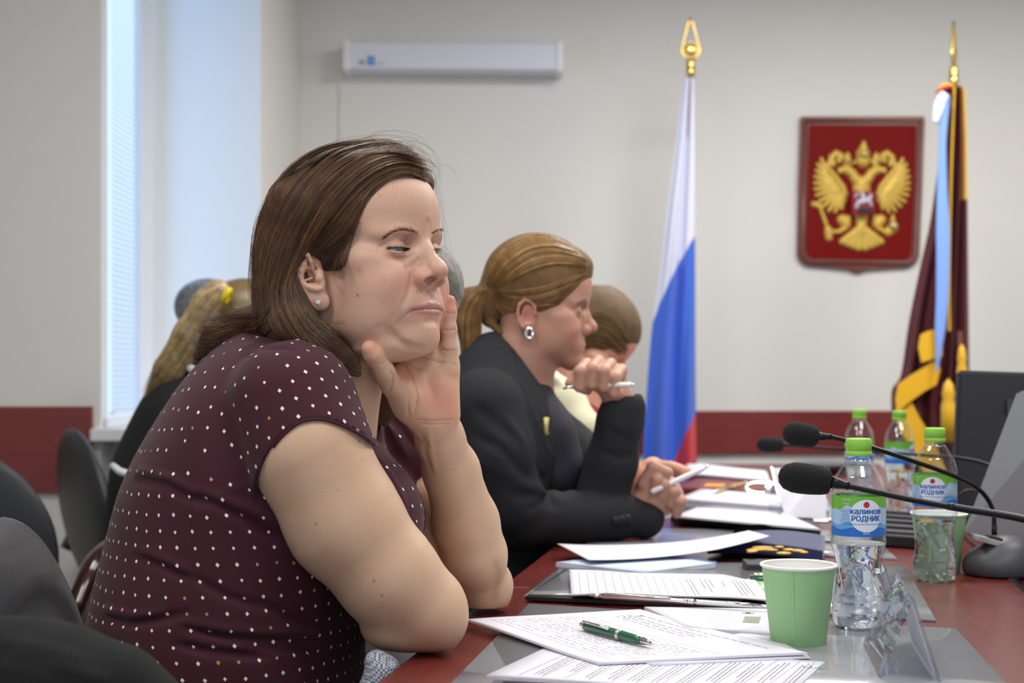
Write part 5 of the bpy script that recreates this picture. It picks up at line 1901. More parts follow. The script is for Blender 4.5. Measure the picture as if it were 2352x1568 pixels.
# big stapled documents in the foreground
def form_lines(a=1):
    o = [(.06, .10, .94, .10, .0005, 2), (.06, .30, .94, .30, .0005, 2), (.06, .10, .06, .95, .0005, 2), (.94, .1, .94, .95, .0005, 2), (.06, .62, .94, .62, .0005, 2), (.06, .95, .94, .95, .0005, 2)]
    for u in (.22, .45, .70): o.append((u, .10, u, .95, .0005, 2))
    for c0, c1 in ((.08, .2), (.25, .42), (.48, .67), (.73, .9)):
        o += words(rngp, c0, .14, c1, .24, 2, .0007, .6, 1, wl=(.02, .06)); o += words(rngp, c0, .34, c1, .58, 5, .0007, .7, 1, wl=(.02, .06)); o += words(rngp, c0, .66, c1, .9, 4, .0007, .6, 1, wl=(.02, .06))
    return o
docB = [T(1068, 1432, .006), T(1375, 1524, .006), T(1855, 1506, .006), T(1470, 1403, .006)]
def docB_lines():
    o = []
    # heading rows parallel to the short edge at the far side
    for v, a, b_ in ((.90, .12, .90), (.84, .10, .62), (.80, .10, .60), (.76, .12, .58)): o += words(rngp, a, v - .01, b_, v + .01, 1, .0009, 1, 1, wl=(.02, .07))
    for v in (.10, .22, .42, .62): o.append((.06, v, .94, v, .0005, 2))
    for u in (.06, .2, .42, .68, .94): o.append((u, .10, u, .62, .0005, 2))
    for c0, c1 in ((.08, .18), (.22, .4), (.45, .65), (.7, .9)):
        for v0, v1, r in ((.12, .2, 2), (.25, .39, 5), (.45, .58, 4)): o += words(rngp, c0, v0, c1, v1, r, .0007, .7, 1, wl=(.02, .06))
    return o
dB = sheet('printed_document', docB, .0022, [M['paper'], M['ink'], M['ink_soft']], 'stapled printed form with the green pen on it, nearest pile of papers', 'papers', nu=30, nv=30,
           curl=lambda u, v: .003 * math.exp(-((u) ** 2 + v ** 2) * 8) + .0012 * math.sin(u * 5 + v * 3), lines=docB_lines())
me = text_mesh('ВЕДОМОСТЬ', .0062, None)
o = link_mesh('heading', me, M['ink'], dB); a_ = T(1770, 1463, .0095)
dv = (docB[2] - docB[1]); o.location = a_ - np.array(dB.location); o.rotation_euler = (0, 0, math.atan2(docB[2][1] - docB[3][1], docB[2][0] - docB[3][0]))
b = MB(); b.tube([tuple(T(1433, 1417, .0098)), tuple(T(1478, 1414, .0098))], .0006, 6); b.build('staple', M['chrome'], dB, True, keep=True)
ball_pen(T(1335, 1434, .0145), T(1502, 1479, .0125), 'green ballpoint pen with chrome clip lying on the printed form', .0052)
sheet('printed_document', [T(1420, 1500, .0040), T(1500, 1530, .0040), T(1862, 1512, .0040), T(1745, 1450, .0040)], .0016, [M['paper']], 'white sheets showing below the form with the green pen', 'papers', nu=6, nv=6)
def doc2():
    o = [(.04, .05, .97, .05, .0006, 2), (.97, .05, .97, 1, .0006, 2)]
    for k in range(11): u = .12 + k * .08; o.append((u, .05, u - .02, .95, .0006, 2)); o += words(rngp, u + .015, .1, u + .06, .9, 3, .0010, .5, 1, 'v', .1, wl=(.03, .08))
    return o
p1, p2, p3 = T(1118, 1553, .0026), T(1265, 1484, .0026), T(1895, 1522, .0026)
d2 = sheet('printed_document', [p2, p3, p1 + p3 - p2, p1], .0014, [M['paper'], M['ink'], M['ink_soft']], 'printed table sheets at the bottom edge, partly under the form with the pen', 'papers', nu=12, nv=12, lines=doc2())
b = MB(); c = T(1868, 1531, .0045); b.tube([(c[0] - .010, c[1], c[2]), (c[0] + .010, c[1] + .001, c[2]), (c[0] + .011, c[1] - .003, c[2]), (c[0] - .006, c[1] - .003, c[2])], .0005, 6); b.build('paper_clip', M['chrome'], d2, True, keep=True)
# dark tablet at the very bottom of the frame
e = empty('tablet', tuple(T(1330, 1620, .006)), 'dark grey tablet cut off by the bottom edge of the picture', 'tablet')
b = MB(); q0, q1 = T(1130, 1556, .012), T(1560, 1578, .012)
b.prism([(q0[0], q0[1]), (q1[0], q1[1]), (q1[0] + .01, q1[1] - .12), (q0[0] - .02, q0[1] - .14)], .006, None, (0, 0, TZ + .008), bevel=.0025); b.build('shell', mat('graphite', srgb(84, 86, 96), .4), e, keep=True)
b = MB(); b.prism([(q0[0] + .01, q0[1] - .012), (q1[0] - .01, q1[1] - .012), (q1[0] - .002, q1[1] - .11), (q0[0] - .008, q0[1] - .13)], .0006, None, (0, 0, TZ + .0114)); b.build('screen', mat('dark_glass', srgb(60, 62, 72), .1), e, keep=True)
# brochure
br = sheet('brochure', [T(1480, 1401, .003), T(1790, 1406, .003), T(1800, 1466, .003), T(1578, 1449, .003)], .0045, [M['paper'], M['ink_soft'], mat('olive_panel', srgb(140, 148, 128), .5), mat('pale_green', srgb(150, 190, 130), .5), mat('gold_mark', srgb(176, 170, 80), .4)],
      'white brochure with an olive green panel left of the cup', 'brochure', nu=6, nv=6,
      lines=[(.68, .5, .82, .5, .044, 2), (.70, .22, .80, .22, .010, 3), (.73, .22, .77, .22, .006, 4)] + words(rngp, .35, .3, .6, .9, 6, .0009, .7, 1, wl=(.01, .03)) + words(rngp, .86, .3, .98, .9, 6, .0009, .7, 1, wl=(.01, .03)) + words(rngp, .70, .5, .80, .85, 4, .0012, .7, 0, wl=(.01, .02)))
# navy cap with gold embroidery
M['navy'] = mat('navy_cloth', srgb(34, 46, 98), .75, sheen=.4, bump=.3, bscale=700)
M['gold_thread'] = mat('gold_thread', srgb(206, 166, 70), .45, .4, bump=.5, bscale=900)
cp = sheet('folded_cap', [T(1625, 1272, .004), T(1700, 1243, .004), T(1895, 1252, .004), T(1890, 1290, .004)], .016, [M['navy']], 'navy blue folded cloth cap with gold embroidery behind the green cup', 'cap', curl=lambda u, v: .006 * math.sin(v * 3.1) , nu=14, nv=14)
b = MB()
for (x, y, rx1, ry1, an) in ((1740, 1262, .020, .005, .3), (1752, 1257, .018, .005, .0), (1765, 1262, .016, .005, -.5), (1728, 1266, .012, .004, .8), (1800, 1270, .012, .007, 0), (1812, 1262, .010, .006, .3), (1832, 1264, .010, .007, -.6), (1790, 1256, .008, .004, 0), (1846, 1268, .007, .005, 0)):
    c = T(x, y, .0255); r = bmesh.ops.create_icosphere(b.bm, subdivisions=2, radius=1.0)
    bmesh.ops.transform(b.bm, matrix=Matrix.Translation(V(c)) @ Matrix.Rotation(an, 4, 'Z') @ Matrix.Diagonal((rx1, ry1 * 1.6, .0022, 1)), verts=r['verts'])
b.build('embroidery', M['gold_thread'], cp, True, keep=True)
# dark case by the cup
b = MB(); c = T(1800, 1300, .008); b.box(tuple(c), (.115, .06, .014), bevel=.004, seg=3, rot=Matrix.Rotation(-.05, 3, 'Z')); o = b.build('spectacles_case', mat('case_grey', srgb(58, 60, 66), .5), None); setp(o, 'flat dark grey case behind the green cup', 'case')
b = MB(); o = empty('highlighter', tuple(T(1745, 1330, .008)), 'dark green marker with white barrel stripe left of the cup', 'marker')
lathe_between('barrel', T(1722, 1331, .0085), T(1800, 1333, .0085), [(0, 0), (.0062, .02), (.0066, .1), (.0066, 1), (0, 1)], M['pen_green'], o)
lathe_between('pocket_clip', T(1722, 1319, .016), T(1772, 1320, .016), [(0, 0), (.0022, .03), (.0022, 1), (0, 1)], M['chrome'], o)
sheet('brochure', [T(1700, 1340, .004), T(1735, 1330, .004), T(1800, 1345, .004), T(1790, 1385, .004)], .004, [mat('green_cover', srgb(150, 196, 120), .5), M['paper_blue']], 'small green and blue leaflet half hidden behind the green cup', 'brochure', nu=4, nv=4, lines=[(.3, .6, .7, .6, .015, 1)])
# far side: dark green folder with papers, mouse, further papers
sheet('document_folder', [T(1540, 1200, .003), T(1575, 1176, .003), T(1860, 1196, .003), T(1885, 1228, .003)], .012, [mat('dark_green', srgb(38, 48, 40), .5)], 'dark green folder under white papers beside the computer mouse', 'folder', nu=4, nv=4)
sheet('printed_document', [T(1548, 1188, .018), T(1600, 1168, .018), T(1800, 1180, .018), T(1885, 1218, .018)], .003, [M['paper'], M['ink_soft']], 'white papers lying on the dark green folder', 'papers', nu=8, nv=8)
sheet('printed_document', [T(1560, 1150, .004), T(1610, 1128, .004), T(1900, 1150, .004), T(1905, 1178, .004)], .006, [M['paper'], M['ink_soft']], 'stack of white papers in front of the hand with the white pen', 'papers', nu=8, nv=8)
sheet('printed_document', [T(1570, 1090, .013), T(1600, 1066, .013), T(1740, 1084, .013), T(1768, 1108, .013)], .004, [M['paper']], 'white papers at the far end of the table below the tricolour flag', 'papers', nu=16, nv=8, curl=lambda u, v: .018 * math.exp(-((u - .3) / .2) ** 2))
sheet('notebook', [T(1560, 1128, .003), T(1600, 1104, .003), T(1765, 1112, .003), T(1768, 1134, .003)], .008, [mat('red_brown', srgb(126, 60, 58), .5), mat('yellow_patch', srgb(214, 160, 60), .6)], 'reddish brown notebook at the far end of the table', 'notebook', nu=4, nv=4, lines=[(.25, .35, .5, .35, .05, 1)])
ball_pen(T(1638, 1130, .016), T(1722, 1106, .016), 'thin golden pen lying by the wristwatch at the far end', .0045, M['emb_pale'])
wt = empty('wristwatch', tuple(T(1745, 1118)), 'silver wristwatch lying at the far end of the table', 'watch')
b = MB(); c = T(1745, 1120, .020); n = 24
b.tube([(c[0] + .034 * math.cos(a), c[1] + .02 * math.sin(a), c[2] + .012 * math.sin(a)) for a in np.linspace(0, 6.28, n)], .006, 8, flat=.4); b.build('strap', M['chrome'], wt, True, keep=True)
b = MB(); b.lathe([(0, 0), (.016, 0), (.017, .004), (.015, .008), (0, .008)], (c[0] + .02, c[1] - .02, c[2]), 20, Matrix.Rotation(1.2, 3, 'X')); b.build('case', M['chrome'], wt, True, keep=True)
# mouse with its cord
ms = empty('computer_mouse', tuple(T(1752, 1238)), 'black computer mouse beside the dark green folder', 'mouse')
mf = Field(T(1752, 1238) - np.array([.075, .06, .01]), T(1752, 1238) + np.array([.075, .06, .06]), .002)
c = T(1750, 1236, .010); mf.ell(c + np.array([-.005, 0, 0]), (.052, .030, .026), None, .01); mf.ell(c + np.array([.03, 0, -.004]), (.030, .026, .016), None, .01)
sl_, X, Y, Z = mf.sub(mf.lo, mf.lo + mf.n * mf.h); mf.op(sl_, (TZ + .003 - Z) + 0 * X + 0 * Y, 0, 'int')
a1, a2 = mf.mesh(); mesh_np('shell', a1, a2, 4, M['black'], True, parent=ms)
b = MB(); b.tube([tuple(p) for p in (T(1812, 1238, .006), T(1870, 1242, .004), T(1935, 1246, .004), T(1985, 1262, .004))], .0018, 6); b.build('cord', M['black'], ms, True, keep=True)
# keyboard
kb = empty('keyboard', tuple(T(2085, 1220)), 'dark computer keyboard behind the front bottle', 'keyboard')
kc = [T(2000, 1250, .003), T(2030, 1190, .003), T(2105, 1196, .003), T(2118, 1258, .003)]
kq = quad_fn(kc); 
o = sheet('case', kc, .016, [M['black']], None, None, nu=4, nv=4); pinv(o, kb)
b = MB(); b.box((0, 0, 0), (.013, .015, .006), bevel=.002, seg=1); key0 = b.build('key', mat('key_grey', srgb(74, 74, 80), .5), kb)
for i in range(5):
    for j in range(12):
        k_ = key0 if i + j == 0 else key0.copy()
        if k_ is not key0: COL.objects.link(k_)
        p = kq((i + .5) / 5, (j + .5) / 12); k_.location = (p[0] - kb.location[0], p[1] - kb.location[1], p[2] + .019 - kb.location[2])
# grey dish far back
b = MB(); c = T(1895, 1086, 0); b.lathe([(.0, 0), (.05, 0), (.085, .02), (.095, .030), (.085, .028), (.05, .008), (0, .008)], tuple(c), 32); o = b.build('dish', mat('dish_grey', srgb(96, 98, 104), .4), None, True); setp(o, 'grey round dish at the far end behind the microphones', 'dish')

# ------------------------------------------------------------------ paper cups
M['cup_green'] = mat('cup_green', srgb(158, 204, 148), .6, var=.03, vscale=300)
M['cup_white'] = mat('cup_white', srgb(240, 240, 236), .5)
cup = empty('paper_cup', tuple(T(1834, 1480)), 'pale green paper cup standing in front of the water bottle', 'cup', 'green paper cups')
def build_cup(parent):
    r0, r1, h = .0285, .0395, .086
    b = MB(); b.lathe([(r0, 0), (r0 + .0006, .001), (r1 - .0006, h - .002), (r1 - .0002, h - .001)], (0, 0, 0), 64, cap=False); 
    b.lathe([(r0 - .0006, .006), (r1 - .0012, h - .001)], (0, 0, 0), 64, mat=1, cap=False)
    b.lathe([(0, .006), (r0 - .0006, .006)], (0, 0, 0), 64, mat=1, cap=False)
    b.build('wall', [M['cup_green'], M['cup_white']], parent, recalc=False)
    b = MB(); n = 64; b.tube([(r1 * math.cos(a), r1 * math.sin(a), h - .0004) for a in np.linspace(0, 2 * math.pi, n + 1)], .0018, 10); b.build('rim', M['cup_white'], parent, True)
    b = MB(); b.grid(lambda u, v: ((r0 + (r1 - r0) * v + .0003) * math.cos(-1.95 + u * .04), (r0 + (r1 - r0) * v + .0003) * math.sin(-1.95 + u * .04), h * v * .97), 3, 2); b.build('side_seam', M['cup_green'], parent)
build_cup(cup)
c2 = copy_tree(cup); c2.location = tuple(T(2150, 1312)); c2['label'] = 'pale green paper cup standing behind the second water bottle'
c2.location = ((2157 - CX) / FPX * 2.095, 2.095, TZ)

# ------------------------------------------------------------------ water bottles
def mat_thin(name, tint, rough=.03, ior=1.5, k=1.0, bump=0.0):
    # thin clear sheet: light passes straight on, the surface mirrors by the Fresnel law
    t = NT(name); tr = t.node('ShaderNodeBsdfTransparent'); tr.inputs[0].default_value = tint
    gl = t.node('ShaderNodeBsdfGlossy'); gl.inputs['Roughness'].default_value = rough
    fr = t.node('ShaderNodeLayerWeight'); fr.inputs['Blend'].default_value = .5
    pw = t.node('ShaderNodeMath', operation='POWER'); pw.inputs[1].default_value = ior * 2.4; t.link(fr.outputs['Facing'], pw.inputs[0])
    mu = t.node('ShaderNodeMath', operation='MULTIPLY_ADD'); mu.inputs[1].default_value = .75; mu.inputs[2].default_value = .07 * k; mu.use_clamp = True
    mx = t.node('ShaderNodeMixShader'); t.link(pw.outputs[0], mu.inputs[0]); t.link(mu.outputs[0], mx.inputs[0]); t.link(tr.outputs[0], mx.inputs[1]); t.link(gl.outputs[0], mx.inputs[2])
    t.link(mx.outputs[0], t.n['Material Output'].inputs['Surface']); return t.m
M['pet'] = mat_thin('pet_plastic', (.93, .975, 1, 1), .03, 1.5, 1.6)
M['water'] = mat('water', (0.97, 0.99, 1, 1), 0.0, trans=1.0, ior=1.33)
M['cap_green'] = mat('cap_green', srgb(142, 204, 76), .4)
M['lab_blue'] = mat('label_sky', srgb(168, 200, 232), .35)
M['lab_dkblue'] = mat('label_blue', srgb(38, 110, 200), .35)
M['lab_green'] = mat('label_green', srgb(110, 180, 60), .35)
M['lab_white'] = mat('label_white', srgb(216, 230, 244), .35)
M['lab_red'] = mat('label_red', srgb(190, 30, 50), .35)
M['lab_ink'] = mat('label_ink', srgb(26, 84, 178), .35)


def bottle_r(z, th=0.0):
    """outer radius along the 0.5 l bottle; z in metres"""
    zz = [0, .004, .012, .030, .050, .068, .080, .092, .100, .104, .108, .150, .154, .160, .172, .184, .191, .193, .196, .2]
    rr = [.024, .0285, .0305, .0300, .0268, .0255, .0272, .0300, .0308, .0300, .0300, .0300, .0306, .0300, .0262, .0190, .0135, .0128, .0128, .0128]
    r = float(np.interp(z, zz, rr))
    if z < .012: r -= .0035 * (1 - z / .012) * (0.5 + .5 * math.cos(5 * th)) 
    if .030 < z < .092:
        r -= .0017 * max(0, math.sin(7 * (th + 22 * z))) ** 2 * math.sin(math.pi * (z - .03) / .062)
    if .010 < z < .03: r -= .0008 * math.sin(5 * th) ** 2
    for zr in (.0965, .1535): r += .0006 * math.exp(-((z - zr) / .0012) ** 2)
    return r


def build_bottle(parent, fill=.088, face=0.0, detail=True):
    nz, na = (150, 84) if detail else (70, 40)
    sc = .0
    b = MB()
    zs = np.linspace(0, .197, nz + 1)
    def ring(off, zs, lo=0):
        return lambda u, v: ((bottle_r(zs[int(round(v * (len(zs) - 1)))], u * 2 * math.pi) - off) * math.cos(u * 2 * math.pi), (bottle_r(zs[int(round(v * (len(zs) - 1)))], u * 2 * math.pi) - off) * math.sin(u * 2 * math.pi), zs[int(round(v * (len(zs) - 1)))] + off * .2)
    b.grid(ring(0, zs), na, nz, closed_u=True)
    zi = np.linspace(.0015, .197, nz + 1)
    # bases
    for z, off, fl in ((0, 0, 0),):
        c = b.bm.verts.new((0, 0, z + .006)); vs = [b.bm.verts.new(((bottle_r(z, a) - off) * math.cos(a), (bottle_r(z, a) - off) * math.sin(a), z)) for a in np.linspace(0, 2 * math.pi, na, endpoint=False)]
        for i in range(na):
            q = (c, vs[(i + 1) % na], vs[i]) if fl == 0 else (c, vs[i], vs[(i + 1) % na]); f = b.bm.faces.new(q); f.smooth = True
    bmesh.ops.remove_doubles(b.bm, verts=b.bm.verts[:], dist=1e-6)
    b.build('shell', M['pet'], parent)
    # water
    if fill:
        zw = np.linspace(.0024, fill, 80 if detail else 30)
        b = MB(); b.grid(ring(.0009, zw), na, len(zw) - 1, closed_u=True)
        for z, up in ((zw[0], 0), (zw[-1], 1)):
            r = [b.bm.verts.new(((bottle_r(z, a) - .0009) * math.cos(a), (bottle_r(z, a) - .0009) * math.sin(a), z + .00018)) for a in np.linspace(0, 2 * math.pi, na, endpoint=False)]
            b.bm.faces.new(r if up else r[::-1])
        bmesh.ops.remove_doubles(b.bm, verts=b.bm.verts[:], dist=1e-5)
        b.build('water', M['water'], parent)
    # cap with knurls and its tamper ring, neck ring
    b = MB()
    prof = [(.0142, .1955), (.0146, .196), (.0146, .2005), (.0140, .2009), (.0140, .2013), (.0146, .2017), (.0144, .2135), (.0136, .2148), (.012, .2152), (0, .2152)]
    b.lathe(prof, (0, 0, 0), 60, cap=False)
    b.build('cap', M['cap_green'], parent, True)
    b = MB(); b.lathe([(.0128, .1885), (.0160, .1890), (.0160, .1902), (.0128, .1908)], (0, 0, 0), 40, cap=False); b.build('neck_ring', M['pet'], parent, True)
    # label: bands wrap round, the front carries the oval and the lettering
    z0, z1, R = .106, .151, .03035
    b = MB(); na2, nz2 = (320, 120) if detail else (80, 30)
    def zone(a, z):
        t = (z - z0) / (z1 - z0); d = (a - face + math.pi) % (2 * math.pi) - math.pi
        x = d * R
        if (x / .0185) ** 2 + ((z - (z0 + .0235)) / .0180) ** 2 < 1: return 3
        if t > .70 + .05 * math.sin(a * 5) + .03 * math.sin(a * 11 + 1): return 2
        if t < .20 + .03 * math.sin(a * 6 + 1): return 1
        if t < .32 + .04 * math.sin(a * 6 + 2): return 4
        return 0
    vs = [[b.bm.verts.new((R * math.cos(2 * math.pi * i / na2), R * math.sin(2 * math.pi * i / na2), z0 + (z1 - z0) * j / nz2)) for j in range(nz2 + 1)] for i in range(na2)]
    for i in range(na2):
        for j in range(nz2):
            f = b.bm.faces.new((vs[i][j], vs[(i + 1) % na2][j], vs[(i + 1) % na2][j + 1], vs[i][j + 1])); f.smooth = True
            f.material_index = zone(2 * math.pi * (i + .5) / na2, z0 + (z1 - z0) * (j + .5) / nz2)
    for i in range(48):
        for j in range(8):
            q_ = [(j + a) / 8 for a in (0, 0, 1, 1)]; w_ = [2 * math.pi * (i + a) / 48 for a in (0, 1, 1, 0)]
            pv = []
            for r_, t_ in zip(q_, w_):
                a_ = face + .0187 * r_ * math.cos(t_) / R; pv.append(b.bm.verts.new(((R + .00012) * math.cos(a_), (R + .00012) * math.sin(a_), z0 + .0235 + .0182 * r_ * math.sin(t_))))
            f = b.bm.faces.new(pv[1:] if j == 0 else pv); f.material_index = 3; f.smooth = True
    lab = b.build('label', [M['lab_blue'], M['lab_dkblue'], M['lab_green'], M['lab_white'], mat('lab_mid', srgb(100, 165, 225), .35)], parent, recalc=False)
    def wrap_text(s, size, zc, m, dx=0.0, sx=1.0, name='lettering', lift=.0003):
        me = text_mesh(s, size, None, offset=0)
        co = np.empty(len(me.vertices) * 3); me.vertices.foreach_get('co', co); co = co.reshape(-1, 3)
        # angle grows to the viewer's right
        a = face + (co[:, 0] * sx + dx) / R
        nc = np.stack([(R + lift) * np.cos(a), (R + lift) * np.sin(a), zc + co[:, 1]], 1)
        me.vertices.foreach_set('co', nc.ravel()); me.update()
        return link_mesh(name, me, m, lab)
    for k_ in range(-2, 3):
        wrap_text('калинов', .0092, z0 + .0283 + .00012 * (k_ % 2), M['lab_ink'], dx=k_ * .00014, sx=1.0, lift=.0003 + .00004 * (k_ + 2))
        wrap_text('РОДНИК', .0084, z0 + .0202 + .00012 * (k_ % 2), M['lab_ink'], dx=k_ * .00014, sx=.92, lift=.0003 + .00004 * (k_ + 2))
    if detail:
        wrap_text('МИНЕРАЛЬНАЯ ПРИРОДНАЯ ВОДА', .0022, z0 + .0140, M['lab_ink'])
        wrap_text('0.5л', .0040, z0 + .0040, M['lab_white'])
        for k, s in enumerate(('состав и свойства', 'минеральная вода', 'природная', 'столовая вода', 'срок годности', 'хранить в сухом', 'прохладном месте', 'изготовитель')):
            wrap_text(s, .0015, z0 + .030 - k * .0022, M['lab_ink'], dx=-.0235)
        wrap_text('РОДНИК', .0026, z0 + .041, M['lab_white'], dx=-.0225)
        wrap_text('СПОРТ', .0026, z0 + .0365, M['lab_white'], dx=-.0235)
    # red dot
    n = 20; c = [(face + .0034 * math.cos(t) / R + 0, z0 + .0360 + .0034 * math.sin(t)) for t in np.linspace(0, 2 * math.pi, n, endpoint=False)]
    b = MB(); b.poly([((R + .0003) * math.cos(a), (R + .0003) * math.sin(a), z) for a, z in c]); b.build('red_dot', M['lab_red'], lab, recalc=False)


BOT = []
for i, (x, y, d, face, fill, lab) in enumerate((
        (1972, 1445, 1.620, math.radians(-90 + 3), .096, 'water bottle with green cap nearest the camera, right of the green cup'),
        (2147, 1333, 2.003, math.radians(-90 - 22), .0, 'second water bottle, standing before the hidden green cup by the microphone base'),
        (2066, 1180, 2.960, math.radians(-90 + 60), .09, 'blurred water bottle below the banner, right one of the far pair'),
        (1974, 1175, 3.070, math.radians(-90 - 60), .09, 'farthest water bottle, left one of the far pair, below the wall rail'))):
    e = empty('water_bottle', ((x - CX) / FPX * d, d, TZ + (.0024 if i < 1 else .0)), lab, 'bottle', 'bottled water on the table')
    build_bottle(e, fill if i != 1 else .084, face, i < 2)

# ------------------------------------------------------------------ clear name-plate stands
M['acrylic'] = mat_thin('acrylic', (.90, .92, .95, 1), .03, 1.45, 1.0)
def tent(name, ridge, left, right, label, insert=True):
    """ridge, left, right: pairs of world points (far end, near end)"""
    e = empty(name, tuple((np.array(left[0]) + np.array(right[1])) / 2), label, 'name plate stand')
    for nm, (a, b_) in (('left_panel', (ridge, left)), ('right_panel', (ridge, right))):
        q = [np.array(a[0]), np.array(a[1]), np.array(b_[1]), np.array(b_[0])]
        n = np.cross(q[1] - q[0], q[3] - q[0]); n /= np.linalg.norm(n); th = .0013
        m = MB(); vs = [m.bm.verts.new(p + n * s) for s in (-th, th) for p in q]
        for f in ((0, 1, 2, 3), (7, 6, 5, 4), (0, 4, 5, 1), (1, 5, 6, 2), (2, 6, 7, 3), (3, 7, 4, 0)): m.bm.faces.new([vs[i] for i in f])
        bmesh.ops.bevel(m.bm, geom=m.bm.edges[:], offset=.0004, segments=1, affect='EDGES')
        m.build(nm, M['acrylic'], e, keep=True)
        if insert and nm == 'right_panel':
            c = sum(q) / 4; q2 = [c + (p - c) * .9 for p in q]
            m = MB(); vs = [m.bm.verts.new(p - n * s) for s in (.0022, .0026) for p in q2]
            for f in ((0, 1, 2, 3), (7, 6, 5, 4), (0, 4, 5, 1), (1, 5, 6, 2), (2, 6, 7, 3), (3, 7, 4, 0)): m.bm.faces.new([vs[i] for i in f])
            m.build('name_card', M['paper'], e, keep=True)
    return e
zr = .092
def up(p, h): return np.array([p[0], p[1], TZ + h])
la, lb = T(1984, 1478, .003), T(2022, 1556, .003); ra, rb2 = T(2098, 1470, .003), T(2160, 1566, .003)
mid0 = P(2060, 1318, (la[1] + ra[1]) / 2); mid1 = P(2096, 1372, (lb[1] + rb2[1]) / 2)
tent('name_plate_stand', (mid0, mid1), (la, lb), (ra, rb2), 'clear acrylic tent-shaped name stand nearest the camera, right of the front bottle')
la, lb = T(1925, 1330, .003), T(1945, 1400, .003); ra, rb2 = T(2000, 1330, .003), T(2062, 1400, .003)
tent('name_plate_stand', (P(2010, 1255, la[1]), P(2035, 1310, lb[1])), (la, lb), (ra, rb2), 'clear name stand with a white card behind the front bottle')
la, lb = T(1765, 1185, .004), T(1790, 1200, .004); ra, rb2 = T(1880, 1185, .004), T(1905, 1200, .004)
e3 = tent('name_plate_stand', (P(1770, 1070, la[1]), P(1905, 1072, lb[1])), (T(1765, 1175, .012), T(1880, 1178, .012)), (T(1800, 1196, .012), T(1905, 1198, .012)), 'white name card stand behind the nearest microphone head')

# ------------------------------------------------------------------ gooseneck microphones
M['foam'] = mat('foam_black', srgb(22, 23, 25), .95, bump=1.0, bscale=900)
M['metal_black'] = mat('metal_black', srgb(34, 35, 38), .3, .6)


def microphone(label, head_c, head_a, r, length, path, rods, base=None, group='gooseneck microphones'):
    """head axis from tip (head_c) along head_a; path continues from the foam's end"""
    e = empty('gooseneck_microphone', tuple(path[-1]), label, 'microphone', group)
    a = np.array(head_a, float); a /= np.linalg.norm(a); c = np.array(head_c, float)
    prof = [(0, 0), (r * .45, .03), (r * .78, .12), (r * .97, .28), (r, .45), (r * .97, .65), (r * .9, .85), (r * .8, .96), (r * .6, 1), (0, 1)]
    lathe_between('foam_windscreen', c, c + a * length, prof, M['foam'], e, 32)
    p0 = c + a * length * .97
    lathe_between('neck_sleeve', p0, np.array(path[0]), [(r * .42, 0), (r * .36, .4), (r * .26, .8), (r * .28, 1)], M['metal_black'], e)
    k = rods
    pts = resample(path, 60)
    b = MB(); rr = []
    n1 = int(60 * k)
    seg = pts[:n1 + 1]
    fine = resample(seg, 220); b.tube([tuple(p) for p in fine], [.0030 + .0005 * (i % 2) for i in range(220)], 10); b.build('gooseneck', M['metal_black'], e, True, keep=True)
    b = MB(); b.tube([tuple(p) for p in pts[n1 - 1:]], .0038, 12); b.build('stem', M['metal_black'], e, True, keep=True)
    return e


m1 = microphone('black foam microphone in front of the nearest water bottle', P(1787, 1092, 1.44), P(1905, 1106, 1.43) - P(1787, 1092, 1.44), .0157, .0525,
                [P(1950, 1116, 1.428), P(2020, 1131, 1.42), P(2090, 1146, 1.412), P(2200, 1166, 1.40), P(2352, 1192, 1.385), P(2480, 1235, 1.375), P(2580, 1330, 1.372), T(2640, 1545, .030)], .24)
mb1 = MB(); c = T(2640, 1548, 0.02); mb1.box(tuple(c), (.15, .12, .036), bevel=.014, seg=4); mb1.build('base', M['black'], m1, True, keep=True)
m2 = microphone('upper black foam microphone with its neck curving down to the keypad base', P(1800, 992, 1.86), P(1880, 1003, 1.87) - P(1800, 992, 1.86), .0160, .0465,
                [P(1908, 1003, 1.87), P(1990, 1024, 1.88), P(2090, 1056, 1.90), P(2190, 1092, 1.95), P(2250, 1125, 1.99), P(2280, 1170, 2.0), P(2284, 1228, 2.0)], .98)
m3 = microphone('farthest black foam microphone, smallest of the three', P(1738, 1020, 2.80), P(1798, 1022, 2.80) - P(1738, 1020, 2.80), .0150, .0520,
                [P(1815, 1022, 2.80), P(1900, 1029, 2.80), P(2000, 1036, 2.80), P(2100, 1043, 2.76), P(2250, 1060, 2.65), P(2330, 1110, 2.56), P(2345, 1215, 2.55)], .98)
# keypad base of the second microphone
def keypad(parent, c, yaw, s=1.0):
    f = Field(np.array(c) - .12, np.array(c) + np.array([.12, .12, .09]), .003)
    f.ell(np.array(c) + np.array([.004, 0, .022]), (.044 * s, .046 * s, .036 * s), None, .01); f.ell(np.array(c) + np.array([-.012, 0, .012]), (.050 * s, .05 * s, .034 * s), None, .01)
    sl_, X, Y, Z = f.sub(f.lo, f.lo + f.n * f.h); f.op(sl_, (TZ + .001 - Z) + 0 * X + 0 * Y, 0, 'int')
    a, b_ = f.mesh(); mesh_np('base', a, b_, 4, mat('console_grey', srgb(70, 72, 78), .45), True, parent=parent)
    b = MB(); b.box((c[0] - .026, c[1] - .008, TZ + .050), (.046, .035, .008), bevel=.002, rot=Matrix.Rotation(.25, 3, 'Y')); b.build('control_panel', mat('panel_grey', srgb(176, 178, 176), .4), parent, keep=True)
    b = MB(); b.box((c[0] - .022, c[1] - .012, TZ + .0555), (.020, .020, .004), bevel=.001, rot=Matrix.Rotation(.25, 3, 'Y')); b.build('talk_button', mat('button_dark', srgb(40, 40, 46), .2), parent, keep=True)
keypad(m2, (T(2262, 1300)[0], 2.06, TZ), 0)
keypad(m3, (P(2345, 1200, 2.55)[0], 2.55, TZ), 0)

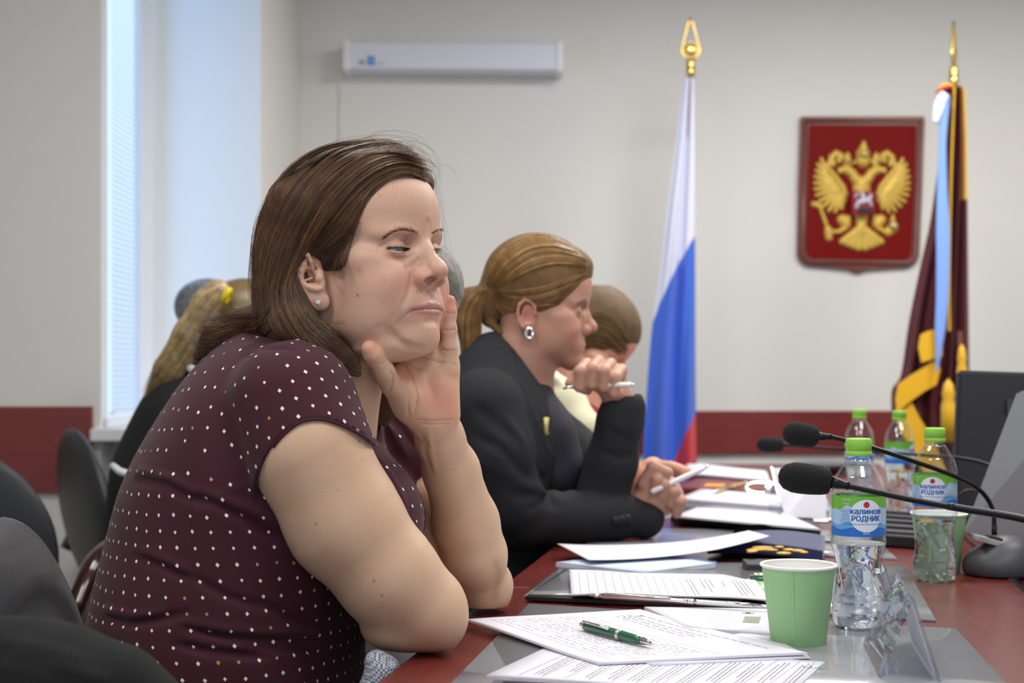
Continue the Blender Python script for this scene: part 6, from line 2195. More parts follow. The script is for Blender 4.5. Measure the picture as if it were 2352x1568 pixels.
# ------------------------------------------------------------------ side table with monitors at the right
M['screen_back'] = mat('monitor_black', srgb(44, 46, 54), .45)
st = empty('side_table', (1.25, 2.9, 0), 'dark table carrying the monitors at the right edge', 'table')
b = MB(); b.prism([(rx_(1.7) + .012, 1.7), (rx_(1.7) + 1.1, 1.7), (rx_(3.9) + 1.0, 3.9), (rx_(3.9) + .012, 3.9)], .03, None, (0, 0, TZ - .017), bevel=.003); b.build('tabletop', M['table'], st, keep=True)
for xx, yy in ((.75, 1.75), (1.65, 1.75), (1.14, 3.8), (1.85, 3.8)):
    b = MB(); b.box((xx, yy, .357), (.05, .05, .714), bevel=.003); b.build('leg', M['table'], st, keep=True)
def monitor(label, tl, tr, br, bl, d, m, tilt=0):
    c = [P(*tl), P(*tr), P(*br), P(*bl)]
    e = empty('monitor', (float(np.mean([p[0] for p in c])), float(np.mean([p[1] for p in c])), TZ), label, 'monitor')
    q = c; n = np.cross(q[1] - q[0], q[3] - q[0]); n /= np.linalg.norm(n); 
    if n[1] > 0: n = -n
    mm = MB(); vs = [mm.bm.verts.new(p - n * s) for s in (0, .022) for p in q]
    for f in ((0, 1, 2, 3), (7, 6, 5, 4), (0, 4, 5, 1), (1, 5, 6, 2), (2, 6, 7, 3), (3, 7, 4, 0)): mm.bm.faces.new([vs[i] for i in f])
    bmesh.ops.recalc_face_normals(mm.bm, faces=mm.bm.faces[:]); bmesh.ops.bevel(mm.bm, geom=mm.bm.edges[:], offset=.005, segments=3, affect='EDGES')
    mm.build('housing', m, e, keep=True)
    cc = sum(q) / 4
    return e, cc, n
e, cc, n = monitor('black computer monitor seen from behind at the right edge below the banner', (2203, 850, 2.75), (2560, 862, 2.75), (2550, 1215, 2.75), (2189, 1215, 2.75), 2.75, M['screen_back'])
b = MB(); b.box((cc[0], cc[1] + .05, TZ + .061), (.06, .03, .12)); b.box((cc[0], cc[1] + .05, TZ + .004), (.24, .18, .008), bevel=.003); b.build('stand', M['black'], e, keep=True)
b = MB(); p = P(2330, 935, 2.745); b.box((p[0], p[1] - .003, p[2]), (.03, .004, .03), bevel=.001); b.build('badge', mat('badge', srgb(66, 68, 80), .4), e, keep=True)
e, cc, n = monitor('grey tilted screen cut off by the right edge of the picture', (2366, 905, 2.30), (2520, 905, 2.0), (2420, 1295, 2.05), (2238, 1236, 2.35), 2.3, mat('screen_grey', srgb(118, 122, 130), .35))
b = MB(); b.box((cc[0] + .02, cc[1] + .03, TZ + .03), (.12, .10, .06), bevel=.005); b.build('stand', M['black'], e, keep=True)
cb = MB(); cb.tube([tuple(p) for p in resample([P(2352, 1078, 2.5), P(2300, 1080, 2.5), P(2262, 1100, 2.5), P(2240, 1140, 2.5), P(2215, 1190, 2.5), P(2205, 1225, 2.5)], 30)], .0022, 8); o = cb.build('cable', M['black'], None, True); setp(o, 'thin black cable looping in front of the black monitor', 'cable')
cb = MB(); cb.tube([tuple(p) for p in resample([P(2200, 1138, 2.45), P(2225, 1125, 2.45), P(2262, 1140, 2.45), P(2270, 1190, 2.45), P(2250, 1228, 2.42)], 30)], .0020, 8); o = cb.build('cable', M['black'], None, True); setp(o, 'short grey cable curling beside the second microphone base', 'cable')

# ------------------------------------------------------------------ chairs
M['chair_leather'] = mat('chair_leather', srgb(48, 49, 54), .45, bump=.3, bscale=900, coat=.05)
M['arm_wood'] = mat('arm_wood', srgb(46, 14, 14), .18, coat=.8)


def chair(loc, yaw, label, arms=True, dz=0.0):
    e = empty('office_chair', loc, label, 'chair', 'grey leather armchairs on the left', rot=(0, 0, yaw))
    bf = Field((-.27, -.32, .42), (.27, .02, 1.0), .006)
    R_ = np.array(Matrix.Rotation(math.radians(10), 3, 'X'))
    bf.ell((0, -.225, .69 + dz), (.235, .040, .215), R_.T, .02)
    bf.ell((0, -.185, .66 + dz), (.20, .040, .16), R_.T, .02, 'sub')
    bf.ell((0, -.218, .66 + dz), (.20, .030, .17), R_.T, .03)
    a, f = bf.mesh(); mesh_np('backrest', a, f, 4, M['chair_leather'], True, parent=e, keep=False)
    b = MB(); b.box((0, .03, .44), (.48, .46, .10), bevel=.04, seg=4); b.build('seat', M['chair_leather'], e, True)
    if arms:
        for s in (1, -1):
            b = MB(); b.tube(resample([(s * .26, -.22, .56), (s * .275, -.15, .66), (s * .28, -.02, .69), (s * .28, .12, .675), (s * .275, .22, .62), (s * .27, .25, .50), (s * .26, .23, .10)], 40), [.022] * 40, 12, flat=.75); b.build('armrest', M['arm_wood'], e, True)
    for sx in (1, -1):
        for sy in (-.18, .22):
            b = MB(); b.tube([(sx * .22, sy, 0), (sx * .22, sy, .40)], .014, 10); b.build('leg', M['metal_black'], e, True)
    return e
chair((P(20, 1568, 3.1)[0], 3.1, 0), math.radians(-10), 'grey leather armchair at the left edge below the wooden rail')
chair((P(395, 1568, 3.8)[0], 3.8, 0), math.radians(-60), 'grey leather armchair farthest back, beside the window sill')
hc = chair((-.60, 1.08, 0), math.radians(-62), 'grey leather chair with a black jacket over it at the bottom left', arms=False, dz=-.055)
chair((P(520, 1568, 1.62)[0] - .02, 1.68, -.03), math.radians(-88), 'chair the woman in the dotted dress sits on', arms=False)
# black jacket hung over the near chair
jf = Field((-.68, .95, .50), (-.22, 1.32, .86), .004)
jf.caps([P(-60, 1490, 1.17), P(60, 1500, 1.16), P(170, 1525, 1.15)], [.024, .022, .020], .02)
jf.caps([P(160, 1520, 1.15), P(270, 1568, 1.14), P(350, 1620, 1.14)], [.021, .026, .026], .02)
jf.caps([P(-60, 1560, 1.17), P(120, 1600, 1.15), P(260, 1650, 1.15)], [.045, .045, .04], .03)
jf.caps([P(-40, 1700, 1.17), P(200, 1740, 1.15)], [.05, .05], .03)
for q in ([(0, 1470), (100, 1490), (200, 1520)], [(20, 1500), (140, 1530), (260, 1568)], [(0, 1530), (120, 1560)]): jf.pstroke(q, .005, .004)
a, f = jf.mesh(); o = mesh_np('jacket', a, f, 4, mat('jacket_black', srgb(16, 16, 18), .9, bump=.4, bscale=500), True); setp(o, 'black jacket draped over the near chair at the bottom left', 'jacket')

# small piece of grey checked cloth on the woman's lap, seen under her elbow
cf = Field((-.16, 1.36, .62), (-.08, 1.50, .80), .003)
cf.caps([P(862, 1515, 1.43), P(878, 1540, 1.43), P(868, 1590, 1.43)], [.010, .016, .022], .01)
a, f = cf.mesh()
t_ = NT('checked_cloth'); tc_ = t_.node('ShaderNodeTexCoord'); ck = t_.node('ShaderNodeTexChecker'); ck.inputs['Scale'].default_value = 420
ck.inputs['Color1'].default_value = srgb(190, 194, 204); ck.inputs['Color2'].default_value = srgb(96, 102, 120); t_.link(tc_.outputs['Object'], ck.inputs['Vector']); t_.link(ck.outputs['Color'], t_.p.inputs['Base Color'])
o = mesh_np('scarf', a, f, 4, t_.m, True); setp(o, 'bit of grey checked cloth below the near elbow of the woman', 'scarf')
# ------------------------------------------------------------------ the other people at the table
def simple_ear(L, side=1, c=(72, -82, -14), k=3):
    """ear as rim, bowl and lobe on one side of a head (side +1 = their right)"""
    s = side
    L.ell((s * (c[0] - 1), c[1] + 2, c[2]), (5, 15, 28), 5)
    f = [(16, 4), (14, 18), (6, 28), (-6, 30), (-15, 20), (-17, 4), (-13, -12), (-6, -22)]
    L.caps([(s * (c[0] + 5 + (2 if a < 0 else 0)), c[1] + a, c[2] + b) for a, b in f], [3, 3.2, 3.6, 3.8, 3.6, 3.2, 3, 3], 2)
    L.ell((s * (c[0] + 6), c[1] + 2, c[2] - 2), (5, 9, 14), 2, 'sub')
    L.caps([(s * (c[0] + 3), c[1] - 6, c[2] + 12), (s * (c[0] + 4), c[1] - 9, c[2] - 6), (s * (c[0] + 4), c[1] - 2, c[2] - 17), (s * (c[0] + 3), c[1] + 8, c[2] - 14)], [3, 3, 3, 3], 2)
    L.ell((s * (c[0] + 2), c[1] + 4, c[2] - 26), (4.5, 8, 9), 4)


def finish_skin(fld, name, parent, base, L=None, paints=()):
    p, f = fld.mesh()
    c = np.tile(np.array(base[:3]), (len(p), 1))
    for pts, r, col, a in paints: paint(c, p, pts, r, col, a)
    return mesh_np(name, p, f, 4, M['skin'], True, c, parent=parent)


def field_px(x0, y0, x1, y1, d0, d1, h):
    a = np.minimum(P(x0, y1, d0), P(x0, y1, d1)); b = np.maximum(P(x1, y0, d0), P(x1, y0, d1))
    return Field((a[0], d0, a[2]), (b[0], d1, b[2]), h)


SK2 = srgb(190, 146, 126)
# ================= person in the black blazer
D2 = 2.55
R2 = frame(84, -5, 0)
O2 = P(1319, 716, D2)
man = empty('person', (P(1200, 1300, D2)[0], D2, 0), 'person with a blond ponytail and black blazer writing at the table', 'person')
f2 = field_px(1050, 500, 1640, 1270, 2.22, 2.86, .0022)
L2 = Local(f2, O2, R2, .93)
base_head(L2, fat=.92, nose=.97)
L2.both((50, -34, -44), (16, 34, 34), 18)
L2.ell((0, -8, 60), (48, 30, 26), 16)
L2.ell((0, 6, -92), (20, 14, 14), 10)
L2.stroke([L2.surf(a, b) for a, b in ((-22, -67), (0, -66), (22, -67))], 1.6, -2.2)
L2.caps([L2.surf(-18, -64, -2), L2.surf(0, -62, -2), L2.surf(18, -64, -2)], [1.5, 3.2, 1.5], 3)
L2.caps([L2.surf(-16, -70, -2), L2.surf(0, -71, -2), L2.surf(16, -70, -2)], [1.5, 3.6, 1.5], 3)
for s in (1, -1):
    L2.stroke([L2.surf(a * s, b) for a, b in ((18, -2), (26, -4), (36, -4), (46, -1))], 1.1, -1.4)
    L2.stroke([L2.surf(a * s, b) for a, b in ((18, 4), (30, 7), (42, 4))], 1.4, -1.2)
simple_ear(L2, 1, (70, -84, -18)); simple_ear(L2, -1, (70, -84, -18))
nb2 = P(1190, 900, D2 + .02)
f2.caps([L2.w((0, -78, -40)), L2.w((0, -88, -90)), nb2, P(1160, 960, D2 + .02)], [.060, .055, .062, .09], .015)
# raised fist under the chin (their left hand), knuckles up, wrist going down to the right
hd = 2.42
f2.ell(P(1388, 866, hd + .02), (.030, .026, .024), None, .01)
for i, (x, y) in enumerate(((1335, 838), (1362, 832), (1390, 838), (1415, 852))):
    f2.caps([P(x + 12, y - 2, hd + .012), P(x - 2, y + 14, hd - .012), P(x - 4, y + 50, hd - .006), P(x + 14, y + 58, hd + .018)], [.0112, .0105, .0096, .0086], .0025)
f2.caps([P(1310, 880, hd), P(1332, 856, hd + .004), P(1365, 850, hd + .03)], [.0095, .0115, .013], .005)
f2.caps([P(1400, 872, hd + .025), P(1424, 925, hd + .035), P(1430, 990, hd + .04)], [.028, .026, .028], .01)
# right hand resting on the table with the white pen
h2 = 2.50
f2.caps([P(1420, 1190, h2), P(1465, 1165, h2), P(1500, 1140, h2)], [.027, .026, .030], .012)
f2.ell(P(1510, 1135, h2), (.044, .034, .040), None, .012)
for i, (x, y) in enumerate(((1500, 1080), (1518, 1092), (1538, 1108), (1552, 1130))):
    f2.caps([P(x - 8, y + 30, h2 - .004 * i), P(x, y + 2, h2 - .016), P(x + 10, y + 22, h2 - .036), P(x + 2, y + 48, h2 - .030)], [.013, .0125, .011, .0095], .004)
f2.caps([P(1480, 1110, h2 - .02), P(1500, 1072, h2 - .03), P(1535, 1085, h2 - .035)], [.013, .0105, .009], .005)
red2 = srgb(196, 110, 100)
finish_skin(f2, 'body', man, SK2, L2, [([L2.w((0, 44, -32))], .014, red2, .5), ([L2.w((0, 26, -66))], .010, srgb(180, 96, 96), .7), ([L2.w((70, -90, -10))], .022, red2, .6), ([L2.w((46, 0, -35))], .024, red2, .25),
    ([L2.w((30, 10, -4)), L2.w((20, 12, -6))], .008, srgb(150, 100, 96), .5), ([L2.w((14, 20, 17)), L2.w((34, 20, 20)), L2.w((48, 10, 14))], .0045, srgb(90, 66, 50), .8), ([L2.w((24, 16, -2)), L2.w((42, 9, -3))], .0016, srgb(70, 50, 46), .8)])
# hair pulled back into a ponytail
M['hair_blond_base'] = mat_hair('hair_blond_base', srgb(130, 98, 56), srgb(150, 116, 70), .85)
M['hair_blond'] = mat_hair('hair_blond', srgb(150, 112, 62), srgb(176, 138, 84))
g2 = field_px(1040, 500, 1380, 900, 2.36, 2.74, .0025)
H2 = Local(g2, O2, R2, .99)
H2.ell((0, -72, 50), (80, 100, 88), 10)
H2.ell((0, -8, 84), (56, 34, 26), 14)
H2.ell((0, -150, 8), (46, 30, 50), 14)
g2.caps([P(1145, 655, D2), P(1118, 668, D2)], [.022, .014], .01)
g2.caps([P(1118, 668, D2), P(1082, 690, D2 - .01), P(1072, 740, D2 - .01), P(1078, 800, D2 - .01), P(1062, 860, D2)], [.014, .024, .021, .015, .006], .006)
g2.caps([P(1118, 670, D2), P(1125, 740, D2 - .01), P(1160, 770, D2 - .02), P(1200, 790, D2 - .02)], [.008, .008, .007, .004], .004)
H2.ell((0, 66, -38), (100, 126, 108), 3, 'sub')
H2.ell((74, -82, -26), (22, 24, 32), 4, 'sub')
H2.ell((70, -90, -80), (60, 60, 42), 6, 'sub')
gp, gf_ = g2.mesh()
hair2 = mesh_np('hair', gp, gf_, 4, M['hair_blond_base'], True, np.tile([.55, .52, .5], (len(gp), 1)), parent=man)
fam = [[(1350, 612), (1300, 606), (1240, 612), (1180, 640), (1130, 662)], [(1348, 596), (1290, 575), (1220, 580), (1165, 618), (1128, 660)], [(1342, 596), (1318, 570), (1265, 550), (1195, 562), (1145, 610), (1124, 658)],
       [(1322, 574), (1265, 543), (1210, 540), (1160, 570), (1128, 615), (1118, 655)]]
fam2 = [[(1350, 625), (1300, 640), (1240, 660), (1180, 668), (1130, 668)], [(1300, 665), (1262, 690), (1215, 700), (1170, 690), (1130, 672)], [(1275, 700), (1225, 700), (1190, 712), (1150, 700), (1128, 676)], [(1215, 700), (1180, 740), (1160, 730), (1140, 700), (1124, 680)]]
famT = [[(1120, 662), (1090, 668), (1066, 700), (1060, 750), (1066, 800), (1058, 850)], [(1122, 668), (1100, 690), (1086, 740), (1086, 790), (1066, 860)], [(1122, 672), (1108, 700), (1104, 750), (1100, 790), (1075, 850)]]
bt = []
for g_, n in ((fam, 2200), (fam2, 1500), (famT, 700)):
    C, ks = fill_family(g2, g_, n, 14, rng, wav=1.0, end_jit=2, lock=.0016, off=(.0002, .001), start=(0, .3)); bt.append((C, ks))
CC = np.concatenate([b[0] for b in bt]); kk = np.concatenate([b[1] for b in bt])
v = rng.uniform(.5, 1.25, (len(CC), 1)) * (0.85 + .3 * np.sin(kk * 14))[:, None]
strand_mesh('hair_strands', CC, rng.uniform(.0003, .0006, len(CC)), v * np.array([[1.05, 1, .92]]), M['hair_blond'], hair2)
b = MB(); c = P(1118, 666, D2)
b.tube([(c[0] + .003 * math.sin(a), c[1] + .014 * math.cos(a), c[2] + .014 * math.sin(a)) for a in np.linspace(0, 6.28, 20)], .004, 8); b.build('hair_tie', M['black'], hair2, True, keep=True)
b = MB(); c = L2.w((80, -76, -46)); b.tube([(c[0] + .006 * math.cos(a), c[1], c[2] + .009 * math.sin(a) - .004) for a in np.linspace(0, 6.28, 20)], .0030, 8); b.build('earring', M['silver'], man, True, keep=True)
# blazer, shirt
M['blazer'] = mat('blazer_black', srgb(42, 43, 47), .85, bump=.3, bscale=900, spec=.3)
M['shirt_dark'] = mat('shirt_dark', srgb(40, 40, 52), .7)
z2 = field_px(960, 740, 1520, 1600, 2.26, 2.90, .0035)
z2.ell(P(1070, 1480, D2), (.15, .17, .20), None, .05); z2.ell(P(1090, 1230, D2), (.145, .175, .17), None, .05)
z2.ell(P(1130, 1040, D2 + .01), (.125, .175, .13), None, .05); z2.ell(P(1135, 930, D2 + .01), (.095, .15, .09), None, .04)
z2.caps([P(1140, 850, D2), P(1175, 925, D2 + .0)], [.070, .062], .03)
s1 = z2.child((z2.lo[0], 2.26, z2.lo[2]), (z2.lo[0] + 9, 2.60, 9))
s1.caps([P(1115, 935, 2.37), P(1140, 1040, 2.36), P(1170, 1150, 2.37), P(1195, 1190, 2.39)], [.066, .062, .054, .050], .02)
s1.caps([P(1190, 1186, 2.40), P(1300, 1190, 2.44), P(1400, 1186, 2.47), P(1462, 1186, 2.49)], [.051, .046, .040, .036], .015)
s1.caps([P(1455, 1185, 2.49), P(1478, 1189, 2.49)], [.0365, .037], .003)
z2.merge(s1, .006)
z2.caps([P(1200, 940, 2.72), P(1300, 1040, 2.66), P(1370, 1080, 2.56)], [.065, .055, .05], .03)
s3 = z2.child((-9, 2.30, -9), (9, 2.75, 9))
s3.caps([P(1375, 1165, 2.50), P(1405, 1060, 2.48), P(1425, 965, 2.46), P(1432, 935, 2.455)], [.048, .045, .040, .038], .01)
z2.merge(s3, .006)
z2.ell(P(1428, 905, 2.455), (.030, .030, .03), None, .004, 'sub')
# lapel opening
z2.caps([L2.w((0, -84, -80)), P(1215, 905, D2 - .005), P(1240, 985, D2 - .045)], [.062, .044, .018], .006, 'sub')
S2 = z2.pstroke
for q, w, a in (([(1120, 800), (1160, 790), (1200, 880), (1230, 960), (1262, 1040)], .006, .0035), ([(1185, 800), (1215, 880), (1238, 950), (1268, 1030)], .005, -.003), ([(1240, 900), (1262, 960), (1290, 1040), (1300, 1110)], .006, .003),
                ([(1230, 1060), (1250, 1100), (1260, 1160)], .008, -.005), ([(1085, 930), (1130, 960), (1180, 1010)], .010, -.004), ([(1160, 960), (1200, 1010), (1215, 1070)], .008, .005), ([(1090, 1000), (1150, 1030), (1220, 1110)], .009, -.005),
                ([(1170, 1130), (1230, 1140), (1290, 1160)], .009, -.006), ([(1165, 1110), (1225, 1118), (1280, 1140)], .008, .005), ([(1210, 1170), (1250, 1150), (1262, 1140)], .007, -.005), ([(1100, 1060), (1170, 1090), (1230, 1120)], .008, .004),
                ([(1395, 980), (1420, 1000), (1450, 1010)], .006, -.003), ([(1385, 1040), (1420, 1050), (1450, 1046)], .007, -.004), ([(1330, 1060), (1300, 1090), (1290, 1140)], .009, -.005)):
    S2(q, w, a)
zp, zf = z2.mesh(); mesh_np('blazer', zp, zf, 4, M['blazer'], True, parent=man)
b = MB()
for i in range(3):
    c = z2.cast(1415 + i * 13, 1196 - i * 2)[0]; b.lathe([(0, -.002), (.008, -.001), (.009, .002), (.006, .004), (0, .0035)], tuple(c), 14, Matrix.Rotation(math.pi / 2, 3, 'X'))
b.build('sleeve_buttons', M['black'], man, True, keep=True)
q2 = field_px(1150, 830, 1330, 1150, 2.40, 2.75, .003)
q2.caps([P(1205, 930, D2), P(1225, 1000, D2), P(1260, 1080, D2)], [.058, .072, .07], .02)
q2.ell(L2.w((0, -70, -105)), (.06, .06, .04), None, .004, 'sub')
zp, zf = q2.mesh(); mesh_np('shirt', zp, zf, 4, M['shirt_dark'], True, parent=man)
c = z2.cast(1254, 978)[0]; b = MB(); b.lathe([(0, 0), (.006, 0), (.004, .012), (.006, .03), (0, .032)], (c[0], c[1] - .003, c[2] - .016), 10); b.build('lapel_pin', M['emb_pale'] if 'emb_pale' in M else M['silver'], man, True, keep=True)
b = MB(); c = P(1308, 888, hd - .004); b.tube([(c[0] + .010 * math.cos(a), c[1] + .008 * math.sin(a), c[2] + .003 * math.cos(a)) for a in np.linspace(0, 6.28, 16)], .002, 6); b.build('finger_ring', M['silver'], man, True, keep=True)
M['pen_white'] = mat('pen_white', srgb(236, 236, 240), .3)
def slim_pen(a, b_, label, r=.0042):
    e = empty('pen', tuple((np.array(a) + np.array(b_)) / 2), label, 'pen')
    a = np.array(a, float); b_ = np.array(b_, float)
    lathe2('barrel', a, a + (b_ - a) * .9, [(r * .6, 0), (r, .04), (r, .95), (r * .8, 1)], M['pen_white'], e)
    lathe2('tip', a + (b_ - a) * .9, b_, [(r * .8, 0), (r * .4, .6), (0, 1)], M['silver'], e)
def lathe2(name, p0, p1, prof, m, parent):
    p0 = Vector(tuple(map(float, p0))); p1 = Vector(tuple(map(float, p1))); L_ = (p1 - p0).length
    q = Vector((0, 0, 1)).rotation_difference(p1 - p0).to_matrix(); b = MB(); b.lathe([(r, t * L_) for r, t in prof], tuple(p0), 16, q)
    return b.build(name, m, parent, True, keep=True)
slim_pen(P(1396, 884, hd - .010), P(1458, 883, hd - .03), 'silver pen held across the raised fist of the person in the blazer')
slim_pen(P(1495, 1130, h2 - .045), P(1632, 1068, h2 - .03), 'white pen held over the papers by the person in the blazer', .0048)

# ================= person further on, brown hair, cream lace collar, writing
D3 = 3.15
R3 = frame(76, -34, 0)
O3 = P(1408, 824, D3)
p3 = empty('person', (P(1330, 1300, D3)[0], D3, 0), 'person with brown hair and cream lace collar behind the blazer', 'person')
f3 = field_px(1230, 690, 1600, 1130, 2.85, 3.45, .004)
L3 = Local(f3, O3, R3, 1.0)
base_head(L3, fat=.9)
f3.caps([L3.w((0, -80, -50)), P(1335, 900, D3), P(1320, 960, D3)], [.055, .052, .07], .02)
f3.caps([P(1450, 1130, 3.0), P(1480, 1090, 2.98), P(1500, 1075, 2.98)], [.026, .026, .024], .01)
for i in range(4): f3.caps([P(1490 + 8 * i, 1066 + 5 * i, 2.97), P(1540 + 10 * i, 1070 + 4 * i, 2.95), P(1582 - 4 * i, 1082 + 3 * i, 2.94)], [.012, .010, .008], .004)
finish_skin(f3, 'body', p3, srgb(214, 160, 136))
M['hair_brown2'] = mat_hair('hair_brown2', srgb(104, 78, 44), srgb(128, 98, 60), .7)
g3 = field_px(1230, 670, 1480, 960, 2.95, 3.35, .004)
H3 = Local(g3, O3, R3, 1.0)
H3.ell((0, -74, 46), (82, 104, 88), 10); H3.ell((0, -150, -10), (40, 36, 40), 12); H3.ell((0, 66, -40), (110, 112, 104), 3, 'sub')
gp, gf_ = g3.mesh(); hair3 = mesh_np('hair', gp, gf_, 4, M['hair_brown2'], True, np.tile([.6, .6, .6], (len(gp), 1)), parent=p3)
C, ks = fill_family(g3, [[(1446, 790), (1420, 740), (1385, 715), (1350, 720), (1310, 760)], [(1440, 812), (1410, 770), (1375, 750), (1340, 760), (1310, 790)], [(1430, 825), (1400, 800), (1370, 790), (1340, 800), (1320, 820)]], 900, 12, rng, wav=1, end_jit=2, lock=.002, start=(0, .3))
strand_mesh('hair_strands', C, np.full(len(C), .0006), rng.uniform(.5, 1.3, (len(C), 1)) * np.array([[1, 1, 1]]), M['hair_brown2'], hair3)
z3 = field_px(1180, 840, 1520, 1500, 2.85, 3.5, .006)
z3.ell(P(1240, 1380, D3), (.15, .17, .2), None, .05); z3.ell(P(1270, 1120, D3), (.14, .18, .15), None, .05); z3.ell(P(1310, 1000, D3), (.09, .15, .09), None, .04)
z3.caps([P(1370, 1060, 3.0), P(1420, 1150, 2.98), P(1450, 1135, 3.0)], [.05, .045, .035], .02)
zp, zf = z3.mesh(); mesh_np('red_dress', zp, zf, 4, mat('dress_red', srgb(140, 30, 36), .7), True, parent=p3)
M['lace'] = mat('lace_cream', srgb(216, 214, 184), .85, bump=1.0, bscale=260)
l3 = field_px(1200, 830, 1420, 1110, 2.80, 3.25, .004)
l3.caps([P(1242, 870, 3.02), P(1290, 930, 2.98), P(1330, 990, 2.95), P(1358, 1060, 2.95)], [.035, .05, .045, .014], .02)
for i in range(26):
    t = i / 25; x = 1262 + 104 * t ** .8; y = 862 + 170 * t ** 1.1
    l3.ell(P(x, y, 2.95 + .01 * (i % 2)), (.010, .010, .010), None, .004)
zp, zf = l3.mesh(); mesh_np('lace_collar', zp, zf, 4, M['lace'], True, parent=p3)

# ================= grey-haired person with glasses hidden behind the woman's face
D4 = 2.02
R4 = frame(78, -20, 0)
O4 = P(990, 742, D4)
p4 = empty('person', (P(960, 1300, D4)[0], D4 + .02, 0), 'grey-haired person with glasses mostly hidden behind the woman in the dotted dress', 'person')
f4 = field_px(820, 560, 1080, 1000, 1.84, 2.20, .0035)
L4 = Local(f4, O4, R4, .96)
base_head(L4, fat=1.0, nose=1.06)
f4.caps([L4.w((0, -78, -40)), P(935, 900, D4), P(925, 960, D4)], [.058, .056, .08], .02)
finish_skin(f4, 'body', p4, srgb(222, 160, 140))
M['hair_grey'] = mat_hair('hair_grey', srgb(120, 118, 112), srgb(160, 158, 152), .8)
g4 = field_px(760, 520, 1080, 860, 1.84, 2.20, .004)
H4 = Local(g4, O4, R4, .96)
H4.ell((0, -72, 42), (84, 104, 84), 10); H4.ell((0, -16, 62), (56, 30, 30), 14); H4.ell((60, -20, 10), (20, 30, 40), 14); H4.ell((-60, -20, 10), (20, 30, 40), 14); H4.ell((0, 66, -44), (100, 112, 96), 3, 'sub')
gp, gf_ = g4.mesh(); hair4 = mesh_np('hair', gp, gf_, 4, M['hair_grey'], True, np.tile([.8, .8, .8], (len(gp), 1)), parent=p4)
fl4 = []
for _ in range(90):
    a = rng.uniform(0, 1); q = resample([(1020 + rng.normal(0, 6), 600 + 40 * a), (1045 + rng.normal(0, 4), 630 + 50 * a), (1056 + rng.normal(0, 5), 680 + 30 * a)], 12)
    dd = D4 - .06 + rng.normal(0, .02); fl4.append(np.stack([(q[:, 0] - CX) / FPX * dd, np.full(12, dd), CAMZ - (q[:, 1] - HY) / FPX * dd], 1))
strand_mesh('hair_strands', np.array(fl4), np.full(90, .0003), np.tile([1., 1, 1], (90, 1)), M['hair_grey'], hair4)
b = MB()
for s in (1, -1):
    b.tube([tuple(L4.w((s * 34 + 24 * math.cos(a), 24, -2 + 18 * math.sin(a)))) for a in np.linspace(0, 6.28, 24)], .0014, 6)
    b.tube([tuple(L4.w((s * 58, 22, 2))), tuple(L4.w((s * 74, 0, 2))), tuple(L4.w((s * 78, -80, 0)))], .0016, 6)
b.tube([tuple(L4.w((-10, 24, 2))), tuple(L4.w((0, 28, 4))), tuple(L4.w((10, 24, 2)))], .0014, 6)
b.build('glasses', M['metal_black'] if 'metal_black' in M else M['black'] if 'black' in M else M['silver'], p4, True, keep=True)
z4 = field_px(760, 860, 1060, 1500, 1.88, 2.30, .006)
z4.ell(P(900, 1380, D4 + .04), (.12, .13, .2), None, .05); z4.ell(P(905, 1080, D4 + .04), (.11, .13, .14), None, .05)
zp, zf = z4.mesh(); mesh_np('white_shirt', zp, zf, 4, mat('shirt_white', srgb(216, 220, 226), .8), True, parent=p4)

# ================= left background: blonde ponytail in black, grey head behind
D5 = 3.1
R5 = frame(100, -10, 0)
O5 = P(640, 785, D5)
p5 = empty('person', (P(450, 1300, D5)[0], D5, 0), 'person in black with a long fair ponytail and yellow hair tie at the left', 'person')
f5 = field_px(480, 640, 700, 900, 2.9, 3.3, .005); L5 = Local(f5, O5, R5, 1.0); base_head(L5, .9)
f5.caps([L5.w((0, -80, -40)), P(520, 870, D5)], [.055, .06], .02)
finish_skin(f5, 'body', p5, SK2)
M['hair_fair'] = mat_hair('hair_fair', srgb(150, 126, 86), srgb(188, 164, 118))
M['hair_dkfair'] = mat_hair('hair_dkfair', srgb(112, 92, 56), srgb(136, 112, 70))
g5 = field_px(300, 630, 700, 960, 2.85, 3.3, .005); H5 = Local(g5, O5, R5, 1.0)
H5.ell((0, -72, 42), (82, 102, 84), 10); H5.ell((0, 66, -40), (100, 126, 104), 3, 'sub')
gp, gf_ = g5.mesh(); hair5 = mesh_np('hair', gp, gf_, 4, M['hair_dkfair'], True, np.tile([.8, .8, .8], (len(gp), 1)), parent=p5)
g6 = field_px(290, 620, 560, 960, 2.85, 3.3, .004)
g6.caps([P(522, 690, D5 - .06), P(500, 672, D5 - .06), P(478, 700, D5 - .07), P(440, 770, D5 - .08), P(385, 850, D5 - .09), P(338, 912, D5 - .09)], [.014, .026, .034, .038, .030, .008], .012)
gp, gf_ = g6.mesh(); pt = mesh_np('ponytail', gp, gf_, 4, M['hair_fair'], True, np.tile([.9, .9, .9], (len(gp), 1)), parent=hair5)
C, ks = fill_family(g6, [[(505, 660), (470, 680), (425, 745), (370, 830), (330, 900)], [(515, 668), (485, 710), (440, 780), (385, 860), (332, 912)], [(520, 690), (500, 740), (460, 800), (405, 870), (340, 918)]], 900, 14, rng, wav=1.5, end_jit=5, lock=.003)
strand_mesh('hair_strands', C, np.full(len(C), .0006), rng.uniform(.6, 1.3, (len(C), 1)) * np.array([[1, 1, 1]]), M['hair_fair'], hair5)
b = MB(); c = P(520, 680, D5 - .115)
b.tube([(c[0] + .006 * math.sin(a), c[1] + .012 * math.cos(a), c[2] + .013 * math.sin(a)) for a in np.linspace(0, 6.28, 24)], .007, 10); b.build('hair_tie', mat('scrunchie_yellow', srgb(214, 190, 10), .7), hair5, True, keep=True)
z5 = field_px(200, 780, 640, 1500, 2.85, 3.4, .006)
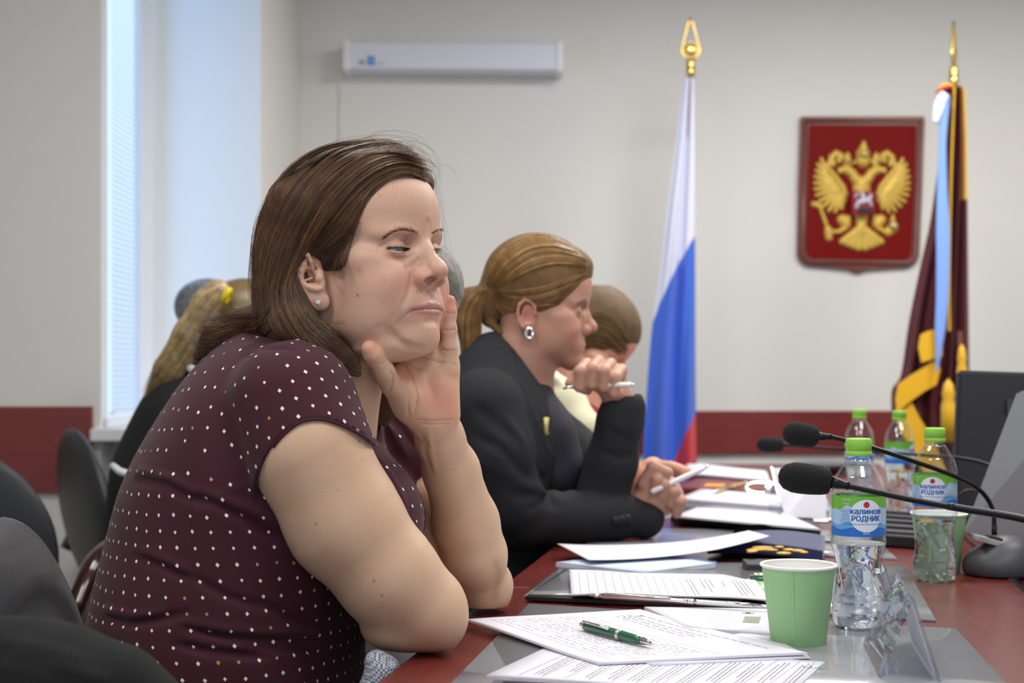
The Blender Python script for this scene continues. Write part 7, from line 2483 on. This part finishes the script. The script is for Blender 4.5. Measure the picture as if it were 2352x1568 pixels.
z5.ell(P(390, 1330, D5), (.15, .18, .24), None, .05); z5.ell(P(400, 1120, D5), (.135, .19, .18), None, .05); z5.ell(P(440, 970, D5), (.11, .18, .12), None, .05); z5.caps([P(455, 900, D5), P(500, 860, D5)], [.08, .055], .03)
z5.caps([P(440, 950, 2.93), P(380, 1100, 2.92), P(330, 1200, 2.96)], [.06, .055, .045], .02)
zp, zf = z5.mesh(); mesh_np('black_top', zp, zf, 4, mat('top_black', srgb(20, 21, 24), .85), True, parent=p5)
b = MB(); b.tube([tuple(P(258, 1068, 2.9)), tuple(P(275, 1082, 2.89)), tuple(P(300, 1090, 2.88))], [.007, .008, .008], 8); b.build('white_cuff', mat('cuff_white', srgb(214, 216, 220), .7), p5, True, keep=True)
b = MB(); b.tube([tuple(P(425, 840, 3.02)), tuple(P(445, 850, 2.99)), tuple(P(462, 868, 2.98))], [.008, .010, .008], 8); b.build('white_collar', mat('collar_white', srgb(200, 206, 214), .7), p5, True, keep=True)

D6 = 3.75
R6 = frame(70, -8, 0)
O6 = P(525, 745, D6)
p6 = empty('person', (P(480, 1300, D6)[0], D6, 0), 'grey-haired person farthest back on the left by the window column', 'person')
f6 = field_px(400, 640, 640, 900, 3.55, 3.95, .006); L6 = Local(f6, O6, R6, .95); base_head(L6, 1)
f6.caps([L6.w((0, -80, -40)), P(470, 860, D6), P(465, 920, D6)], [.055, .06, .08], .02)
finish_skin(f6, 'body', p6, SK2)
g7 = field_px(360, 620, 640, 860, 3.55, 3.95, .006); H7 = Local(g7, O6, R6, .95); H7.ell((0, -70, 38), (82, 100, 82), 10); H7.ell((0, 66, -40), (100, 120, 100), 3, 'sub')
gp, gf_ = g7.mesh(); mesh_np('hair', gp, gf_, 4, mat_hair('hair_ash', srgb(96, 98, 104), srgb(150, 152, 156)), True, np.tile([.9, .9, .95], (len(gp), 1)), parent=p6)
z6 = field_px(320, 840, 620, 1500, 3.55, 4.0, .008)
z6.ell(P(450, 1300, D6), (.15, .17, .22), None, .05); z6.ell(P(455, 1050, D6), (.13, .18, .16), None, .05)
z6.ell(P(440, 930, D6), (.09, .15, .08), None, .05)
zp, zf = z6.mesh(); mesh_np('pale_shirt', zp, zf, 4, mat('shirt_pale', srgb(196, 206, 222), .8), True, parent=p6)
